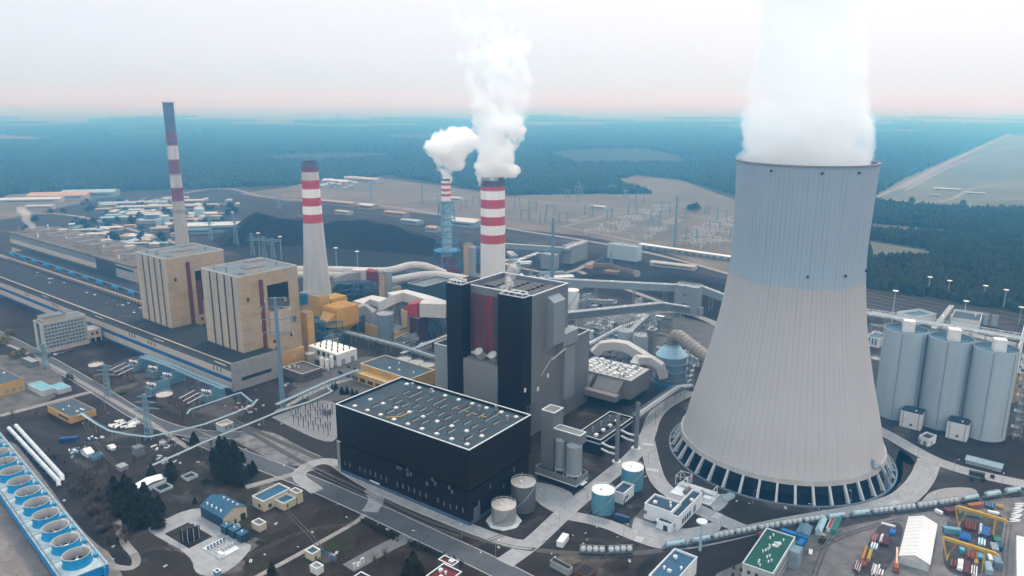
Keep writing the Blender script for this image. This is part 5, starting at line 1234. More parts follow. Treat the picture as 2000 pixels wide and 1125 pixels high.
hv_ = HT(604, 690, 612); x, y, _ = at(592, 594, hv_); b = MB(); t = thing('water_vat', 'round blue vat on the annex roof beside the grey chimney', 'vat', (x, y, hv_)); b.lathe(x, y, [(0, hv_ + .3), (4.6, hv_ + .3), (5, hv_ + 9), (4.5, hv_ + 9), (4.3, hv_ + 5), (0, hv_ + 5)], 20); b.build('shell', M('cobalt_vat', (.02, .12, .26), .6), t); b = MB(); b.cyl(x, y, hv_, hv_ + .3, 5, 12); b.build('base', mSTB, t)
def rduct_thing(label, path, w, h, m, legs=(), name='flue_duct'):
    pts = [at(a, c, z) for a, c, z in path]; t = thing(name, label, 'flue duct', pts[0][:2]); b = MB(); rduct(b, pts, w, h); b.build('casing', m, t, .5)
    for i in legs:
        x, y, z = pts[i]
        for dx in (-w * .4 if not isinstance(w, list) else -3, w * .4 if not isinstance(w, list) else 3):
            b = MB(); b.beam((x + dx - 4, y, 0), (x + dx, y, z), .6); b.beam((x + dx + 4, y, 0), (x + dx, y, z), .6); b.build('leg', mSTB, t, 0)
    return t
def pduct(label, path, r, m, legs=True):
    pts = smooth([at(a, c, z) for a, c, z in path], 2); t = thing('flue_duct', label, 'flue duct', pts[0][:2]); b = MB(); b.tube(pts, r, 18); b.build('casing', m, t)
    n = len(pts)
    for i in range(2, n - 1, 4):
        x, y, z = pts[i]
        for s in (-2.5, 2.5): b = MB(); b.beam((x + s, y, 0), (x + s, y, z - r * .8), .6); b.build('leg', mSTB, t, 0)
        b = MB(); d = (Vector(pts[i + 1]) - Vector(pts[i])).normalized() * .4; p = Vector(pts[i]); b.tube([p - d, p + d], r + .3, 18); b.build('collar', mROUND, t)
    return t
pduct('upper long white round duct running right behind the grey chimney', [(560, 527, 22), (650, 527, 22), (740, 531, 22), (770, 528, 26), (800, 518, 30), (828, 519, 30), (850, 527, 24), (868, 534, 18)], 4.6, mROUND)
pduct('lower white round duct running parallel under the upper white duct', [(560, 537, 17), (650, 537, 17), (735, 540, 17)], 4.2, mROUND)
pduct('fat white round duct leading to the stout red and white chimney', [(768, 548, 18), (800, 542, 22), (830, 537, 24), (865, 538, 24), (905, 545, 22), (950, 556, 20)], 4.8, mROUND)
mGD = M('grey_duct', (.22, .225, .24), .55, .15, .15); mLD = M('light_duct', (.46, .44, .43), .55, .12, .15)
rduct_thing('pale angular duct arching over toward the dark boiler tower', [(748, 612, 12), (752, 598, 26), (765, 582, 34), (790, 577, 34), (830, 588, 32), (885, 606, 28)], 12, 9, mLD, (2, 4))
rduct_thing('grey box duct bending beside the yellow precipitator', [(690, 610, 22), (712, 603, 24), (726, 612, 20), (728, 632, 10)], 10, 9, mGD, (1,))
rduct_thing('flat pale duct roofs behind the yellow precipitator', [(700, 596, 22), (725, 586, 24), (752, 592, 24)], 16, 6, mLD, (1,))
rduct_thing('light grey box duct with flat front beside the red duct hood', [(823, 602, 30), (872, 604, 30)], 14, 13, mLD, (0, 1))
rduct_thing('bright red duct hood left of the light grey box duct', [(793, 606, 26), (804, 602, 29), (822, 602, 30)], [8, 13, 14], [5, 10, 12.5], M('signal_red', (.34, .028, .035), .6, .12, .2), (1,))
rduct_thing('curved grey fan casing on a blue frame right of the grey chimney', [(655, 560, 8), (660, 548, 18), (675, 540, 22), (700, 537, 22)], 13, 9, mGD, (2,))
rduct_thing('light grey duct box behind the curved fan casing', [(690, 536, 22), (716, 537, 22)], 12, 13, mLD, (0, 1))
rduct_thing('dark red box duct end by the tan ash tower', [(717, 538, 20), (733, 540, 20)], [12, 9], [15, 12], M('brick_red', (.17, .02, .03), .7), (0,))
def frame_thing(label, px, z, w, n, m=None):
    x, y = G(*px); t = thing('duct_trestle', label, 'trestle', (x, y)); b = MB(); b.lattice(x, y, 0, z, w, w, .55, n, radians(AO)); b.build('frame', m or mSTB, t, 0)
    b = MB()
    for k in range(n): q = z * (k + 1) / n; b.box(x, y, q, w * .8, w * .8, .3, radians(AO))
    b.build('decks', M('deck_dark', (.03, .05, .07), .7), t, 0)
for px, z, w, n, lab in (((680, 582), 18, 18, 3, 'blue steel frame under the curved grey fan casing'), ((712, 580), 18, 12, 3, 'blue steel frame left of the tan ash tower'), ((835, 655), 30, 14, 4, 'blue A frame trestle under the light grey box duct'),
        ((855, 640), 26, 16, 4, 'blue steel frame hidden beside the dark boiler tower'), ((800, 556), 18, 22, 3, 'blue steel frame under the fat white duct'), ((640, 668), 20, 20, 3, 'blue steel frame below the yellow duct house'), ((615, 672), 22, 14, 3, 'blue stair frame at the nearer boiler house foot'), ((935, 520), 26, 14, 4, 'blue lattice frame left of the stout chimney'), ((690, 640), 10, 16, 2, 'blue steel frame beneath the grey box duct')):
    frame_thing(lab, px, z, w, n)
def ashset(tower, silo, base, tag_):
    (tl, tr, tg, tt), (sx, sg, stp, sr) = tower, silo; F, Lu, _, h = site((tr, tg), tt, tl, None, ang=AO)
    t = thing('ash_tower', 'narrow tan ash tower with dark slit, ' + tag_, 'ash tower', F.o); b = MB(); b.fb(F, 0, Lu, 0, 9, 0, h); b.build('wall', mTAN, t, 0); b = MB(); b.fb(F, -.1, .1, 4, 5.4, h * .35, h * .9); b.build('slit', mSTRIP, t, 0); b = MB(); b.fb(F, -.3, Lu + .3, -.3, 9.3, h, h + .6); b.build('roof', mROOFG, t, 0)
    tank('banded grey ash silo, ' + tag_, (sx, sg), stp, sr, M('ash_silo_grey', (.22, .27, .30), .5, .12, .15), mGD, 'silo', 'silo', .25, rings=6, stair=False)
    if base: sb('ochre flat ash house, ' + tag_, base[0], base[1], base[2], base[3], mYW, mROOFG, 'ash house', ang=AO, wins=(('u', 4, 8, 9, 1.2, 1, 9), ('u', 4, 3, 9, 1.2, 1, 9)))
ashset((740, 752, 592, 535), (760, 590, 530, 7.5), ((758, 590), 566, 740, 784), 'right of the red box duct')
ashset((905, 915, 552, 478), (922, 550, 482, 8), ((925, 560), 545, 890, 950), 'behind the slim lattice chimney')
ashset((991, 1002, 560, 511), (1009, 560, 512, 7), None, 'right of the stout chimney')
sb('ochre stepped ash house under a large blue grey silo', (775, 671), 648, 712, 796, mYW, mROOFG, 'ash house', ang=AO, wins=(('u', 4, 5, 10, 1.4, 1, 9), ('u', 4, 11, 10, 1.4, 1, 9), ('v', 20, 11, 5, 1.6, 1, 9)))
tank('large blue grey banded silo standing on the ochre ash house', (754, 668), 612, 16, M('slate_silo', (.14, .19, .22), .5, .15, .2), mGD, 'silo', 'silo', .1, rings=6, stair=False)
def slim(label, g, top, l, r, m): sb(label, g, top, l, r, m, mROOFG, 'stair tower', 'stair_tower', AO)
slim('tan stair tower behind the large blue grey silo', (796, 664), 608, 783, 802, mTAN)
sb('dark red clad frame building under the red duct hood', (818, 668), 622, 800, 835, M('dark_red_clad', (.055, .022, .028), .7), mROOFG, ang=AO)
pipes('long pale lattice pipe rack running below the ochre ash house', [(674, 648), (702, 655), (776, 674), (870, 704)], 9, .5, 4, [mGR2, mCOPE], 22, rack=(2.4, mGR2, .3))
pipes('pipe rack slanting right toward the dark boiler tower', [(784, 690), (840, 668), (890, 648)], 8, .45, 3, [mCOPE, mGR2], 20)
# sheds between old and new blocks
t, F, Lu, Lv, h = sb('white workshop with rows of dark roof vents', (660, 716), 693, 601, 697, mWALL, mTOPW, 'workshop', ang=AO, wins=(('v', 2, 5, 4, 4, 4, 7, mSTRIP), ('u', 4, .1, 4, 5, 2, 10, mGR2, 'gate')), cap=False)
for i in range(5):
    for j in range(3): b = MB(); u, v = Lu * (.12 + .19 * i), Lv * (.2 + .3 * j); b.cyl(*F.p(u, v)[:2], h, h + 2.4, .55, 8); b.build('roof_vent', mSTRIP, t)
for k, px in enumerate(((629, 720), (639, 723), (648, 717))): tank('white upright gas tank, %s of three before the white workshop' % ('left', 'middle', 'right')[k], px, px[1] - 21, 4, mUNIT, mTOPW, 'gas tank', 'gas_tank', .4, stair=False, n=20)
tank('beige round tank left of the white workshop', (607, 712), 690, 8.5, M('beige_tank', (.26, .22, .19), .7, .2, .3), M('beige_lid', (.33, .29, .26), .7), rings=2, stair=False)
sb('low brown flat roofed shed beside the tall blue pole', (591, 748), 731, 552, 629, M('brown_brick', (.10, .08, .075), .85), M('brown_felt', (.085, .075, .07), .9, .3, .1), ang=AO, wins=(('u', 2, 3.5, 1.4, 1.4, 8, 3),), roofbits=3)
sb('long yellow building with slate roof behind the black hall', (802, 768), 741, 704, 849, mYW, M('slate_blue_roof', (.05, .072, .095), .85, .2, .1), ang=AO, roofbits=4, wins=(('v', 6, 4, 4, 2, 9, 8, mSTRIP),))
sb('low yellow front wing with canopy before the long yellow building', (770, 770), 752, 694, 800, mYW, mYW, ang=AO, wins=(('v', 6, 1, 6, 3, 7, 9, mSTRIP, 'gate'),))
for k, px in enumerate(((789, 712), (813, 718), (837, 723))): tank('flat cream tank, %s of three behind the long yellow building' % ('left', 'middle', 'right')[k], px, px[1] - 11, 14.5, M('cream_tank', (.34, .30, .27), .7, .12, .2), M('cream_lid', (.42, .38, .35), .7, .1, .2), stair=False)
sb('tan gabled gallery head with glazed frame behind the dark boiler tower', (830, 612), 560, 796, 885, M('dark_steelwork', (.035, .05, .065), .6), M('glass_roof', (.045, .07, .085), .4), 'gallery head', ang=AO)
# pylons and masts
def pole(c, top, label, arms, w=3.2, m=None, n=10):
    x, y = G(*c); h = HT(c[0], c[1], top); m = m or M('slate_pole', (.12, .20, .27), .5, .12, .3); t = thing('power_pole', label, 'power pole', (x, y)); b = MB()
    b.lathe(x, y, [(w * .62, 0), (w * .36, h), (0, h)], n); b.build('pole', m, t)
    for row, half in arms:
        z = bis(lambda q: PX(x, y, q)[1] - row, 0, 214); L = half * depth(x, y, z) / FOC; a = radians(12)
        b = MB(); b.tube([(x - L * cos(a), y - L * sin(a), z + .6), (x, y, z), (x + L * cos(a), y + L * sin(a), z + .6)], [.2, .42, .2], 6); b.build('crossarm', m, t)
        for s in (-1, 1): b = MB(); b.cyl(x + s * L * .95 * cos(a), y + s * L * .95 * sin(a), z - 2.4, z + .4, .22, 6); b.build('insulator', mUNIT, t)
    return t
pole((553, 795), 581, 'tall slate blue tubular power pole with four crossarms at the old hall corner', ((583, 20), (600, 28), (624, 30), (649, 30)))
pole((1078, 572), 425, 'tall bare slate blue pole right of the stout chimney', ((428, 4),), 4.2)
pole((1317, 488), 382, 'distant slate pole in the switchyard left of the cooling tower', ((384, 6), (392, 14)), 3.6)
def mast(c, top, label, grp='floodlight masts by the coal yard'):
    x, y = G(*c); h = HT(c[0], c[1], top); t = thing('floodlight_mast', label, 'floodlight mast', (x, y), grp); b = MB(); b.lathe(x, y, [(.8, 0), (.4, h), (0, h)], 8); b.build('pole', M('mast_blue', (.28, .38, .45), .5), t)
    b = MB(); b.lathe(x, y, [(.4, h - .6), (2.8, h - .4), (2.8, h + .2), (.4, h + .2)], 10); b.build('lamp_ring', mUNIT, t); 
for px, top, lab in (((508, 505), 455, 'floodlight mast left of the portal pylon'), ((550, 508), 462, 'floodlight mast just left of the grey chimney'), ((658, 530), 484, 'floodlight mast just right of the grey chimney'), ((699, 532), 491, 'floodlight mast above the tan ash tower')): mast(px, top, lab)
mPYL = M('pylon_steel', (.17, .27, .34), .6, .2, .5)
def pylon(c, top, label, w=7, grp='lattice pylons'):
    x, y = G(*c); h = HT(c[0], c[1], top); t = thing('lattice_pylon', label, 'pylon', (x, y), grp); b = MB(); b.lattice(x, y, 0, h, w, 1.4, .42, 7); b.build('tower', mPYL, t, 0)
    for k, q in enumerate((.68, .82, .95)):
        L = (9, 7, 5)[k]; b = MB(); b.beam((x - L, y, h * q), (x + L, y, h * q), .4); b.beam((x - L, y, h * q), (x, y, h * q + 1.6), .25); b.beam((x + L, y, h * q), (x, y, h * q + 1.6), .25); b.build('crossarm', mPYL, t, 0)
for px, top, lab in (((517, 505), 462, 'lattice pylon with a linked twin left of the grey chimney'), ((534, 507), 465, 'right twin lattice pylon left of the grey chimney'), ((494, 500), 455, 'lattice pylon before the coal heap ridge'), ((412, 470), 420, 'lattice pylon behind the farther boiler house'), ((545, 408), 385, 'small far lattice pylon left of the grey chimney top'), ((726, 395), 352, 'far lattice pylon on the dry field'),
        ((462, 480), 425, 'lattice pylon at the left foot of the coal heap'), ((292, 858), 770, 'blue green lattice pylon on the lawn by the long pipe bridge'), ((212, 775), 712, 'blue green lattice pylon by the junction road'), ((90, 720), 672, 'lattice pylon near the office slab road'), ((825, 400), 360, 'far lattice pylon left of the slim chimney'), ((1130, 395), 350, 'far lattice pylon at the woodland edge')): pylon(px, top, lab, 6 if px[1] < 600 else 4)
b = MB(); x0, y0, _ = at(517, 505, 0); x1, y1, _ = at(534, 507, 0); t = thing('pylon_beam', 'horizontal lattice beam linking the twin pylons', 'beam', (x0, y0)); b.truss((x0 - 14, y0 - 1, 26), (x1 + 14, y1 - 1, 26), 3, 2.5, .35, 8); b.build('beam', mPYL, t, 0)
# pipe bridges and transformer bays in front of the old hall
mPW = M('lagged_pipe', (.36, .44, .48), .45, .15, .4); mCYP = M('cyan_pipe', (.11, .24, .33), .5, .25, .5)
pipes('twin pale pipe bridge curving from the yellow pump house across the lawn', [(152, 812), (160, 808), (190, 828), (214, 841), (250, 848), (290, 853), (345, 842), (400, 828), (450, 809), (492, 792), (502, 780)], 6, .38, 2, [mPW, mCYP], 20)
pipes('thin pipe bridge slanting from the barn up to the new block', [(289, 912), (340, 890), (390, 867), (450, 842), (510, 818), (545, 803), (600, 786), (640, 768), (648, 764), (628, 748)], 6, .4, 2, [mPW, mGR2], 24)
pipes('blue pipe bridge leaving the old hall corner toward the lawn', [(366, 808), (372, 800), (420, 784), (470, 767), (492, 785)], 7, .36, 2, [mCYP, mPW], 18)
pipes('long blue pipe rack climbing right to the yellow building', [(540, 790), (580, 772), (640, 745), (700, 722)], 9, .4, 3, [mCYP, mPW, mGR2], 22, gap=3.4)
pipes('cyan pipe rack running along the old hall front', [(278, 695), (330, 712), (390, 738), (440, 758)], 11, .36, 5, [mCYP, mPW], 20, gap=4.5)
mTRF = M('transformer_blue', (.12, .18, .22), .55, .25, .5)
def transformer(px, label):
    x, y = G(*px); a = radians(AO); t = thing('transformer', label, 'transformer', (x, y)); b = MB(); b.box(x, y, .8, 11, 5, 6, a); b.build('tank', mTRF, t, 0)
    for k in range(8): b = MB(); q = -4.8 + k * 1.35; b.box(x + cos(a) * q - sin(a) * 3.2, y + sin(a) * q + cos(a) * 3.2, 1, .5, 1.6, 4.8, a); b.build('radiator', mTRF, t, 0)
    b = MB(); b.tube([(x - 4, y + 3, 8.6), (x + 4, y - 1, 8.6)], 1.0, 12); b.build('conservator', mUNIT, t)
    for k in range(3): b = MB(); q = -3 + k * 3; b.lathe(x + cos(a) * q, y + sin(a) * q, [(.5, 6.8), (.35, 8), (.5, 8.3), (.3, 10), (0, 10.2)], 8); b.build('bushing', mRUST, t)
    b = MB(); b.box(x + 6, y + 5, 0, .8, 12, 10, a); b.build('fire_wall', mCYP, t, 0)
for px, lab in (((262, 726), 'blue transformer behind the left fenced bay'), ((404, 786), 'blue transformer behind the right fenced bay'), ((300, 738), 'pale transformer with fat duct, left of two mid bay units'), ((328, 752), 'pale transformer with fat duct, right of two mid bay units'), ((297, 772), 'greenish small transformer at the roadside')): transformer(px, lab)
def fence(pts, h, label, m, post=4.0, name='fence', cat='fence', rails=3, infill=.9):
    P = [G(*p) for p in pts]; t = thing(name, label, cat, P[0]); b = MB(); pb = MB()
    for a, c in zip(P, P[1:]):
        L = hypot(c[0] - a[0], c[1] - a[1]); n = max(1, int(L / post))
        for k in range(n + 1): x, y = a[0] + (c[0] - a[0]) * k / n, a[1] + (c[1] - a[1]) * k / n; pb.box(x, y, 0, .35, .35, h, 0)
        for k in range(rails): z = h * (k + 1) / rails; b.beam((*a, z - .15), (*c, z - .15), .14)
        if infill:
            k = int(L / infill)
            for i in range(k): x, y = a[0] + (c[0] - a[0]) * i / k, a[1] + (c[1] - a[1]) * i / k; b.beam((x, y, .1), (x, y, h * .96), .11)
    b.build('mesh', m, t, 0); p = pb.build('posts', m, t, 0); return t
mFEN = M('brown_fence', (.15, .12, .095), .85, .2, .5)
for q, lab, dz in (([(183, 745), (219, 760), (262, 745), (230, 728)], 'left', 0), ([(320, 800), (358, 818), (396, 796), (362, 782)], 'right', 0)):
    fence(q, 6, 'tall brown slatted fence round the %s transformer bay' % lab, mFEN)
    cx, cy = sum(p[0] for p in q) / 4, sum(p[1] for p in q) / 4; x, y = G(cx, cy); t = thing('insulator_bay', 'dense row of dark insulators inside the %s brown fence' % lab, 'insulators', (x, y))
    for i in range(6):
        for j in range(4): b = MB(); xx, yy = x + (i - 2.5) * 3.2, y + (j - 1.5) * 3.6; b.lathe(xx, yy, [(.3, 0), (.3, 3), (.55, 3.4), (.3, 5), (.5, 5.4), (.2, 7), (0, 7)], 6); b.build('insulator', mRUST, t)
tank('round cream tank left of the left fenced bay', (189, 726), 712, 13, M('brown_tank', (.10, .085, .08), .8), M('cream_lid', (.42, .38, .35), .7, .1, .2), stair=False)
tank('round brown tank with cream lid beside the right fenced bay', (323, 787), 770, 15, M('brown_tank', (.10, .085, .08), .8), M('cream_lid', (.42, .38, .35), .7, .1, .2), stair=False)
for k in range(3):
    for q, (a, c) in enumerate((((215, 722), (245, 708)), ((350, 778), (380, 762)))): 
        pipes('white busbar tube %d over the %s fenced bay' % (k + 1, ('left', 'right')[q]) if False else 'white busbar tube, %s of three over the %s fenced bay' % (('lowest', 'middle', 'highest')[k], ('left', 'right')[q]), [(a[0] + k * 8, a[1] + k * 5), (c[0] + k * 8, c[1] + k * 5)], 8, .25, 1, mUNIT, 12, 'busbar', 'busbar')

# outdoor switch bay beside the black hall
mDPOST = M('dark_post', (.05, .048, .052), .7); dp = None
for i in range(9):
    for j in range(5):
        px = (574 + i * 9.6 + j * 4.5, 828 + i * 3.2 - j * 9.5)
        if px[0] > 652 - (px[1] - 810) * .1 or (i * 3 + j) % 6 == 5: continue
        p = G(*px)
        if dp is None:
            dp = thing('switch_post', 'dark insulator post in the gravel switch bay left of the black hall', 'insulator post', p, 'insulator posts left of the black hall'); b = MB(); b.box(p[0], p[1], 0, 1.1, 1.1, .5); b.build('footing', mKERB, dp, 0); b = MB(); b.lathe(p[0], p[1], [(.22, .5), (.22, 3.4), (.42, 3.6), (.25, 4.4), (.42, 4.8), (.22, 6.4), (0, 6.5)], 8); b.build('post', mDPOST, dp); b = MB(); b.beam((p[0] - 1.4, p[1], 6.5), (p[0] + 1.4, p[1], 6.5), .22); b.build('contact_arm', mDPOST, dp, 0)
        else: dup(dp, p, (i + j) * .6, sc=(1, 1, .8 + .1 * ((i * 7 + j * 3) % 5)))
# ---------------------------------------------------------------- left foreground
# bank of fan cooling cells
mCB = M('bright_blue_cladding', (.008, .205, .50), .5, .15, .15, seam=(1.6, 0), seam_k=.82, ang=0, dirt=((.02, .14, .34), .12, .6))
mDECK = M('pale_deck', (.36, .43, .46), .7, .2, .2, dirt=((.26, .30, .31), .15, .58))
mFAN = M('fan_stack_inside', (.40, .39, .375), .8, .2, .3, streak=1, dirt=((.12, .11, .11), .3, .58))
def fanbank():
    z = 13.0; p1, p8 = G(149, 1083, z), G(23, 920, z); d = ((p8[0] - p1[0]) / 7, (p8[1] - p1[1]) / 7); L = hypot(*d); a = atan2(d[1], d[0])
    ux, uy = d[0] / L, d[1] / L; nx, ny = uy, -ux                       # n points to the right of the bank (toward the pipes)
    def q(s, k, zz=0): return (p1[0] + ux * s + nx * k, p1[1] + uy * s + ny * k, zz)
    r = 25.5 * depth(*p1, z) / FOC; zd = 8.2
    e = G(211, 1100, zd); s0 = (e[0] - p1[0]) * ux + (e[1] - p1[1]) * uy; kR = (e[0] - p1[0]) * nx + (e[1] - p1[1]) * ny; kL = -kR * .92; s1 = L * 12.5
    t = thing('cooling_cell_bank', 'long bright blue bank of cooling cells with round fan stacks at lower left', 'cooling cells', q(0, 0))
    def bx(name, a0, a1, k0, k1, z0, z1, m): b = MB(); b.prism([q(a0, k0)[:2], q(a1, k0)[:2], q(a1, k1)[:2], q(a0, k1)[:2]], z0, z1); return b.build(name, m, t, 0)
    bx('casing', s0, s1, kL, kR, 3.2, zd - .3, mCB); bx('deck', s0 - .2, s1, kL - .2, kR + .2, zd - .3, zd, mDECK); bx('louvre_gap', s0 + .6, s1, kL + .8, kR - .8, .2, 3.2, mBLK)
    for k in range(40):
        for kk in (kL + .2, kR - .2): b = MB(); b.beam(q(s0 + .4 + k * 3.9, kk, 0), q(s0 + .4 + k * 3.9, kk, 3.3), .4); b.build('leg', mGR2, t, 0)
    for i in range(12):
        c = q(L * i, 0); st = None; b = MB(); n = 40
        b.m = 0; b.lathe(c[0], c[1], [(r * 1.06, zd), (r * .97, zd + 1.8), (r, z + .5)], n); b.m = 1; b.lathe(c[0], c[1], [(r, z + .5), (r - .35, z + .5), (r * .92, zd + 1.6), (r * .96, zd + .1)], n)
        st = b.build('fan_stack', [M('fan_stack_blue', (.012, .23, .46), .5, .2, .3, streak=1), mFAN], t, .8)
        b = MB(); b.cyl(c[0], c[1], zd + .02, zd + .2, r * .93, 28); b.build('fan_opening', mBLK, st); b = MB(); b.cyl(c[0], c[1], zd + .8, zd + 2.2, .9, 10); b.build('gearbox', mUNIT, st)
        for f in range(6): b = MB(); an = f * pi / 3 + i * .7; b.beam((c[0], c[1], zd + 1.5), (c[0] + r * .85 * cos(an), c[1] + r * .85 * sin(an), zd + 1.5), .55); b.build('fan_blade', M('fan_blade_grey', (.30, .33, .34), .6), st, 0)
        b = MB(); rr = r * 1.35; b.lathe(c[0], c[1], [(r * 1.06, zd + .5), (rr, zd + .02)], n); b.build('stack_skirt', mDECK, st)
        b = MB(); m_ = q(L * i, kR - 2.2); b.box(m_[0], m_[1], zd, 2.4, 1.5, 1.6, a); b.build('fan_motor', M('cyan_motor', (.02, .26, .46), .5), t, 0); b = MB(); b.beam(q(L * i, r * .9, zd + 1.4), q(L * i, kR - 2.5, zd + 1.2), .25); b.build('drive_shaft', mGR2, t, 0)
        b = MB(); b.beam(q(L * (i + .5), kL, zd + .15), q(L * (i + .5), kR, zd + .15), .25); b.build('deck_joint', mGR2, t, 0)
    for kk, zz in ((kR - .9, .5), (kR - 1.5, .9), (kL + .9, .4)): b = MB(); b.tube([q(s0, kk, zd + zz), q(s1, kk, zd + zz)], .18, 6); b.build('cable_tray', mGR2, t)
    for kk in (kL + .1, kR - .1):
        b = MB(); b.beam(q(s0, kk, zd + 1.1), q(s1, kk, zd + 1.1), .12)
        for k in range(50): b.beam(q(s0 + k * 3.1, kk, zd), q(s0 + k * 3.1, kk, zd + 1.1), .1)
        b.build('railing', mGR2, t, 0)
    b = MB(); b.tube([q(s0 - .8, kR - 2, .2), q(s0 - .8, kR - 2, zd - 1), q(s0 + .5, kR - 2, zd - .6)], .5, 10); b.build('riser_pipe', M('cyan_riser', (.01, .24, .50), .5), t)
    return q, s0, s1, kL, kR
QF = fanbank()
for k, (a, c) in enumerate((((17, 836), (114, 940)), ((31, 831), (121, 930)))):
    P, Q = at(*a, 2.2), at(*c, 2.2); t = thing('water_main', 'fat white water pipe, %s of the pair beside the blue fan cells' % ('nearer the cells', 'farther from the cells')[k], 'water pipe', P[:2]); b = MB(); b.tube([(P[0], P[1], 2.2), (Q[0], Q[1], 2.2), (Q[0] + 1, Q[1] - 2, .2)], 1.25, 16); b.build('pipe', M('white_lagging', (.52, .53, .55), .45, .12, .3, dirt=((.2, .19, .2), .25, .62)), t)
    for i in range(8): f = (i + .5) / 8; b = MB(); x, y = P[0] + (Q[0] - P[0]) * f, P[1] + (Q[1] - P[1]) * f; b.box(x, y, 0, 2.8, .5, 1.1, atan2(Q[1] - P[1], Q[0] - P[0]) + pi / 2); b.build('saddle', mKERB, t, 0); b = MB(); dd = Vector((Q[0] - P[0], Q[1] - P[1], 0)).normalized() * .2; c0 = Vector((x, y, 2.2)); b.tube([c0 - dd, c0 + dd], 1.35, 16); b.build('collar', mGR2, t)
sb('yellow pump house with slate roof and maroon foot', (139, 832), 815, 92, 187, mYW, M('slate_blue_roof', (.05, .072, .095), .85, .2, .1), 'pump house', roofbits=6, base=(mMAR, 1.6), cap=False, wins=(('v', 3, 3.2, 14, 1.6, 1, 5), ))
sb('yellow workshop with navy roof cut by the left picture edge', (1, 775), 752, -90, 45, mYW, M('slate_blue_roof', (.05, .072, .095), .85, .2, .1), 'workshop', roofbits=5, cap=False, wins=(('u', 3, 1.5, 3, 2.5, 4, 5, mGR2),))
sb('pale shed with translucent blue roof, larger of two', (83, 775), 764, 53, 107, M('weathered_white', (.38, .40, .41), .8, .2, .3), M('aqua_sheet', (.13, .30, .36), .5, .25, .2), 'shed', cap=False)
sb('pale shed with translucent blue roof, smaller of two', (115, 771), 762, 95, 139, M('weathered_white', (.38, .40, .41), .8, .2, .3), M('aqua_sheet', (.13, .30, .36), .5, .25, .2), 'shed', cap=False)
def gable(label, g, top, l, r, rise, wall, roof, along='u', ang=-36, cat='shed', name='shed', wins=(), over=.4):
    F, Lu, Lv, h = site(g, top, l, r, ang=ang); t = thing(name, label, cat, F.o); b = MB()
    if along == 'u':
        pr = [(0, 0), (Lv, 0), (Lv, h), (Lv / 2, h + rise), (0, h)]; vs = [F.p(u, v, z) for u in (0, Lu) for v, z in pr]
    else:
        pr = [(0, 0), (Lu, 0), (Lu, h), (Lu / 2, h + rise), (0, h)]; vs = [F.p(u, v, z) for v in (0, Lv) for u, z in pr]
    b.add(vs, [(0, 1, 2, 3, 4), (9, 8, 7, 6, 5), (0, 5, 6, 1), (1, 6, 7, 2), (4, 9, 5, 0)]); b.build('wall', wall, t, 0); b = MB(); th = .25
    for s in (0, 1):
        if along == 'u': e0, e1 = (-over, h - over * rise / (Lv / 2)) if not s else (Lv + over, h - over * rise / (Lv / 2)), (Lv / 2, h + rise); vs = [F.p(u, v, z + dz) for dz in (.05, th) for u in (-over, Lu + over) for v, z in (e0, e1)]
        else: e0, e1 = (-over, h - over * rise / (Lu / 2)) if not s else (Lu + over, h - over * rise / (Lu / 2)), (Lu / 2, h + rise); vs = [F.p(u, v, z + dz) for dz in (.05, th) for v in (-over, Lv + over) for u, z in (e0, e1)]
        b.add(vs, [(0, 1, 3, 2), (4, 6, 7, 5), (0, 2, 6, 4), (1, 5, 7, 3), (0, 4, 5, 1), (2, 3, 7, 6)])
    b.build('roof', roof, t, 0)
    for face, s0, z, ww, hh, n, st, m, nm in wins:
        for i in range(n): b = MB(); a = s0 + i * st; b.fb(F, a, a + ww, -.06, .05, z, z + hh) if face == 'v' else b.fb(F, -.06, .05, a, a + ww, z, z + hh); b.build(nm, m, t, 0)
    return t, F, Lu, Lv, h
mNR = M('navy_sheet_roof', (.022, .085, .15), .55, .2, .2, seam=(1.2, 0), seam_k=.85)
mCRM = M('cream_wall', (.43, .39, .29), .8, .1, .3)
gt, gF, gLu, gLv, gh = gable('blue gabled compressor house with cream front at the gas station', (437, 1033), 1012, 391, 481, 3.2, M('navy_wall', (.02, .05, .085), .6), mNR, 'u', cat='compressor house', name='compressor_house')
b = MB(); b.add([gF.p(-.08, v, z) for v, z in ((0, 0), (gLv, 0), (gLv, gh), (gLv / 2, gh + 3.2), (0, gh))], [(0, 4, 3, 2, 1)]); b.build('gable_front', mCRM, gt, 0)
for v, w, hh in ((gLv * .45, 1.2, 2.4), (gLv * .72, 3, 3.6)): b = MB(); b.fb(gF, -.2, -.1, v, v + w, 0, hh); b.build('door', mSTRIP, gt, 0)
for k in range(8): b = MB(); u, v = gLu * (.12 + .1 * k), gLv * (.15 if k % 2 else .75); x, y, _ = gF.p(u, v); b.cyl(x, y, gh + .5, gh + 2.4, .5, 8); b.build('roof_vent', mUNIT, gt)
sb('cream office with navy roof and white rim at the gas station', (516, 1000), 980, 492, 567, mCRM, mNR, 'office', wins=(('v', 3, 1.5, 1.6, 2, 1, 4), ('u', 3, 1, 2, 2.2, 1, 4), ('u', 8, 3.4, 1.6, .8, 4, 2.4)))
sb('small cream wing with blue roof joined to the cream office', (555, 998), 984, 536, 578, mCRM, mNR, 'office wing', wins=(('u', 2, 1, 1, 2, 1, 3),))
sb('cream stair head with grey flat roof behind the cream office wing', (582, 985), 964, 566, 591, mCRM, mROOFG, 'stair head')
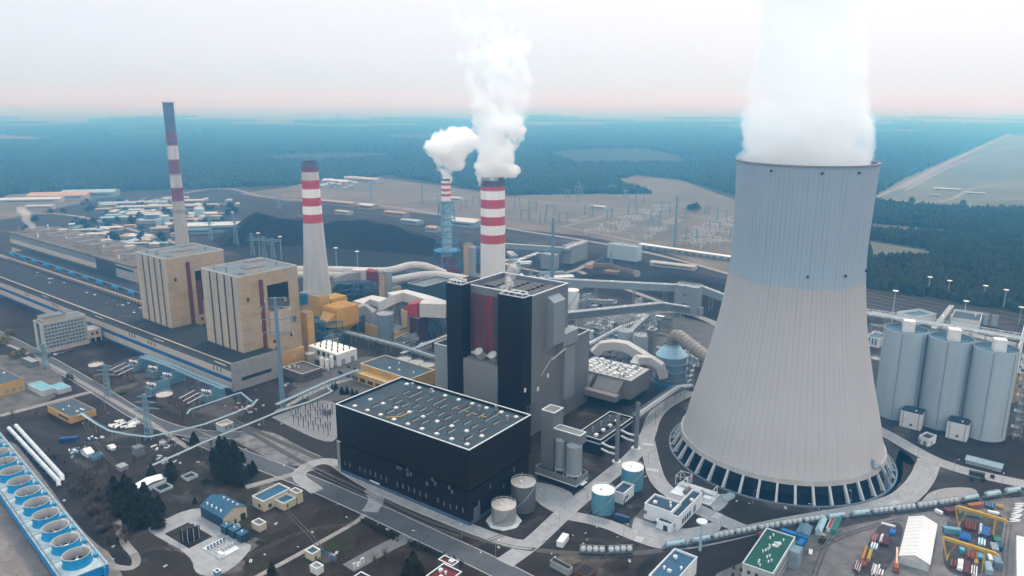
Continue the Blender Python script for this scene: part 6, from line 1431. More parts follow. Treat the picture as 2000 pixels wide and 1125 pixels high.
for k, px in enumerate(((444, 1040), (459, 1047), (474, 1055))):
    x, y = G(*px); t = thing('filter_cabinet', 'navy filter cabinet, %s of three beside the metering skid' % ('rear', 'middle', 'front')[k], 'filter cabinet', (x, y)); b = MB(); b.box(x, y, .2, 4.6, 4.2, 4.2, radians(-36)); b.build('body', M('navy_cabinet', (.015, .04, .075), .5), t, 0); b = MB(); b.box(x, y, 4.4, 5, 4.6, .3, radians(-36)); b.build('roof', mNR, t, 0); b = MB(); b.cyl(x, y, 4.7, 5.6, .4, 8); b.build('vent', mUNIT, t)
def skid():
    x, y = G(432, 1072); a = radians(-36); t = thing('metering_skid', 'gas metering skid of silver pipes on a white pad', 'pipe skid', (x, y)); b = MB(); b.box(x, y, 0, 15, 11, .5, a); b.build('pad', mCOPE, t, 0)
    for k in range(6):
        q = -4.5 + k * 1.8; b = MB(); b.tube([(x + cos(a) * s - sin(a) * q, y + sin(a) * s + cos(a) * q, 1.4) for s in (-5, 4)], .42, 10); b.build('run_pipe', mTANKS, t)
        b = MB(); b.cyl(x + cos(a) * 3 - sin(a) * q, y + sin(a) * 3 + cos(a) * q, .5, 2.8, .3, 8); b.build('valve', mUNIT, t)
        b = MB(); b.cyl(x - cos(a) * 4 - sin(a) * q, y - sin(a) * 4 + cos(a) * q, .5, 2.2, .5, 8); b.build('valve', mNAVY, t)
    b = MB(); b.box(x + 7 * cos(a) - 5 * sin(a) * -1, y + 7 * sin(a) - 3, .4, 4, 1.6, 2.2, a); b.build('control_box', mUNIT, t, 0)
skid()
x, y = G(375, 1052); t = thing('odorant_tank_group', 'cluster of black upright tanks on a dark kerbed plot', 'tank cluster', (x, y)); b = MB(); b.box(x - 3, y + 3, .03, 22, 13, .25, radians(-36)); b.build('plot', mGRASS, t, 0)
for i, (dx, dy) in enumerate(((0, 0), (2.2, 1.4), (4.6, 2.6), (6.8, 3.6), (3, -1), (5.4, .6))): b = MB(); b.cyl(x + dx - 4, y + dy - 2, .25, 6.5 + i % 3 * .6, .95, 12); b.build('tank', M('black_tank', (.012, .014, .018), .45), t); b = MB(); b.beam((x + dx - 3.2, y + dy - 3, .2), (x + dx - 3.2, y + dy - 3, 7.4), .14); b.build('vent_post', mUNIT, t)
sb('small cream kiosk with slatted roof right of the compressor house', (507, 1040), 1027, 491, 520, mCRM, mROOFG, 'kiosk')
sb('cream hut with blue roof at the path pergola', (611, 1097), 1083, 595, 626, mCRM, mNR, 'hut', wins=(('u', 1.4, .1, 1, 2, 1, 3, mSTRIP, 'door'),))
fence([(626, 1082), (655, 1098)], 3.5, 'blue slatted pergola screen right of the cream hut', mSTB, 2.4, 'pergola', 'pergola', 2, .5)
sb('white open topped kiosk below the cream hut', (620, 1125), 1112, 605, 632, mCOPE, mGR2, 'kiosk')
sb('teal skip container at the bottom of the gas station drive', (424, 1128), 1119, 416, 432, mCYP, mNAVY, 'skip', 'skip')
gable('white barn with dark window strip among the dark trees', (275, 966), 955, 261, 325, 1.2, mWALL, mTOPW, 'v' if False else 'u', cat='barn', name='barn', wins=(('u', 3, 3.3, 22, .8, 1, 9, mSTRIP, 'window'),))
for px, lab, w in (((320, 956), 'open square basin with pale blue rim right of the white barn', 8), ((372, 934), 'open square basin with grey rim beyond the dark trees', 7), ((404, 943), 'small dark open basin on the lawn', 4)):
    x, y = G(*px); t = thing('open_basin', lab, 'basin', (x, y)); F = Fr((x, y - w * .6)); b = MB(); b.ring(F, 0, w, 0, w, 0, 1.6, .4); b.build('wall', mDECK if w > 4 else mGRASS, t, 0); b = MB(); b.fb(F, .4, w - .4, .4, w - .4, .05, .5); b.build('water', M('black_water', (.006, .008, .012), .15), t, 0)
x, y = G(135, 862); container(x, y, radians(14), 'long blue container on the scrap yard', M('royal_blue', (.012, .06, .19), .55, .2, .4), 11)
gable('small white tent shed in the scrap yard', (172, 895), 887, 157, 183, 2, mWALL, mTOPW, 'v', cat='tent', name='tent')
sb('teal lean-to next to the white tent shed', (183, 900), 893, 174, 202, mCYP, mNAVY, 'lean-to', cap=False)
gable('tiny white hut on the scrap yard track', (219, 881), 876, 209, 226, 1, mWALL, mTOPW, 'v', cat='hut', name='hut')
sb('long grey cabin at the scrap yard edge', (236, 922), 914, 225, 251, M('cabin_grey', (.22, .25, .27), .7), mGALR, 'cabin', cap=False)
sb('grey brick hut by the lawn pipe bridge', (268, 893), 877, 256, 282, M('grey_brick', (.14, .16, .18), .85), mROOFG, 'hut', cap=False)
sb('white gatehouse with tan roof by the railway points', (436, 846), 833, 421, 456, M('gate_white', (.30, .35, .38), .8), M('tan_roof', (.38, .27, .19), .8), 'gatehouse', wins=(('u', 2, 2, 1.4, 1.2, 2, 3),))
sb('low grey slab shed near the crossing road', (63, 718), 708, 42, 76, M('slab_grey', (.14, .16, .18), .8), mGALR, 'shed', cap=False)
sb('grey equipment box on the gravel switch plot', (640, 812), 802, 628, 647, mGRY, mGRY, 'equipment box', cap=False)
rs = random.Random(8)
x, y = G(245, 832); t = thing('scrap_pile', 'pile of pale lagged pipe offcuts on the lawn', 'pipe pile', (x, y))
for k in range(26): b = MB(); dx, dy, a = rs.gauss(0, 6), rs.gauss(0, 3.6), rs.random() * 3; b.tube([(x + dx - 2 * cos(a), y + dy - 2 * sin(a), .8), (x + dx + 2 * cos(a), y + dy + 2 * sin(a), .8 + rs.random())], .7, 8); b.build('pipe', mTOPW if k % 3 else mDUCT, t)
for n_, (px, lab) in enumerate((((325, 900), 'scattered bluish steel scrap right of the barn track'), ((150, 880), 'bluish heap of scrap left of the white tent'), ((330, 868), 'grey scrap heap under the lawn pipe bridge'), ((185, 858), 'dark blue scrap vehicle body on the yard'), ((475, 800), 'red and white crates by the old hall corner'), ((568, 752), 'blue grey crates behind the low brown shed'))):
    x, y = G(*px); t = thing('scrap_heap', lab, 'scrap heap', (x, y)); mm = (mPW, mCYP, mGR2, mNAVY, M('pink_crate', (.30, .16, .15), .8), mTRF)[n_]
    for k in range(14): b = MB(); b.box(x + rs.gauss(0, 4), y + rs.gauss(0, 3), .02, rs.uniform(.6, 4), rs.uniform(.4, 1.4), rs.uniform(.3, 1.5), rs.random() * 3); b.build('piece', mm if k % 3 else mUNIT, t, 0)
# red roofed houses at the bottom edge and the roof sign
mRR = M('red_roof', (.13, .018, .022), .75, .15, .15)
rt, rF, rLu, rLv, rh = sb('red flat roofed building with white roof letters at the bottom edge', None, None, 672, 745, M('dim_wall', (.10, .10, .10), .8), mRR, near=(712, 1160), h=9)
sb('red flat roofed building with stepped corner at the bottom edge, right of the signed one', None, None, 832, 902, M('dim_wall', (.10, .10, .10), .8), mRR, near=(868, 1143), h=9, roofbits=4)
sb('small red roofed step behind the right red building', None, None, 856, 896, M('dim_wall', (.10, .10, .10), .8), mRR, near=(884, 1106), h=8, roofbits=3)
def letters():
    x0, y0, z = at(689, 1112, 9.6); e = Vector((.60, .80, 0)); t = thing('roof_sign', 'white standing letters on the edge of a red roof', 'sign', (x0, y0, z))
    def bar(n, s): 
        b = MB(); c = Vector((x0, y0, z))
        for (a, p), (q, w) in s: b.beam(c + e * a + Vector((0, 0, p)), c + e * q + Vector((0, 0, w)), .38)
        b.build(n, mUNIT, t, 0)
    bar('letter', [((.9, 0), (.9, 2.8)), ((0, 2.8), (1.8, 2.8))])
    bar('letter', [((2.5, 1), (4, 1)), ((4, 1), (4, 1.9)), ((2.5, 1.9), (4, 1.9)), ((2.5, 0), (2.5, 1.9)), ((2.5, 0), (4, 0))])
    bar('letter', [((4.9, 0), (4.9, 2.8)), ((4.9, 2.8), (6.6, 2.8)), ((6.6, 0), (6.6, 2.8))])
letters()
# ---------------------------------------------------------------- silos and buildings right of the cooling tower
mSILO = M('silo_concrete', (.32, .39, .44), .7, .10, .12, streak=1, dirt=((.27, .335, .39), .05, .56))
mSTOP = M('silo_top', (.06, .12, .17), .8, .2, .2)
SIL = []
def bigsilo(c, top, rpx, lab):
    x, y = G(*c); h = HT(*c, top); r = rpx * depth(x, y, h) / FOC; t = thing('ash_silo', lab, 'silo', (x, y)); b = MB(); b.lathe(x, y, [(r, 0), (r, h), (r - .5, h), (r - .5, h - 1.2)], 64); b.build('shell', mSILO, t)
    b = MB(); b.cyl(x, y, h - 1.6, h - 1.2, r - .5, 48); b.build('roof', mSTOP, t)
    for a in (-2.2, -1.2): b = MB(); b.beam((x + (r + .1) * cos(a), y + (r + .1) * sin(a), 2), (x + (r + .1) * cos(a), y + (r + .1) * sin(a), h - .5), .35); b.build('downpipe', M('downpipe', (.16, .21, .25), .6), t, 0)
    a = radians(-20); b = MB(); b.box(x - 1, y - r * .30, h - 1.2, 7.2, 6.4, 8.2, a); b.build('filter_cabin', mUNIT, t, 0); b = MB(); b.box(x - 1 + 1.1, y - r * .30 - 3.2, h + 2.6, .9, .3, 1.1, a); b.build('hatch', mGRY, t, 0)
    b = MB(); b.box(x + 5.5, y + r * .25, h - 1.2, 5, 3, 2.6, a); b.build('blower_box', mSTEEL, t, 0)
    b = MB()
    for k in range(36):
        p = [(x + (r - .2) * cos(q), y + (r - .2) * sin(q), h + 1.1) for q in (k * pi / 18, (k + 1) * pi / 18)]; b.beam(p[0], p[1], .12); b.beam(p[0], (p[0][0], p[0][1], h), .1)
    b.build('railing', mGR2, t, 0); SIL.append((x, y, r, h))
bigsilo((1748, 807), 641, 39.5, 'big pale concrete silo nearest the cooling tower')
bigsilo((1833, 826), 658, 40, 'big pale concrete silo in the middle of three')
bigsilo((1918, 847), 678, 39.5, 'big pale concrete silo farthest right of three')
rowA = math.degrees(atan2(SIL[2][1] - SIL[0][1], SIL[2][0] - SIL[0][0]))
for k, (px, top, l) in enumerate((((1797, 842), 811, 1760), ((1887, 864), 832, 1851))):
    F, Lu, _, h = site(px, top, l, None, ang=rowA); t = thing('valve_house', 'white valve house wedged between the %s silos' % ('left and middle', 'middle and right')[k], 'valve house', F.o); b = MB(); b.fb(F, 0, Lu, 0, 8, 0, h); b.build('wall', mWALL, t, 0)
    b = MB(); b.fb(F, .1, Lu - .1, .3, 12, h, h + .3); b.build('roof', mBLROOF, t, 0); b = MB(); b.fb(F, Lu * .4, Lu * .52, -.08, .05, 2, 3.6); b.build('window', mDGL, t, 0)
    for u in (.12, .86): b = MB(); b.fb(F, Lu * u, Lu * u + .3, -.1, .02, 0, h); b.build('downpipe', mSTRIP, t, 0)
    b = MB(); x, y, _ = F.p(Lu * .35, 4); b.lathe(x, y, [(.6, h + .3), (.6, h + .9), (0, h + 1)], 10); b.build('roof_vent', mUNIT, t)
sb('small white control hut with navy roof below the middle silo', (1813, 873), 858, (1795, 851), (1837, 853), mWALL, mBLROOF, 'control hut', wins=(('v', 1.5, .1, 2, 3, 2, 3.6, mGRY, 'door'), ('u', 3, 1, 1.4, 2, 1, 3)))
x, y, r, h = SIL[2]
t = thing('access_tower', 'grey lattice access tower climbing the right flank of the farthest silo', 'access tower', (x + r + 4, y - 6)); b = MB(); b.lattice(x + r + 4.5, y - 6, 0, h + 4, 5.5, 5.5, .4, 12); b.build('frame', mGR2, t, 0)
for k in range(11): b = MB(); b.box(x + r + 4.5, y - 6, h * k / 11 + 2, 5, 4.6, .3); b.build('landing', mSTEEL, t, 0); b = MB(); b.lathe(x + r + 1.4, y - 7, [(.9, h * k / 11 + 2.6), (.9, h * k / 11 + 4), (0, h * k / 11 + 4.6)], 8); b.build('sampler', mUNIT if k % 2 else mGRY, t)
b = MB(); b.box(x + r + 9, y - 2, h - 4, 8, 6, 9); b.build('head_cabin', mGR2, t, 0)
sb('yellow wall of a building cut by the right picture edge', (1993, 790), 730, 1978, 2080, M('pale_yellow', (.52, .40, .20), .7), mGALR)
rd = Vector((SIL[2][0] - SIL[0][0], SIL[2][1] - SIL[0][1], 0)).normalized(); rn = Vector((-rd.y, rd.x, 0)); hz = max(q[3] for q in SIL) + 4
pipes('white lattice pipe gallery running across the tops of the three silos', [PX(*(Vector((SIL[i][0], SIL[i][1], 0)) + rd * k + rn * 9)[:2], hz) for i, k in ((0, -30), (0, 0), (1, 0), (2, 0), (2, 45))], hz, .45, 4, [mCOPE, mPW, mGR2], 9, rack=(3, mCOPE, .3), gap=3)
for q_, lb_ in zip(SIL, ('nearest the cooling tower', 'in the middle', 'farthest right')):
    t = thing('roof_walkway', 'steel walkway frame on top of the big silo ' + lb_, 'walkway', (q_[0], q_[1], q_[3])); b = MB(); b.truss((q_[0] - rn.x * 2, q_[1] - rn.y * 2, q_[3] - 1.2), (q_[0] + rn.x * 13, q_[1] + rn.y * 13, q_[3] + .5), 2.4, 3, .25, 6); b.build('girder', mGR2, t, 0)
pipes('pale pipe rack farther behind the silos', [(1700, 634), (1800, 648), (1920, 668), (2040, 690)], 9, .5, 3, [mGR2, mPW], 16, rack=(2, mGR2, .25))
sb('white hall with sunken teal roof behind the first silo', (1782, 636), 619, (1752, 609), (1796, 603), mWALL, mSTOP, 'process hall', dh=2.2)
sb('white hall with sunken slate roof behind the third silo', (1911, 648), 628, (1858, 620), (1918, 611), mWALL, M('slate_blue_roof', (.05, .072, .095), .85), 'process hall', dh=2.2, roofbits=2)
sb('low blue roofed pump room between the two sunken roof halls', (1869, 630), 618, (1856, 614), (1876, 606), mWALL, mNR, 'pump room')
conveyor('white conveyor bridge slanting up to the rail line behind the silos', (1822, 650), (1858, 604), 10, 12, 4, 4, (.3, .7))
for k, px in enumerate(((1923, 634), (1941, 637))): tank('pale blue tank by the rails, %s of a pair' % ('left', 'right')[k], px, px[1] - 19, 5.5, mSILO, mSTOP, stair=False)
sb('teal roofed pump hall squeezed between cooling tower and first silo', (1715, 680), 662, (1690, 656), (1724, 650), mWALL, mSTOP, 'pump hall', dh=1.6, wins=(('v', 2, 2, 1.2, 6, 5, 3, mDGL),))
tank('grey ringed tank squeezed between cooling tower and first silo', (1706, 760), 700, 11, M('taupe_tank', (.20, .185, .175), .7), mGD, rings=5, stair=False)
mast((1740, 640), 568, 'tall pale mast by the rail line right of the cooling tower', 'masts along the rails')
for k, px in enumerate(((1882, 622), (1960, 600), (1920, 592), (1850, 582), (1990, 634), (1812, 575))): mast(px, px[1] - 34, 'small pale mast along the woodland edge, %s' % ('by the sunken slate roof', 'far right', 'second from right', 'above the conveyor bridge', 'at the picture edge', 'leftmost')[k], 'masts along the rails')
gable('long low grey shed with pale ridge below the third silo', (1955, 923), 916, 1886, ('len', 8), 1.0, M('shed_grey', (.26, .29, .31), .7), M('shed_roof_blue', (.22, .30, .35), .6, .15, .3), 'u', rowA)
x, y = G(1907, 930); container(x, y, radians(-30), 'dark green trellised unit on the verge by the curve', M('dark_unit', (.03, .05, .05), .7), 8)
for k, px in enumerate(((1898, 938), (1920, 940), (1938, 934))):
    x, y = G(*px); t = thing('shrub_pot', 'round dark clipped shrub on the verge, %s of three' % ('left', 'middle', 'right')[k], 'shrub', (x, y)); b = MB(); b.ball(x, y, 1.2, 1.3, 1.2, 10, 6); b.build('foliage', M('shrub_dark', (.015, .02, .015), .95), t); b = MB(); b.cyl(x, y, 0, .8, .3, 6); b.build('stem', mRUST, t)
# pump skid in front of the cooling tower
x, y = G(1357, 965); t = thing('pump_skid', 'pump skid with brown vessels and white pipes at the cooling tower foot', 'pump skid', (x, y)); a = radians(-36); ca, sa = cos(a), sin(a)
def L2(u, v, z): return (x + ca * u - sa * v, y + sa * u + ca * v, z)
b = MB(); b.box(x, y, 0, 24, 15, .5, a); b.build('pad', mCOPE, t, 0)
for u in (-4, 4): b = MB(); b.tube([L2(u, -5, 2), L2(u, 1, 2)], 1.3, 14); b.build('vessel', M('brown_vessel', (.16, .12, .115), .6), t)
for v in (3, 4.6, 6): b = MB(); b.tube([L2(-11, v, 1.6), L2(11, v, 1.6)], .55, 10); b.build('pipe', mCOPE, t)
for u in (-8, 10): b = MB(); b.beam(L2(u, 2, 0), L2(u, 2, 5), .35); b.beam(L2(u, 8, 0), L2(u, 8, 5), .35); b.beam(L2(u, 2, 5), L2(u, 8, 5), .35); b.build('portal', mCOPE, t, 0)
b = MB(); b.box(*L2(9, -4, 0)[:2], .5, 4, 3, 2.4, a); b.build('control_box', mUNIT, t, 0)
x, y = G(1335, 945); t = thing('steel_canopy', 'white steel framed canopy beside the pump skid', 'canopy', (x, y)); b = MB(); b.lattice(x, y, 0, 6, 7, 7, .3, 1, a); b.build('frame', mCOPE, t, 0)
x, y = G(1423, 975); t = thing('chiller_unit', 'pale blue ribbed chiller unit on the grass', 'chiller', (x, y)); b = MB(); b.box(x, y, .4, 7, 3.4, 2.2, radians(40)); b.build('body', mDECK, t, 0)
for k in range(4): b = MB(); b.box(x + (k - 1.5) * 1.3, y + (k - 1.5) * 1.1, 2.6, .5, 3.2, .3, radians(40)); b.build('fin', mCYP, t, 0)
# ---------------------------------------------------------------- the train
mHOP = M('wagon_dome', (.42, .45, .46), .55, .18, .6, dirt=((.25, .25, .25), .8, .6)); mWFR = M('wagon_frame', (.10, .125, .145), .6, .3, .6); mTNK = M('wagon_tank', (.34, .45, .50), .45, .12, .5); mWHL = M('wagon_wheel', (.02, .02, .025), .6)
GW = 'powder wagons of the long train'
def bogies(t, L):
    for s in (-1, 1):
        b = MB(); b.box(s * L * .33, 0, .55, 2.8, 1.9, .5); bo = b.build('bogie', mWHL, t, 0)
        for e in (-.9, .9):
            for k in (-.75, .75): b = MB(); b.tube([(s * L * .33 + e, k - .07, .62), (s * L * .33 + e, k + .07, .62)], .46, 12); b.build('wheel', mWHL, bo)
def dome_wagon():
    t = thing('silo_wagon', 'four domed pale powder wagon', 'railway wagon', (0, 0, 0), GW); L = 13.0; b = MB(); b.box(0, 0, 1.05, L, 2.5, .35); b.box(0, -1.2, 1.4, L, .15, .9); b.box(0, 1.2, 1.4, L, .15, .9); b.build('underframe', mWFR, t, 0)
    for k in range(4):
        x = -4.65 + k * 3.1; b = MB(); b.lathe(x, 0, [(.5, 1.2), (1.42, 2.3), (1.5, 3.1), (1.3, 3.9), (.8, 4.4), (0, 4.6)], 18); v = b.build('vessel', mHOP, t); b = MB(); b.cyl(x, 0, 4.5, 4.8, .35, 8); b.build('lid', mSTEEL, v)
    b = MB(); b.beam((-L / 2, .2, 4.85), (L / 2, .2, 4.85), .3); b.build('catwalk', mSTEEL, t, 0); bogies(t, L); return t
def tank_wagon():
    t = thing('tank_wagon', 'long pale tank wagon', 'railway wagon', (0, 0, 0), GW); L = 13.0; b = MB(); b.box(0, 0, 1.05, L, 2.3, .35); b.build('underframe', mWFR, t, 0)
    b = MB(); b.tube([(-4.9, 0, 2.95), (-4.6, 0, 2.95), (4.6, 0, 2.95), (4.9, 0, 2.95)], [.9, 1.5, 1.5, .9], 20); b.build('barrel', mTNK, t); b = MB(); b.box(0, .2, 4.42, 8.6, .9, .12); b.build('catwalk', mSTEEL, t, 0)
    for s in (-1, 1): b = MB(); b.beam((s * 5.6, -1, 1.4), (s * 5.6, 0, 3.4), .25); b.beam((s * 5.6, 1, 1.4), (s * 5.6, 0, 3.4), .25); b.box(s * 4.3, 0, 1.4, .4, 2, .9); b.build('end_frame', mWFR, t, 0)
    for k in range(3): b = MB(); b.cyl(-2.6 + k * 2.6, 0, 4.3, 4.75, .4, 10); b.build('lid', mSTEEL, t)
    b = MB(); b.box(2.8, -1.48, 2.9, 2.0, .06, .5); b.build('logo_patch', M('blue_mark', (.03, .16, .30), .5), t, 0); bogies(t, L); return t
PW, PT = dome_wagon(), tank_wagon()
TRAIN = [(1318, 0), (1368, 0), (1412, 1), (1456, 1), (1501, 1), (1545, 1), (1589, 1), (1632, 0), (1680, 0), (1723, 1), (1767, 1), (1809, 1), (1850, 1), (1894, 0), (1937, 0), (1976, 0)]
ORD = ['first', 'second', 'third', 'fourth', 'fifth', 'sixth', 'seventh', 'eighth', 'ninth', 'tenth', 'eleventh', 'twelfth']
cnt = [0, 0]; P0, A0 = along_track('near', 1318); P1_, _ = along_track('near', 1976)
for k, (px, kind) in enumerate(TRAIN):
    p, a = along_track('near', px); cnt[kind] += 1
    lab = ('%s %s from the left end of the long train' % (ORD[cnt[kind] - 1], 'pale long tank wagon' if not kind else 'four domed pale powder wagon'))
    first = (kind == 0 and cnt[0] == 1) or (kind == 1 and cnt[1] == 1); src = PW if kind else PT
    if first: o = src; o.location = (*p, .16); o.rotation_euler = (0, 0, a); o['label'] = lab
    else: o = dup(src, (*p, .16), a, lab)
for px, lab in ((1157, 'left four domed wagon of the uncoupled pair on the siding'), (1211, 'right four domed wagon of the uncoupled pair on the siding')):
    p, a = along_track('near', px); dup(PW, (*p, .16), a, lab)
# ---------------------------------------------------------------- storage yard, lower right
def ang_of(n, l, z): a, c = G(*n, z), G(*l, z); return math.degrees(atan2(a[1] - c[1], a[0] - c[0]))
mPVC = M('white_tarpaulin', (.62, .59, .58), .6, .06, .3)
tA = site3((1816, 1101), (1757, 1084), (1849, 1028), 5)[0].ang; gA = site3((1510, 1121), (1450, 1100), (1559, 1051), 10)[0].ang
tt, tF, tLu, tLv, th_ = gable('large white tent warehouse with ribbed roof on the storage yard', (1813, 1117), 1102, 1757, ('len', site3((1816, 1101), (1757, 1084), (1849, 1028), 5)[2]), 2.6, M('tent_wall', (.46, .47, .48), .6), mPVC, 'v', tA, 'tent warehouse', 'tent_warehouse')
for k in range(11):
    v = tLv * (k + .5) / 11; b = MB(); b.beam(tF.p(-.4, v, th_ - .25 + .3), tF.p(tLu / 2, v, th_ + 2.6 + .25), .2); b.beam(tF.p(tLu + .4, v, th_ - .25 + .3), tF.p(tLu / 2, v, th_ + 2.6 + .25), .2); b.build('roof_rib', M('tarpaulin_seam', (.50, .46, .45), .6), tt, 0)
for k in range(4): b = MB(); b.fb(tF, tLu * (.02 + .245 * k), tLu * (.25 + .245 * k), -.12, -.02, 0, th_ * .9); b.build('door_panel', M('tent_door', (.40, .42, .44), .6), tt, 0)
sb('white hall with pale roof cut by the right picture edge, upper', None, None, 1985, 2070, M('tent_wall', (.46, .47, .48), .6), mPVC, 'hall', ang=tA, near=(2010, 1052), h=6, cap=False)
sb('white hall with blue skirting cut by the right picture edge, lower', None, None, 1990, 2075, M('tent_wall', (.46, .47, .48), .6), mPVC, 'hall', ang=tA, near=(2020, 1150), h=6, cap=False)
mGY = M('crane_yellow', (.42, .26, .03), .5, .15, .4, dirt=((.10, .075, .06), .5, .58))
def gantry(p0, p1, z, f0, f1, lab):
    a, c = Vector(at(*p0, z)), Vector(at(*p1, z)); t = thing('gantry_crane', lab, 'gantry crane', a[:2]); d = c - a; n = Vector((-d.y, d.x, 0)).normalized()
    b = MB(); rduct(b, [a, a + d * .06 + Vector((0, 0, .5)), a + d * .94 + Vector((0, 0, .5)), c], 1.3, [.5, 1.5, 1.5, .5]); b.build('bridge_girder', mGY, t, 0)
    for f, w, nm in ((f0, 5.0, 'leg'), (f1, 0.6, 'leg')):
        q = a + d * f; u = d.normalized()
        for s in (-1, 1): b = MB(); b.beam((q + u * s * w * .6 + n * s * .4), (q.x + n.x * s * 2.6, q.y + n.y * s * 2.6, .4), .55); b.build(nm, mGY, t, 0)
        b = MB(); b.beam((q.x + n.x * 3.2, q.y + n.y * 3.2, .4), (q.x - n.x * 3.2, q.y - n.y * 3.2, .4), .6); b.build('end_carriage', mGY, t, 0)
    b = MB(); q = a + d * .5; b.box(q.x, q.y, z - 1.6, 2, 1.6, 1.2); b.build('trolley', mSTEEL, t, 0)
gantry((1866, 990), (1969, 1020), 9.5, .13, .78, 'yellow gantry crane nearer the train'); gantry((1840, 1051), (1950, 1085), 9.5, .15, .78, 'yellow gantry crane right of the tent warehouse')
YA = radians(tA) + pi / 2
def bundle(px, L, W, n, m, lab, r=.35, ang=None, layers=2, name='pipe_bundle', cat='steel stack'):
    x, y = G(*px); a = YA if ang is None else ang; t = thing(name, lab, cat, (x, y)); rg = random.Random(len(lab) * 7 + n); ms = m if isinstance(m, list) else [m]
    for k in range(n):
        for j in range(layers):
            q = (k + .5) / n * W - W / 2; s = rg.uniform(-.08, .08) * L; l = L * rg.uniform(.82, 1); b = MB(); c = (x - sin(a) * q + cos(a) * s, y + cos(a) * q + sin(a) * s)
            z = r + .25 + j * r * 2.1
            b.tube([(c[0] - cos(a) * l / 2, c[1] - sin(a) * l / 2, z), (c[0] + cos(a) * l / 2, c[1] + sin(a) * l / 2, z)], r, 6); b.build('bar', ms[(k + j) % len(ms)], t)
    b = MB()
    for s in (-.3, .3): b.box(x + cos(a) * L * s, y + sin(a) * L * s, .01, .3, W, .22, a)
    b.build('bearers', mRUST, t, 0)
yR, yB, yW, yC, yY, yO, yM = (M('pipe_red', (.15, .035, .035), .65, .25, .5, dirt=((.10, .075, .06), .5, .58)), M('pipe_blue', (.02, .13, .40), .6, .2, .5, dirt=((.10, .075, .06), .5, .58)), mUNIT, M('pipe_cyan', (.07, .30, .42), .6, .2, .5, dirt=((.10, .075, .06), .5, .58)), M('pipe_yellow', (.36, .24, .06), .6, .2, .5, dirt=((.10, .075, .06), .5, .58)), M('pipe_orange', (.26, .09, .035), .6, .2, .5, dirt=((.10, .075, .06), .5, .58)), M('pipe_maroon', (.09, .025, .03), .75, .3, .5))
for spec in (((1706, 1054), 9, 2.4, 4, [yR, M('pipe_pink', (.3, .14, .13), .7)], 'faded red pipe bundle at the upper end of the left stack row'), ((1721, 1055), 9, 1, 2, yW, 'white pipe pair beside the maroon plates'), ((1728, 1061), 8, 4.5, 6, yM, 'maroon plate stack left of the tent warehouse'), ((1707, 1070), 6, 3, 5, [yC, yW], 'cyan and white tubes mid way along the left stack row'),
             ((1688, 1083), 14, 1.6, 3, [yY, yO], 'long orange yellow lattice beams, left of two'), ((1698, 1087), 12, 1.4, 3, yY, 'long yellow lattice beams, right of two'), ((1685, 1104), 5, 3.4, 5, [yO, yR], 'orange red frames below the yellow beams'), ((1674, 1110), 9, 3, 6, [yM, mTANKS], 'maroon and silver bars at the lower left stack row'), ((1709, 1116), 9, 3, 6, [mTANKS, yW, mGR2], 'silver pipes near the truck crane'), ((1719, 1121), 5, 2.4, 4, [yR, yW], 'red and white tubes near the truck crane'),
             ((1743, 1042), 5.5, 2.6, 4, yB, 'small blue tube bundle left of the tent warehouse'), ((1894, 1030), 9, 5.5, 8, [yM, yR], 'red brown beam stack under the nearer train gantry'), ((1884, 1051), 7, 5, 6, yB, 'dark blue beam stack right of the tent warehouse'), ((1925, 1041), 10, 4, 5, M('tarp_blue', (.03, .15, .40), .6, dirt=((.10, .075, .06), .5, .58)), 'bright blue beams under the gantry'), ((1915, 1036), 10, 1.6, 3, [yW, mGR2], 'white lattice strips beside the bright blue beams'), ((1934, 1044), 5, 2, 4, yR, 'small red bars right of the bright blue beams'),
             ((1917, 1062), 7, 3.2, 5, [yC, yW], 'cyan and white bundle left of the green container'), ((1897, 1087), 8, 5, 6, [yR, yO], 'bright red frames under the second gantry'), ((1916, 1090), 5, 3, 5, yC, 'teal fittings right of the bright red frames'), ((1863, 1105), 6, 3, 4, [yO, yM], 'orange rusty bars right of the tent corner'), ((1875, 1106), 11, 2.4, 4, yW, 'long white pipes at the lower yard edge'), ((1888, 1112), 11, 2.2, 5, [yR, yM], 'dark red pipes beside the long white pipes'), ((1902, 1118), 9, 2.4, 5, [yM, yW], 'maroon and white pipes at the bottom edge'), ((1906, 1101), 4, 1.6, 3, yY, 'small yellow frames under the second gantry'),
             ((1932, 990), 6, 5, 7, [mTRF, mNAVY], 'dark blue scrap by the railway at the right'), ((1952, 992), 4, 3, 4, yY, 'yellow machine parts by the railway at the right')):
    bundle(*spec)
def row_things(p0, p1, n, fn):
    for k in range(n): f = (k + .5) / n; fn(G(p0[0] + (p1[0] - p0[0]) * f, p0[1] + (p1[1] - p0[1]) * f), k)
sackp = [None]
def sack(p, k, lab='white filled sack in a row by the train', grp='white sacks by the train'):
    if sackp[0] is None:
        t = thing('white_sack', lab, 'sack', p, grp); b = MB(); b.lathe(p[0], p[1], [(0, 0), (.9, .05), (1, .7), (.8, 1.3), (.3, 1.5), (0, 1.5)], 10); b.build('bag', mUNIT, t); sackp[0] = t
    else: dup(sackp[0], p, k * .7)
row_things((1930, 1001), (1950, 1005), 5, sack)
def letterpipe(p, k): 
    t = thing('white_pipe', 'short white pipe in the row left of the upper white hall', 'pipe', p, 'short white pipes by the white hall') if not k else None
    if t: b = MB(); b.tube([(p[0] - 2.6, p[1], .5), (p[0] + 2.6, p[1] + .3, .5)], .42, 8); b.build('tube', mUNIT, t); sackp.append(t)
    else: dup(sackp[1], p, (k % 3 - 1) * .25)
row_things((1992, 984), (1981, 1022), 11, letterpipe)
row_things((1722, 1023), (1748, 1030), 9, lambda p, k: (dup(sackp[0], p, k * .5, 'white filled sack in the row at the top of the left stack row', .7)))
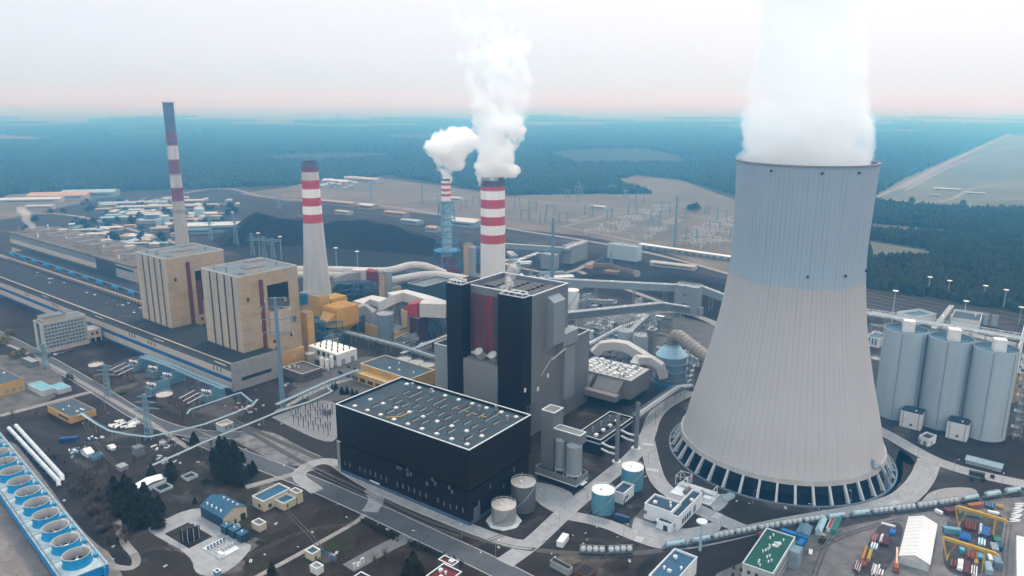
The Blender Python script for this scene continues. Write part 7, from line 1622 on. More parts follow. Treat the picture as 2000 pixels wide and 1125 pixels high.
for px, a, lab, m, L, W, H in (((1551, 1051), -36, 'long bright blue container row behind the green roofed office', M('azure_container', (.02, .15, .36), .5, .2, .4, dirt=((.10, .075, .06), .5, .58)), 13, 2.6, 2.8), ((1563, 1068), 50, 'short blue container at the green roofed office corner', M('azure_container', 0), 6, 2.6, 2.8), ((1489, 1050), 30, 'red container left of the green roofed office', yR, 5, 3, 2.6), ((1904, 992), 14, 'red orange flat container by the train', yO, 9, 2.6, 2.4), ((1855, 1003), 10, 'maroon skip by the train left of the gantry', yM, 7, 4, 2.6),
        ((1898, 1006), -14, 'pale grey container under the nearer train gantry', mGR2, 9, 2.6, 2.4), ((1833, 1003), -60, 'small white container by the train', mUNIT, 4, 1.6, 1.6), ((1946, 1060), 66, 'green container at the yard lane', M('green_container', (.03, .13, .085), .6, .2, .4, dirt=((.10, .075, .06), .5, .58)), 6, 3, 2.6), ((1941, 1076), 66, 'light grey container below the green container', mGR2, 7, 3, 2.6), ((1935, 1095), 66, 'white container under the gantry end', mWALL, 8, 3, 2.6), ((1946, 1103), 66, 'blue grey container right of the white container', mTRF, 8.5, 3.2, 3.4), ((1929, 1115), 66, 'pale blue container at the bottom edge', M('mist_container', (.22, .30, .34), .6), 8, 3, 2.6),
        ((1858, 1041), -14, 'teal container behind the tent warehouse', mCYP, 8, 3, 2.8), ((1878, 1079), 66, 'small cyan box under the second gantry', yC, 3, 2.2, 2), ((1999, 1068), 66, 'navy container at the right picture edge', mNAVY, 6, 2.6, 2.6), ((1950, 1072), 66, 'dark tractor unit beside the light grey container', mNAVY, 5, 2.6, 2.4)):
    x, y = G(*px); container(x, y, radians(a), lab, m, L, W, H)
mGRN = M('green_roof', (.018, .085, .060), .7, .2, .15)
gt, gF2, gLu2, gLv2, gh2 = sb('green roofed two storey office with white rim on the storage yard', None, None, 1450, ('len', site3((1510, 1121), (1450, 1100), (1559, 1051), 10)[2]), M('grey_render', (.34, .35, .34), .8), mGRN, 'office building', ang=gA, near=(1510, 1121), h=10, dh=.35, wins=(('v', 3, 5.5, 1.4, 1.8, 5, 3.6), ('v', 3, 1.5, 1.4, 1.8, 5, 3.6), ('u', 2, 5.5, 1.5, 2, 10, 3), ('u', 2, 1.5, 1.5, 2, 10, 3)))
rg = random.Random(12)
for k in range(18):
    u, v = gLu2 * (.25 + .5 * rg.random()), gLv2 * (.08 + .84 * k / 18); b = MB(); x, y, _ = gF2.p(u, v); b.cyl(x, y, gh2 - .4, gh2 + .5, .35, 8); b.ball(x, y, gh2 + .7, .45, .35, 8, 5); b.build('roof_vent', mUNIT, gt)
for u, v in ((.35, .62), (.28, .70)): b = MB(); b.fb(gF2, gLu2 * u, gLu2 * u + 2.4, gLv2 * v, gLv2 * v + 1.5, gh2 - .4, gh2 + .3); b.build('skylight', mUNIT, gt, 0)
b = MB(); b.fb(gF2, -5, 0, gLv2 * .68, gLv2 * .86, 0, 9); b.build('stair_wing', M('wing_blue_grey', (.20, .26, .29), .8), gt, 0)
sb('blue roofed white building with maroon roof lines at the bottom edge', None, None, 1267, 1362, mWALL, mNR, near=(1313, 1143), h=9, roofbits=5, ang=ang_of((1313, 1143), (1267, 1124), 9))
sb('dark flat roofed house with pale gable by the bottom edge', (1110, 1126), 1113, 1074, 1119, M('pale_gable', (.22, .24, .25), .8), M('dark_felt', (.022, .020, .023), .9), 'house', ang=ang_of((1110, 1113), (1074, 1094), 4), cap=False)
sb('dark shed roof right of the dark flat roofed house', (1148, 1136), 1127, 1122, 1166, mRUST, M('dark_felt', (.022, .020, .023), .9), 'shed', cap=False)
gable('grey blue gabled shed by the train', (1577, 1057), 1046, 1556, 1586, 1.2, mGR2, M('steel_blue_sheet', (.10, .17, .21), .6), 'v', tA)
gable('pale blue arched cabin with dark door by the train', (1602, 1048), 1038, 1593, 1614, 1.4, M('ice_cabin', (.34, .48, .54), .6), M('ice_cabin', 0), 'v', tA, 'cabin', 'cabin')
sb('red half of the two coloured hut by the train', (1622, 1041), 1033, 1614, 1632, mWALL, M('brick_roof', (.28, .05, .05), .7), 'hut', ang=tA, cap=False); sb('green half of the two coloured hut by the train', (1632, 1046), 1036, 1622, 1645, M('green_wall', (.03, .19, .13), .7), M('teal_roof', (.05, .12, .13), .7), 'hut', ang=tA, cap=False)
def car(px, a, m, lab, grp=None):
    x, y = G(*px); t = thing('parked_car', lab, 'car', (x, y), grp); ca, sa = cos(a), sin(a)
    def q(u, v, z): return (x + ca * u - sa * v, y + sa * u + ca * v, z)
    b = MB(); pr = [(-2.2, .4), (2.2, .4), (2.25, .9), (1.2, 1.02), (.5, 1.55), (-1.5, 1.6), (-2.15, 1.0)]; b.add([q(u, v, z) for v in (-.88, .88) for u, z in pr], [tuple(range(6, -1, -1)), tuple(range(7, 14))] + [(i, (i + 1) % 7, 7 + (i + 1) % 7, 7 + i) for i in range(7)]); b.build('body', m, t, 0)
    b = MB(); b.add([q(1.24, v, 1.03) for v in (-.75, .75)] + [q(.54, v, 1.56) for v in (.7, -.7)], [(0, 1, 2, 3)]); [setattr(b, 'v', [(p[0] + ca * .02, p[1] + sa * .02, p[2] + .02) for p in b.v])]; b.build('windscreen', mDGL, t, 0)
    for s in (-.9, .9): b = MB(); b.add([q(u, s, z) for u, z in ((.95, 1.05), (.42, 1.45), (-1.4, 1.48), (-1.9, 1.05))], [(0, 1, 2, 3)]); b.build('side_window', mDGL, t, 0)
    for u in (-1.4, 1.4):
        for v in (-.8, .8): b = MB(); b.tube([q(u, v - .1, .34), q(u, v + .1, .34)], .34, 12); b.build('wheel', mWHL, t)
    return t
car((1583, 1080), 1.15, mUNIT, 'white estate car parked on the gravel yard right of the green roof')
for k in range(7): car((96 + k * 7, 697 - k * 1.6), 1.0, (mWHL, mNAVY, mUNIT, mGRY, mTRF, yR, mWHL)[k], ('black car', 'navy car', 'white car', 'grey car', 'steel blue car', 'red car', 'dark car')[k] + ' parked under the office slab, ' + ('leftmost', 'second from left', 'third from left', 'middle', 'third from right', 'second from right', 'rightmost')[k], 'cars by the office slab')
def loader(px, a, lab, m, boom=0):
    x, y = G(*px); t = thing('truck_crane' if boom else 'tractor', lab, 'truck crane' if boom else 'tractor', (x, y)); ca, sa = cos(a), sin(a)
    def q(u, v): return (x + ca * u - sa * v, y + sa * u + ca * v)
    b = MB(); b.box(*q(0, 0), .9, 5 if not boom else 8, 2.2, .9, a); b.build('chassis', m, t, 0); b = MB(); b.box(*q(-1.0 if not boom else -2.8, 0), 1.8, 1.9, 2.0, 1.6, a); c = b.build('cab', m if boom else M('tan_cab', (.34, .25, .17), .7), t, 0); b = MB(); b.box(*q(-.02 if not boom else -1.8, 0), 2.2, .1, 1.7, .9, a); b.build('window', mDGL, c, 0)
    for u in (-1.7, 1.7) if not boom else (-2.8, 1, 2.6):
        for v in (-1.15, 1.15): b = MB(); p, r = q(u, v - .2), q(u, v + .2); b.tube([(*p, .7), (*r, .7)], .7, 14); b.build('wheel', mWHL, t)
    if boom: b = MB(); rduct(b, [(*q(-1, 0), 3), (*q(13, .4), 4.2)], .9, .8); b.build('boom', M('boom_cream', (.52, .36, .25), .6), t, 0); b = MB(); b.box(*q(0, 0), 2.3, 3, 2, 1.2, a); b.build('turret', m, t, 0)
    else: b = MB(); b.beam((*q(2.4, -.7), 1.2), (*q(4.2, -.7), .6), .3); b.beam((*q(2.4, .7), 1.2), (*q(4.2, .7), .6), .3); b.build('loader_arm', mWHL, t, 0)
loader((1606, 1057), -2.2, 'dark tractor with tan cab standing on the gravel yard', mWHL); loader((1750, 1112), radians(tA) + pi / 2 + .08, 'orange truck crane with cream boom left of the tent warehouse', yO, 1)
# ---------------------------------------------------------------- far plant edge : sheds, switchyard, stacker
mPR = [M('pale_roof', (.36, .33, .31), .8, .2, .1), M('blue_grey_roof', (.26, .36, .42), .8, .2, .1), M('tan_shed_roof', (.36, .26, .2), .8, .2, .1), M('slate_shed_roof', (.12, .17, .2), .8, .2, .1), M('white_shed_roof', (.46, .47, .48), .7, .1, .1)]
mPWL = [M('shed_wall_pale', (.34, .33, .32), .85), M('shed_wall_blue', (.20, .27, .31), .85), M('shed_wall_tan', (.28, .21, .17), .85)]
def shed(px, L, W, h, a, ri, wi, lab, grp=None, cat='shed', rise=0.18):
    x, y = G(*px); t = thing('industrial_shed', lab, cat, (x, y), grp); b = MB(); b.box(x, y, 0, L, W, h, a); b.build('wall', mPWL[wi], t, 0); ca, sa = cos(a), sin(a)
    def q(u, v, z): return (x + ca * u - sa * v, y + sa * u + ca * v, z)
    b = MB(); k = .4; b.add([q(s * (L / 2 + k), v, z) for s in (-1, 1) for v, z in ((-W / 2 - k, h), (0, h + W * rise * .5), (W / 2 + k, h))], [(0, 1, 4, 3), (1, 2, 5, 4), (0, 2, 1), (3, 4, 5), (0, 3, 5, 2)]); b.build('roof', mPR[ri], t, 0); 
    n = max(1, int(L / 14)); 
    b = MB(); b.box(*q(0, -W / 2 - .05, 0)[:2], h * .45, L * .8, .12, h * .25, a); b.build('window', mSTRIP, t, 0)
    return t
aw = radians(12)
for i, (px, L, W, h, ri, wi, lab) in enumerate(((( 62, 396), 120, 30, 9, 4, 0, 'long white roofed hall at the left of the far forest clearing'), ((120, 388), 120, 60, 10, 2, 0, 'wide tan roofed hall in the far forest clearing'), ((178, 384), 110, 50, 12, 1, 1, 'blue grey roofed hall right in the far forest clearing'), ((80, 408), 50, 24, 7, 0, 0, 'small pale hall before the white roofed far hall'), ((215, 405), 30, 20, 7, 0, 0, 'small white shed below the blue grey far hall'),
        ((262, 403), 130, 20, 9, 1, 0, 'long blue roofed shed above the far depot'), ((318, 410), 150, 24, 9, 0, 1, 'long pale roofed shed in the middle of the far depot'), ((282, 424), 60, 22, 8, 0, 0, 'pale shed left of the far depot tank'), ((372, 398), 60, 24, 8, 0, 2, 'tan walled shed behind the thin leaning chimney'), ((398, 424), 50, 22, 8, 4, 0, 'white shed right of the thin leaning chimney'), ((425, 452), 105, 36, 13, 4, 1, 'big white roofed warehouse touching the coal heap'), ((385, 455), 50, 26, 8, 1, 1, 'greenish roofed shed left of the big white warehouse'),
        ((215, 450), 40, 14, 6, 4, 0, 'low white shed before the far depot road'), ((165, 455), 46, 12, 6, 4, 0, 'white row shed behind the long boiler building'), ((225, 430), 46, 16, 6, 1, 1, 'blue shed at the depot entrance road'), ((660, 358), 90, 30, 8, 4, 0, 'far white depot left of the slim chimney'), ((712, 355), 110, 34, 10, 0, 0, 'far pale depot block beyond the dry field'), ((620, 366), 60, 24, 7, 1, 0, 'far low depot behind the grey chimney'),
        ((720, 408), 34, 24, 9, 4, 2, 'tan house with white roof by the coal rails'), ((650, 400), 120, 12, 8, 2, 2, 'long tan wagon shed by the coal rails, left'), ((775, 422), 50, 16, 8, 2, 2, 'tan shed by the coal rails, right'), ((905, 440), 70, 40, 10, 4, 1, 'white roofed hall behind the slim chimney'), ((805, 437), 40, 18, 7, 1, 1, 'small blue shed by the coal heap, right'), ((672, 418), 36, 14, 6, 0, 0, 'small white shed by the coal heap, left'), ((848, 452), 24, 18, 8, 2, 0, 'round cream roofed shed left of the slim chimney'), ((1315, 522), 62, 14, 5, 0, 0, 'long cream canopy beside the coal yard rails'),
        ((1850, 372), 60, 14, 5, 4, 0, 'long white barrack on the far right clearing'), ((1905, 380), 40, 12, 5, 4, 0, 'second white barrack on the far right clearing'), ((1825, 384), 24, 10, 5, 0, 0, 'small far hut below the white barracks'), ((1168, 408), 36, 14, 6, 4, 0, 'white control hall in the far switchyard'), ((892, 392), 30, 16, 7, 4, 0, 'small white hall left of the stout chimney in the field'))):
    shed(px, L, W, h, aw if px[0] < 560 else radians(-30), ri, wi, lab)
for px, top, r, lab in (((322, 437), 421, 9, 'large pale blue tank in the far depot'), ((330, 447), 437, 7, 'squat tan tank in the far depot'), ((391, 425), 407, 9, 'pale blue depot tank right of the thin leaning chimney'), ((383, 436), 429, 3.5, 'small tan depot tank right of the thin leaning chimney'), ((310, 440), 428, 5, 'small grey tank left of the large depot tank')):
    tank(lab, px, top, r, M('depot_tan', (.40, .31, .24), .7) if 'tan ' in lab else M('depot_blue', (.30, .42, .48), .7), M('depot_lid', (.48, .46, .45), .7), stair=False, n=24)
rg = random.Random(21); protos = {}
def scatter_sheds(poly, n, lab, grp):
    xs_, ys_ = [p[0] for p in poly], [p[1] for p in poly]; k = 0
    while k < n:
        px = (rg.uniform(min(xs_), max(xs_)), rg.uniform(min(ys_), max(ys_)))
        if not inside(*px, poly): continue
        ri, wi = rg.choice((0, 0, 1, 1, 2, 3, 4)), rg.randrange(3); key = (grp, ri, wi); a = aw + rg.choice((0, pi / 2)) + rg.uniform(-.05, .05); s = (rg.uniform(.6, 1.6), rg.uniform(.7, 1.3), rg.uniform(.8, 1.5))
        cn = ('pale', 'blue grey', 'tan', 'slate', 'white')[ri]; wn_ = ('pale', 'bluish', 'tan')[wi]; lb = 'small ' + cn + ' roofed ' + wn_ + ' walled ' + lab
        if key not in protos: protos[key] = shed((1000, 700), 22, 11, 5, 0, ri, wi, lb, grp); o = protos[key]; o.location = (*G(*px), 0); o.rotation_euler = (0, 0, a); o.scale = s
        else: dup(protos[key], G(*px), a, sc=s)
        k += 1
scatter_sheds([(200, 415), (240, 398), (330, 385), (460, 395), (470, 420), (400, 440), (330, 470), (240, 440)], 70, 'shed in the far depot', 'small sheds of the far depot')
scatter_sheds([(110, 440), (200, 450), (330, 478), (260, 485), (150, 455)], 30, 'shed behind the long boiler building', 'small sheds behind the long boiler building')
scatter_sheds([(600, 366), (640, 350), (745, 352), (740, 362), (640, 374)], 16, 'shed in the far depot beyond the dry field', 'small sheds beyond the dry field')
scatter_sheds([(990, 500), (1050, 495), (1060, 540), (1130, 540), (1120, 580), (1000, 560)], 16, 'plant shed behind the dark boiler tower', 'small sheds behind the dark boiler tower')
# switchyard equipment
def swp(kind):
    if kind == 0:
        t = thing('busbar_post', 'slim busbar post in rows on the switchyard', 'busbar post', (0, 0), 'busbar posts of the switchyard'); b = MB(); b.lathe(0, 0, [(.45, 0), (.45, 3.2), (.7, 3.6), (.4, 5.5), (.75, 6), (.3, 8), (0, 8)], 6); b.build('insulator', M('switch_grey', (.40, .40, .40), .6), t); b = MB(); b.beam((-4, 0, 8), (4, 0, 8), .5); b.build('busbar', M('switch_pale', (.55, .55, .55), .5), t, 0)
    else:
        t = thing('switchyard_portal', 'tall thin steel portal frame over the switchyard', 'steel portal', (0, 0), 'steel portals of the switchyard'); b = MB()
        for s in (-9, 9): b.lattice(s, 0, 0, 20, 2.4, 1.2, .35, 5)
        b.truss((-9, 0, 18), (9, 0, 18), 1.6, 1.6, .3, 6); b.build('frame', mPYL, t, 0)
        for s in (-6, 0, 6): b = MB(); b.cyl(s, 0, 15.6, 18, .25, 6); b.build('insulator', mUNIT, t)
    return t
SWP = [swp(0), swp(1)]
Fs = Fr(G(1200, 470), -36); used = [0, 0]
Z1 = [[(1130, 462), (1290, 402), (1318, 406), (1212, 462)], [(1228, 470), (1320, 430), (1335, 436), (1262, 478)], [(1322, 478), (1345, 455), (1440, 425), (1446, 490), (1370, 492)], [(1000, 425), (1160, 420), (1130, 440), (1010, 445)], [(640, 368), (840, 372), (880, 392), (660, 384)]]
for i in range(-90, 90):
    for j in range(-60, 90):
        x, y, _ = Fs.p(i * 8.5, j * 13 + (i % 2)); px = PX(x, y, 0)
        if y < 300 or not any(inside(*px, z) for z in Z1) or noise.noise(Vector((i * .23, j * .31, 3))) < -.12: continue
        o = SWP[0] if not used[0] else dup(SWP[0]); used[0] += 1
        o.location = (x, y, 0); o.rotation_euler = (0, 0, radians(-36) if j % 3 else radians(54))
        if used[0] >= 280: break
    if used[0] >= 280: break
for k, (px, py) in enumerate(((1010, 405), (1040, 412), (1075, 420), (1108, 388), (1130, 380), (1196, 378), (1222, 388), (1250, 396), (1025, 430), (1060, 436), (1100, 436), (1150, 420), (1190, 428), (1235, 420), (1280, 432), (1380, 418), (1410, 430), (1395, 455), (1430, 470), (1350, 470), (1300, 415), (905, 410), (930, 402), (860, 400), (1270, 450), (1330, 425))):
    o = SWP[1] if not k else dup(SWP[1]); o.location = (*G(px, py), 0); o.rotation_euler = (0, 0, radians(-36 if k % 3 else 54))
shel = None
for k in range(13):
    f = k / 12; p = G(1256 + 166 * f, 485 + 24 * f)
    if shel is None:
        t = thing('flat_canopy', 'small white flat canopy in the row along the switchyard edge', 'canopy', p, 'white canopies along the switchyard'); b = MB(); b.box(p[0], p[1], 6, 12, 9, .8, radians(-36)); b.build('roof', mUNIT, t, 0)
        for dx, dy in ((-3.6, 2.6), (3.6, -2.6), (2.4, 3.4), (-2.4, -3.4)): b = MB(); b.beam((p[0] + dx, p[1] + dy, 0), (p[0] + dx, p[1] + dy, 6), .5); b.build('leg', mPYL, t, 0)
        b = MB(); b.box(p[0], p[1], 0, 5, 3.6, 3.8, radians(-36)); b.build('switch_cabinet', mTRF, t, 0); shel = t
    else: dup(shel, p)
for k in range(6): f = k / 5; dup(shel, G(1012 + 38 * f, 514 - 14 * f), .0, 'small white flat canopy in the row left of the square drive house', .7)['group'] = 'white canopies left of the drive house'
def stacker():
    x, y = G(1193, 536); mSK = M('stacker_rust', (.22, .15, .12), .7, .25, .3); t = thing('stacker_reclaimer', 'rusty bucket wheel stacker reclaimer with mast and stays on the coal yard', 'stacker reclaimer', (x, y))
    b = MB(); b.box(x, y, 0, 16, 12, 5, radians(-30)); b.build('undercarriage', mSK, t, 0); tip = at(1244, 536, 9); tail = at(1150, 520, 14); top = (x, y, 32)
    b = MB(); b.truss((x, y, 9), tip, 4, 3.5, .7, 12); b.build('boom', mSK, t, 0); b = MB(); b.truss((x, y, 11), tail, 4, 3, .6, 7); b.build('counter_boom', mSK, t, 0)
    b = MB(); b.beam((x - 2, y, 8), top, .9); b.beam((x + 2, y, 8), top, .9); b.build('mast', mPYL, t, 0); b = MB(); b.beam(top, tip, .35); b.beam(top, tail, .35); b.build('stay', mPYL, t, 0)
    b = MB(); b.tube([(tip[0], tip[1] - 1, tip[2] + 1), (tip[0], tip[1] + 1, tip[2] + 1)], 4.2, 16); b.build('bucket_wheel', M('bucket_grey', (.30, .30, .30), .6), t); b = MB(); b.box(tail[0], tail[1], tail[2] - 2, 9, 7, 5, radians(-30)); b.build('counterweight', M('orange_weight', (.40, .26, .18), .7), t, 0)
    b = MB(); b.box(x + 8, y - 6, 5, 5, 4, 4); b.build('operator_cabin', mUNIT, t, 0)
stacker()
# ---------------------------------------------------------------- trees, hedges, lamps
mNEED = M('pine_needle', (.017, .021, .015), .95, .7, .5, dirt=((.035, .030, .020), .35, .58)); mBARK = M('bark', (.05, .038, .03), .95); mTWIG = M('bare_twig', (.075, .057, .047), .95, .4, .6); mWIL = M('willow_yellow', (.13, .115, .045), .95, .4, .6); mLEAF = M('dull_leaf', (.020, .030, .018), .95, .5, .5)
def conifer(seed, h=9.0, r=3.5):
    rg = random.Random(seed); t = thing('conifer_tree', 'dark conifer', 'conifer', (0, 0)); b = MB(); b.tube([(0, 0, 0), (.1, .05, h * .5), (0, 0, h * .97)], [.28, .2, .05], 6); b.build('trunk', mBARK, t); b = MB()
    for k in range(300):
        f = rg.random() ** .9; z = h * (.14 + .86 * f); R = r * (1 - f ** 1.6) ** .8 * (.5 + .6 * rg.random()) + .3; a = rg.random() * 6.283; w = .5 + .5 * rg.random()
        tip = Vector((R * cos(a), R * sin(a), z - .25 * R)); root = Vector((R * .25 * cos(a), R * .25 * sin(a), z + .2)); n = Vector((-sin(a), cos(a), 0)) * w; m = (tip + root) / 2 + Vector((0, 0, .25))
        b.add([root, m + n, tip, m - n, m + Vector((0, 0, -.7))], [(0, 1, 2, 3), (1, 4, 3), (0, 4, 2)])
    b.build('crown', mNEED, t, 0); return t
def bare(seed, h=6.0, m=None, n=70, spread=1.0, name='bare_tree', cat='bare tree', lab='bare tree'):
    rg = random.Random(seed); t = thing(name, lab, cat, (0, 0)); b = MB(); b.tube([(0, 0, 0), (.1, .1, h * .35), (0, .15, h * .6)], [h * .03, h * .022, h * .012], 5); b.build('trunk', mBARK, t); b = MB()
    for k in range(n):
        z0 = h * rg.uniform(.12, .55); a = rg.random() * 6.283; el = rg.uniform(.35, 1.25); L = h * rg.uniform(.25, .55); d = Vector((cos(a) * cos(el) * spread, sin(a) * cos(el) * spread, sin(el))); p = Vector((0, 0, z0)); q = p + d * L; w = h * (.009 if h > 5 else .017)
        s = Vector((-sin(a), cos(a), 0)) * w; b.add([p - s, p + s, q], [(0, 1, 2)])
        for e in range(3):
            f = rg.uniform(.35, .9); r0 = p + d * L * f; a2 = a + rg.uniform(-1, 1); r1 = r0 + Vector((cos(a2) * .6, sin(a2) * .6, rg.uniform(.2, .9))) * L * .4; b.add([r0 - s * .6, r0 + s * .6, r1 + s * .2, r1 - s * .2], [(0, 1, 2, 3)])
    b.build('branches', m or mTWIG, t, 0); return t
def leafy(seed, r, h, m, lab, cat='bush', name='bush'):
    rg = random.Random(seed); t = thing(name, lab, cat, (0, 0)); b = MB(); b.tube([(0, 0, 0), (0, 0, h * .5)], [.2, .12], 6); b.build('trunk', mBARK, t); b = MB()
    for k in range(190):
        a, e, q = rg.random() * 6.283, rg.uniform(-.6, 1.57), rg.random() ** .4; c = Vector((r * q * cos(a) * cos(e), r * q * sin(a) * cos(e), h * .5 + h * .5 * q * sin(e))) * (.85 + .25 * noise.noise(Vector((a * 1.3, e * 2, seed)))); s = r * rg.uniform(.10, .2)
        u = Vector((rg.gauss(0, 1), rg.gauss(0, 1), rg.gauss(0, 1))).normalized(); v = u.orthogonal().normalized(); b.add([c + u * s, c + v * s, c - u * s, c - v * s], [(0, 1, 2, 3)])
    b.build('crown', m, t, 0); return t
rg = random.Random(33)
CON = [conifer(k) for k in range(3)]; BAR = [bare(k + 5, 6.5) for k in range(3)]; SHR = [bare(k + 40, 3.4, None, 60, 1.4, 'bare_shrub', 'bare shrub', 'bare shrub') for k in range(3)]
first = set()
def plant(protos, px, sc, lab, grp):
    k = rg.randrange(len(protos)); o = protos[k]
    if o.name in first: o = dup(o)
    first.add(protos[k].name); o.location = (*G(*px), 0); o.rotation_euler = (0, 0, rg.random() * 6.28); s = sc * rg.uniform(.85, 1.15); o.scale = (s * rg.uniform(.9, 1.15), s * rg.uniform(.9, 1.15), s)
    o['label'] = lab; o['group'] = grp; return o
for px in ((225, 968), (246, 962), (284, 978), (297, 934), (312, 1003), (338, 934), (240, 990), (260, 1002), (275, 1012), (250, 1022), (285, 1027), (300, 1017), (235, 1007), (265, 987), (310, 1032), (228, 985), (270, 1030), (258, 975), (290, 1000), (332, 940)):
    plant(CON, px, rg.uniform(1.0, 1.35), 'dark conifer in the grove around the white barn', 'conifers by the white barn')
PB = [(412, 905), (428, 874), (455, 885), (480, 905), (498, 930), (490, 952), (455, 955), (425, 935)]; k = 0
while k < 34:
    px = (rg.uniform(410, 500), rg.uniform(872, 956))
    if inside(*px, PB): plant(CON, px, rg.uniform(.8, 1.15), 'dark conifer in the dense clump by the railway points', 'conifers by the railway points'); k += 1
for px, s, lab in (((380, 868), 1.0, 'lone dark conifer between pipe bridge and road'), ((381, 984), .45, 'tiny conifer beside the grey rimmed basin'), ((808, 1122), 1.25, 'big dark conifer between the two red roofs'), ((532, 1128), 1.0, 'dark conifer cut by the bottom edge near the gas station'), ((650, 764), .7, 'conifer by the pipe rack, leftmost of the row before the yellow wing'), ((668, 770), .6, 'second conifer of the row before the yellow wing'), ((678, 770), .65, 'third conifer of the row before the yellow wing'), ((688, 772), .7, 'fourth conifer of the row before the yellow wing'), ((697, 774), .55, 'last conifer of the row before the yellow wing'), ((656, 760), .6, 'conifer behind the row before the yellow wing'), ((820, 1124), .8, 'smaller conifer right of the big one between red roofs'), ((796, 1120), .8, 'smaller conifer left of the big one between red roofs')):
    plant(CON, px, s, lab, 'conifers standing alone')
PS = [(95, 880), (150, 910), (195, 930), (230, 1010), (260, 1060), (215, 1070), (160, 985), (110, 925)]; k = 0
while k < 150:
    px = (rg.uniform(90, 262), rg.uniform(878, 1075))
    if inside(*px, PS): plant(SHR, px, rg.uniform(.8, 1.6), 'bare brown shrub in the thicket beside the white water mains', 'bare shrubs by the water mains'); k += 1
for px in ((330, 905), (262, 905), (244, 930), (300, 905), (345, 880), (352, 888), (402, 905), (200, 905), (215, 925), (365, 872), (388, 890), (412, 872)): plant(BAR, px, rg.uniform(.8, 1.3), 'bare tree around the scrap yard', 'bare trees round the scrap yard')
for px, lab in (((732, 1106), 'bare street tree left of the big conifer, nearer'), ((753, 1092), 'bare street tree left of the big conifer, farther'), ((787, 1092), 'small bare tree just behind the big conifer'), ((25, 815), 'bare tree on the lawn by the yellow workshop'), ((195, 790), 'bare tree beside the junction road'), ((72, 815), 'bare tree left of the yellow pump house')): plant(BAR, px, 1.1, lab, 'bare street trees')
WIL = [leafy(61, 4.5, 6, mWIL, 'yellowish willow bush')]
for px, s in (((30, 700), 1.2), (((135, 745)), 1.0), ((20, 655), 1.2), ((45, 690), .9), ((60, 700), .8), ((10, 672), 1.2), ((240, 768), .7)): plant(WIL, px, s, 'yellowish willow bush on the lawns near the office slab', 'yellow willow bushes')
BSH = [leafy(71, 5, 9, mLEAF, 'dark broad tree', 'tree', 'broad_tree'), leafy(72, 5.5, 10, mLEAF, 'dark broad tree', 'tree', 'broad_tree')]
for px, s in (((1352, 412), 2.0), ((1360, 413), 1.7), ((1346, 412), 1.6), ((1740, 400), 1.6), ((1780, 398), 1.8), ((1880, 402), 1.6), ((1700, 386), 1.6)): plant(BSH, px, s, 'dark broad tree standing in the open beyond the switchyard', 'broad trees beyond the switchyard')
k = 0
while k < 90:
    px = (rg.uniform(40, 470), rg.uniform(388, 478))
    if inside(*px, PLANT) and px[1] > 395: plant(BSH, px, rg.uniform(.9, 1.6), 'dark broad tree among the far depot sheds', 'broad trees among the depot sheds'); k += 1
def hedge(pts, w, h, lab):
    P = [G(*p) for p in pts]; t = thing('hedge', lab, 'hedge', P[0]); r_ = random.Random(len(lab)); b = MB()
    for a, c in zip(P, P[1:]):
        L = hypot(c[0] - a[0], c[1] - a[1]); n = int(L * 9)
        for k in range(n):
            f = r_.random(); p = Vector((a[0] + (c[0] - a[0]) * f + r_.uniform(-w, w) / 2, a[1] + (c[1] - a[1]) * f + r_.uniform(-w, w) / 2, h * r_.random() ** .6)); u = Vector((r_.gauss(0, 1), r_.gauss(0, 1), r_.gauss(0, 1))).normalized() * .55; v = u.orthogonal().normalized() * .5; b.add([p + u, p + v, p - u, p - v], [(0, 1, 2, 3)])
    b.build('foliage', mNEED, t, 0)
hedge([(800, 1062), (850, 1085), (905, 1108)], 3.4, 2.2, 'dark clipped hedge along the wide road by the big conifer'); hedge([(706, 1020), (740, 1036), (776, 1056)], 3.0, 2.0, 'dark clipped hedge along the wide road left of the gateway')
# street lamps
lp = None
LAMPS = [(425, 876, 0), (488, 905, 0), (563, 936, 0), (653, 972, 0), (816, 1068, 0), (937, 1108, 0), (1092, 1038, 1), (1063, 984, 1), (1147, 978, 1), (1218, 1053, 1), (1253, 960, 1), (1266, 905, 1), (1280, 830, 1), (1405, 1048, 1), (1470, 985, 1), (1585, 1015, 1), (1660, 985, 1), (1790, 905, 1), (1825, 992, 1), (1862, 925, 1), (1955, 950, 1), (902, 1052, 1), (968, 1085, 1), (205, 800, 0), (150, 752, 0), (95, 712, 0), (270, 835, 0)]
for px, py, k in LAMPS:
    p = G(px, py); lab = 'slim street lamp along the wide asphalt road' if not k else 'slim street lamp along the pale concrete roads'; gr = 'street lamps of the asphalt road' if not k else 'street lamps of the concrete roads'
    if lp is None:
        lp = thing('street_lamp', lab, 'street lamp', (0, 0)); b = MB(); b.tube([(0, 0, 0), (0, 0, 8.6), (.5, 0, 9.2), (1.8, 0, 9.4)], [.13, .09, .08, .07], 6); b.build('post', mSTEEL, lp); b = MB(); b.box(2.0, 0, 9.32, .9, .35, .16); b.build('lamp_head', mUNIT, lp, 0); o = lp; o.location = (*p, 0)
    else: o = dup(lp, p, rg.random() * 6.28)
    o['label'] = lab; o['group'] = gr
mast((1367, 1075), 1018, 'tall floodlight mast beside the train at the switch building', 'masts along the rails')
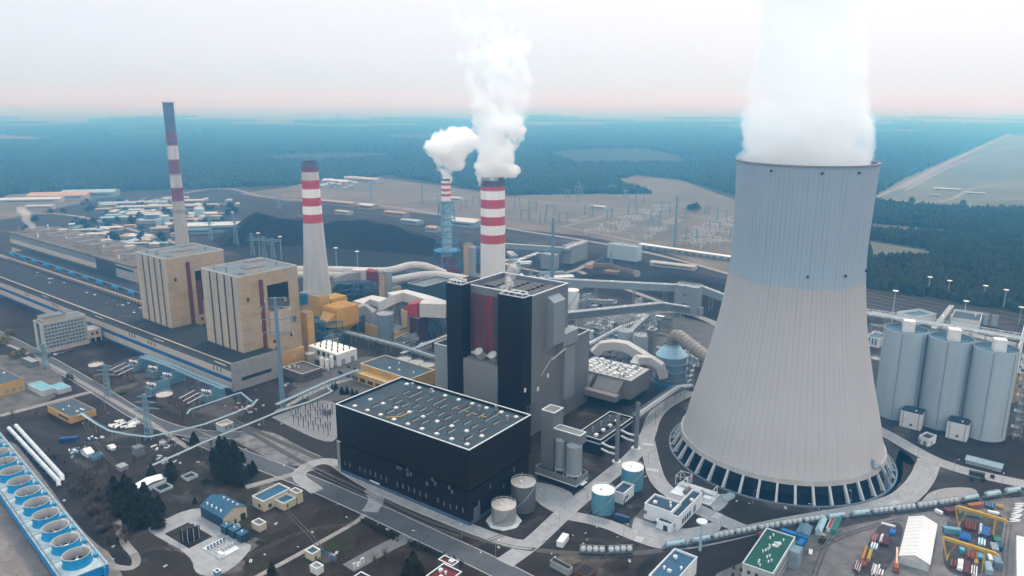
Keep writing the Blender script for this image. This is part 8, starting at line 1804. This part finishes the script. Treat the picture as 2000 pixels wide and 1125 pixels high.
# zebra crossings
for i, (a, c, n) in enumerate((((1256, 868), (1275, 870), 6), ((1265, 917), (1284, 920), 6), ((1396, 1012), (1405, 1004), 6), ((1742, 988), (1752, 980), 6), ((1250, 1050), (1246, 1058), 5))):
    A_, B_ = G(*a), G(*c); b = MB()
    for k in range(n): f = k / (n - 1); x, y = A_[0] + (B_[0] - A_[0]) * f, A_[1] + (B_[1] - A_[1]) * f; d = atan2(B_[1] - A_[1], B_[0] - A_[0]); co, si = cos(d), sin(d); b.add([(x + co * u - si * v, y + si * u + co * v, .34) for u, v in ((-.3, -2), (.3, -2), (.3, 2), (-.3, 2))], [(0, 1, 2, 3)])
    struct('road_marking', b, M('road_paint', (.55, .55, .55), .7), 0)

# concrete covers and slabs lying about the lawns
slab_ = None; k = 0
while k < 60:
    z = ((90, 480, 800, 1110), (480, 760, 960, 1110), (960, 1250, 1020, 1100), (1400, 1760, 960, 1000), (300, 640, 760, 860))[k % 5]; px = (rg.uniform(z[0], z[1]), rg.uniform(z[2], z[3])); k += 1
    lb = 'pale concrete slab or cover lying flat on the bare lawns'
    if slab_ is None: slab_ = thing('concrete_slab', lb, 'concrete slab', (0, 0), 'concrete covers on the lawns'); b = MB(); b.box(0, 0, 0, 1.8, 1.0, .3); b.build('slab', mCOPE, slab_, 0); b = MB(); b.box(0, 0, .3, 1.3, .6, .08); b.build('lid', mGR2, slab_, 0); slab_.location = (*G(*px), 0)
    else: dup(slab_, G(*px), rg.random() * 3, sc=rg.uniform(.5, 1.3))
# ---------------------------------------------------------------- haze
hb = MB(); hb.prism([(-61000, -2500), (61000, -2500), (61000, 61000), (-61000, 61000)], -1.0, 455.0)
hm = bpy.data.materials.new('haze'); hm.use_nodes = True; ht = hm.node_tree; ht.nodes.remove(ht.nodes['Principled BSDF'])
hv = ht.nodes.new('ShaderNodeVolumePrincipled'); hv.inputs['Color'].default_value = (.13, .54, 1.0, 1)
hv.inputs['Absorption Color'].default_value = (1, 1, 1, 1); hv.inputs['Density'].default_value = 5.4e-4; hv.inputs['Anisotropy'].default_value = .93
ht.links.new(hv.outputs[0], ht.nodes['Material Output'].inputs['Volume'])
tag(hb.build('haze', hm, None, 0), kind='stuff')
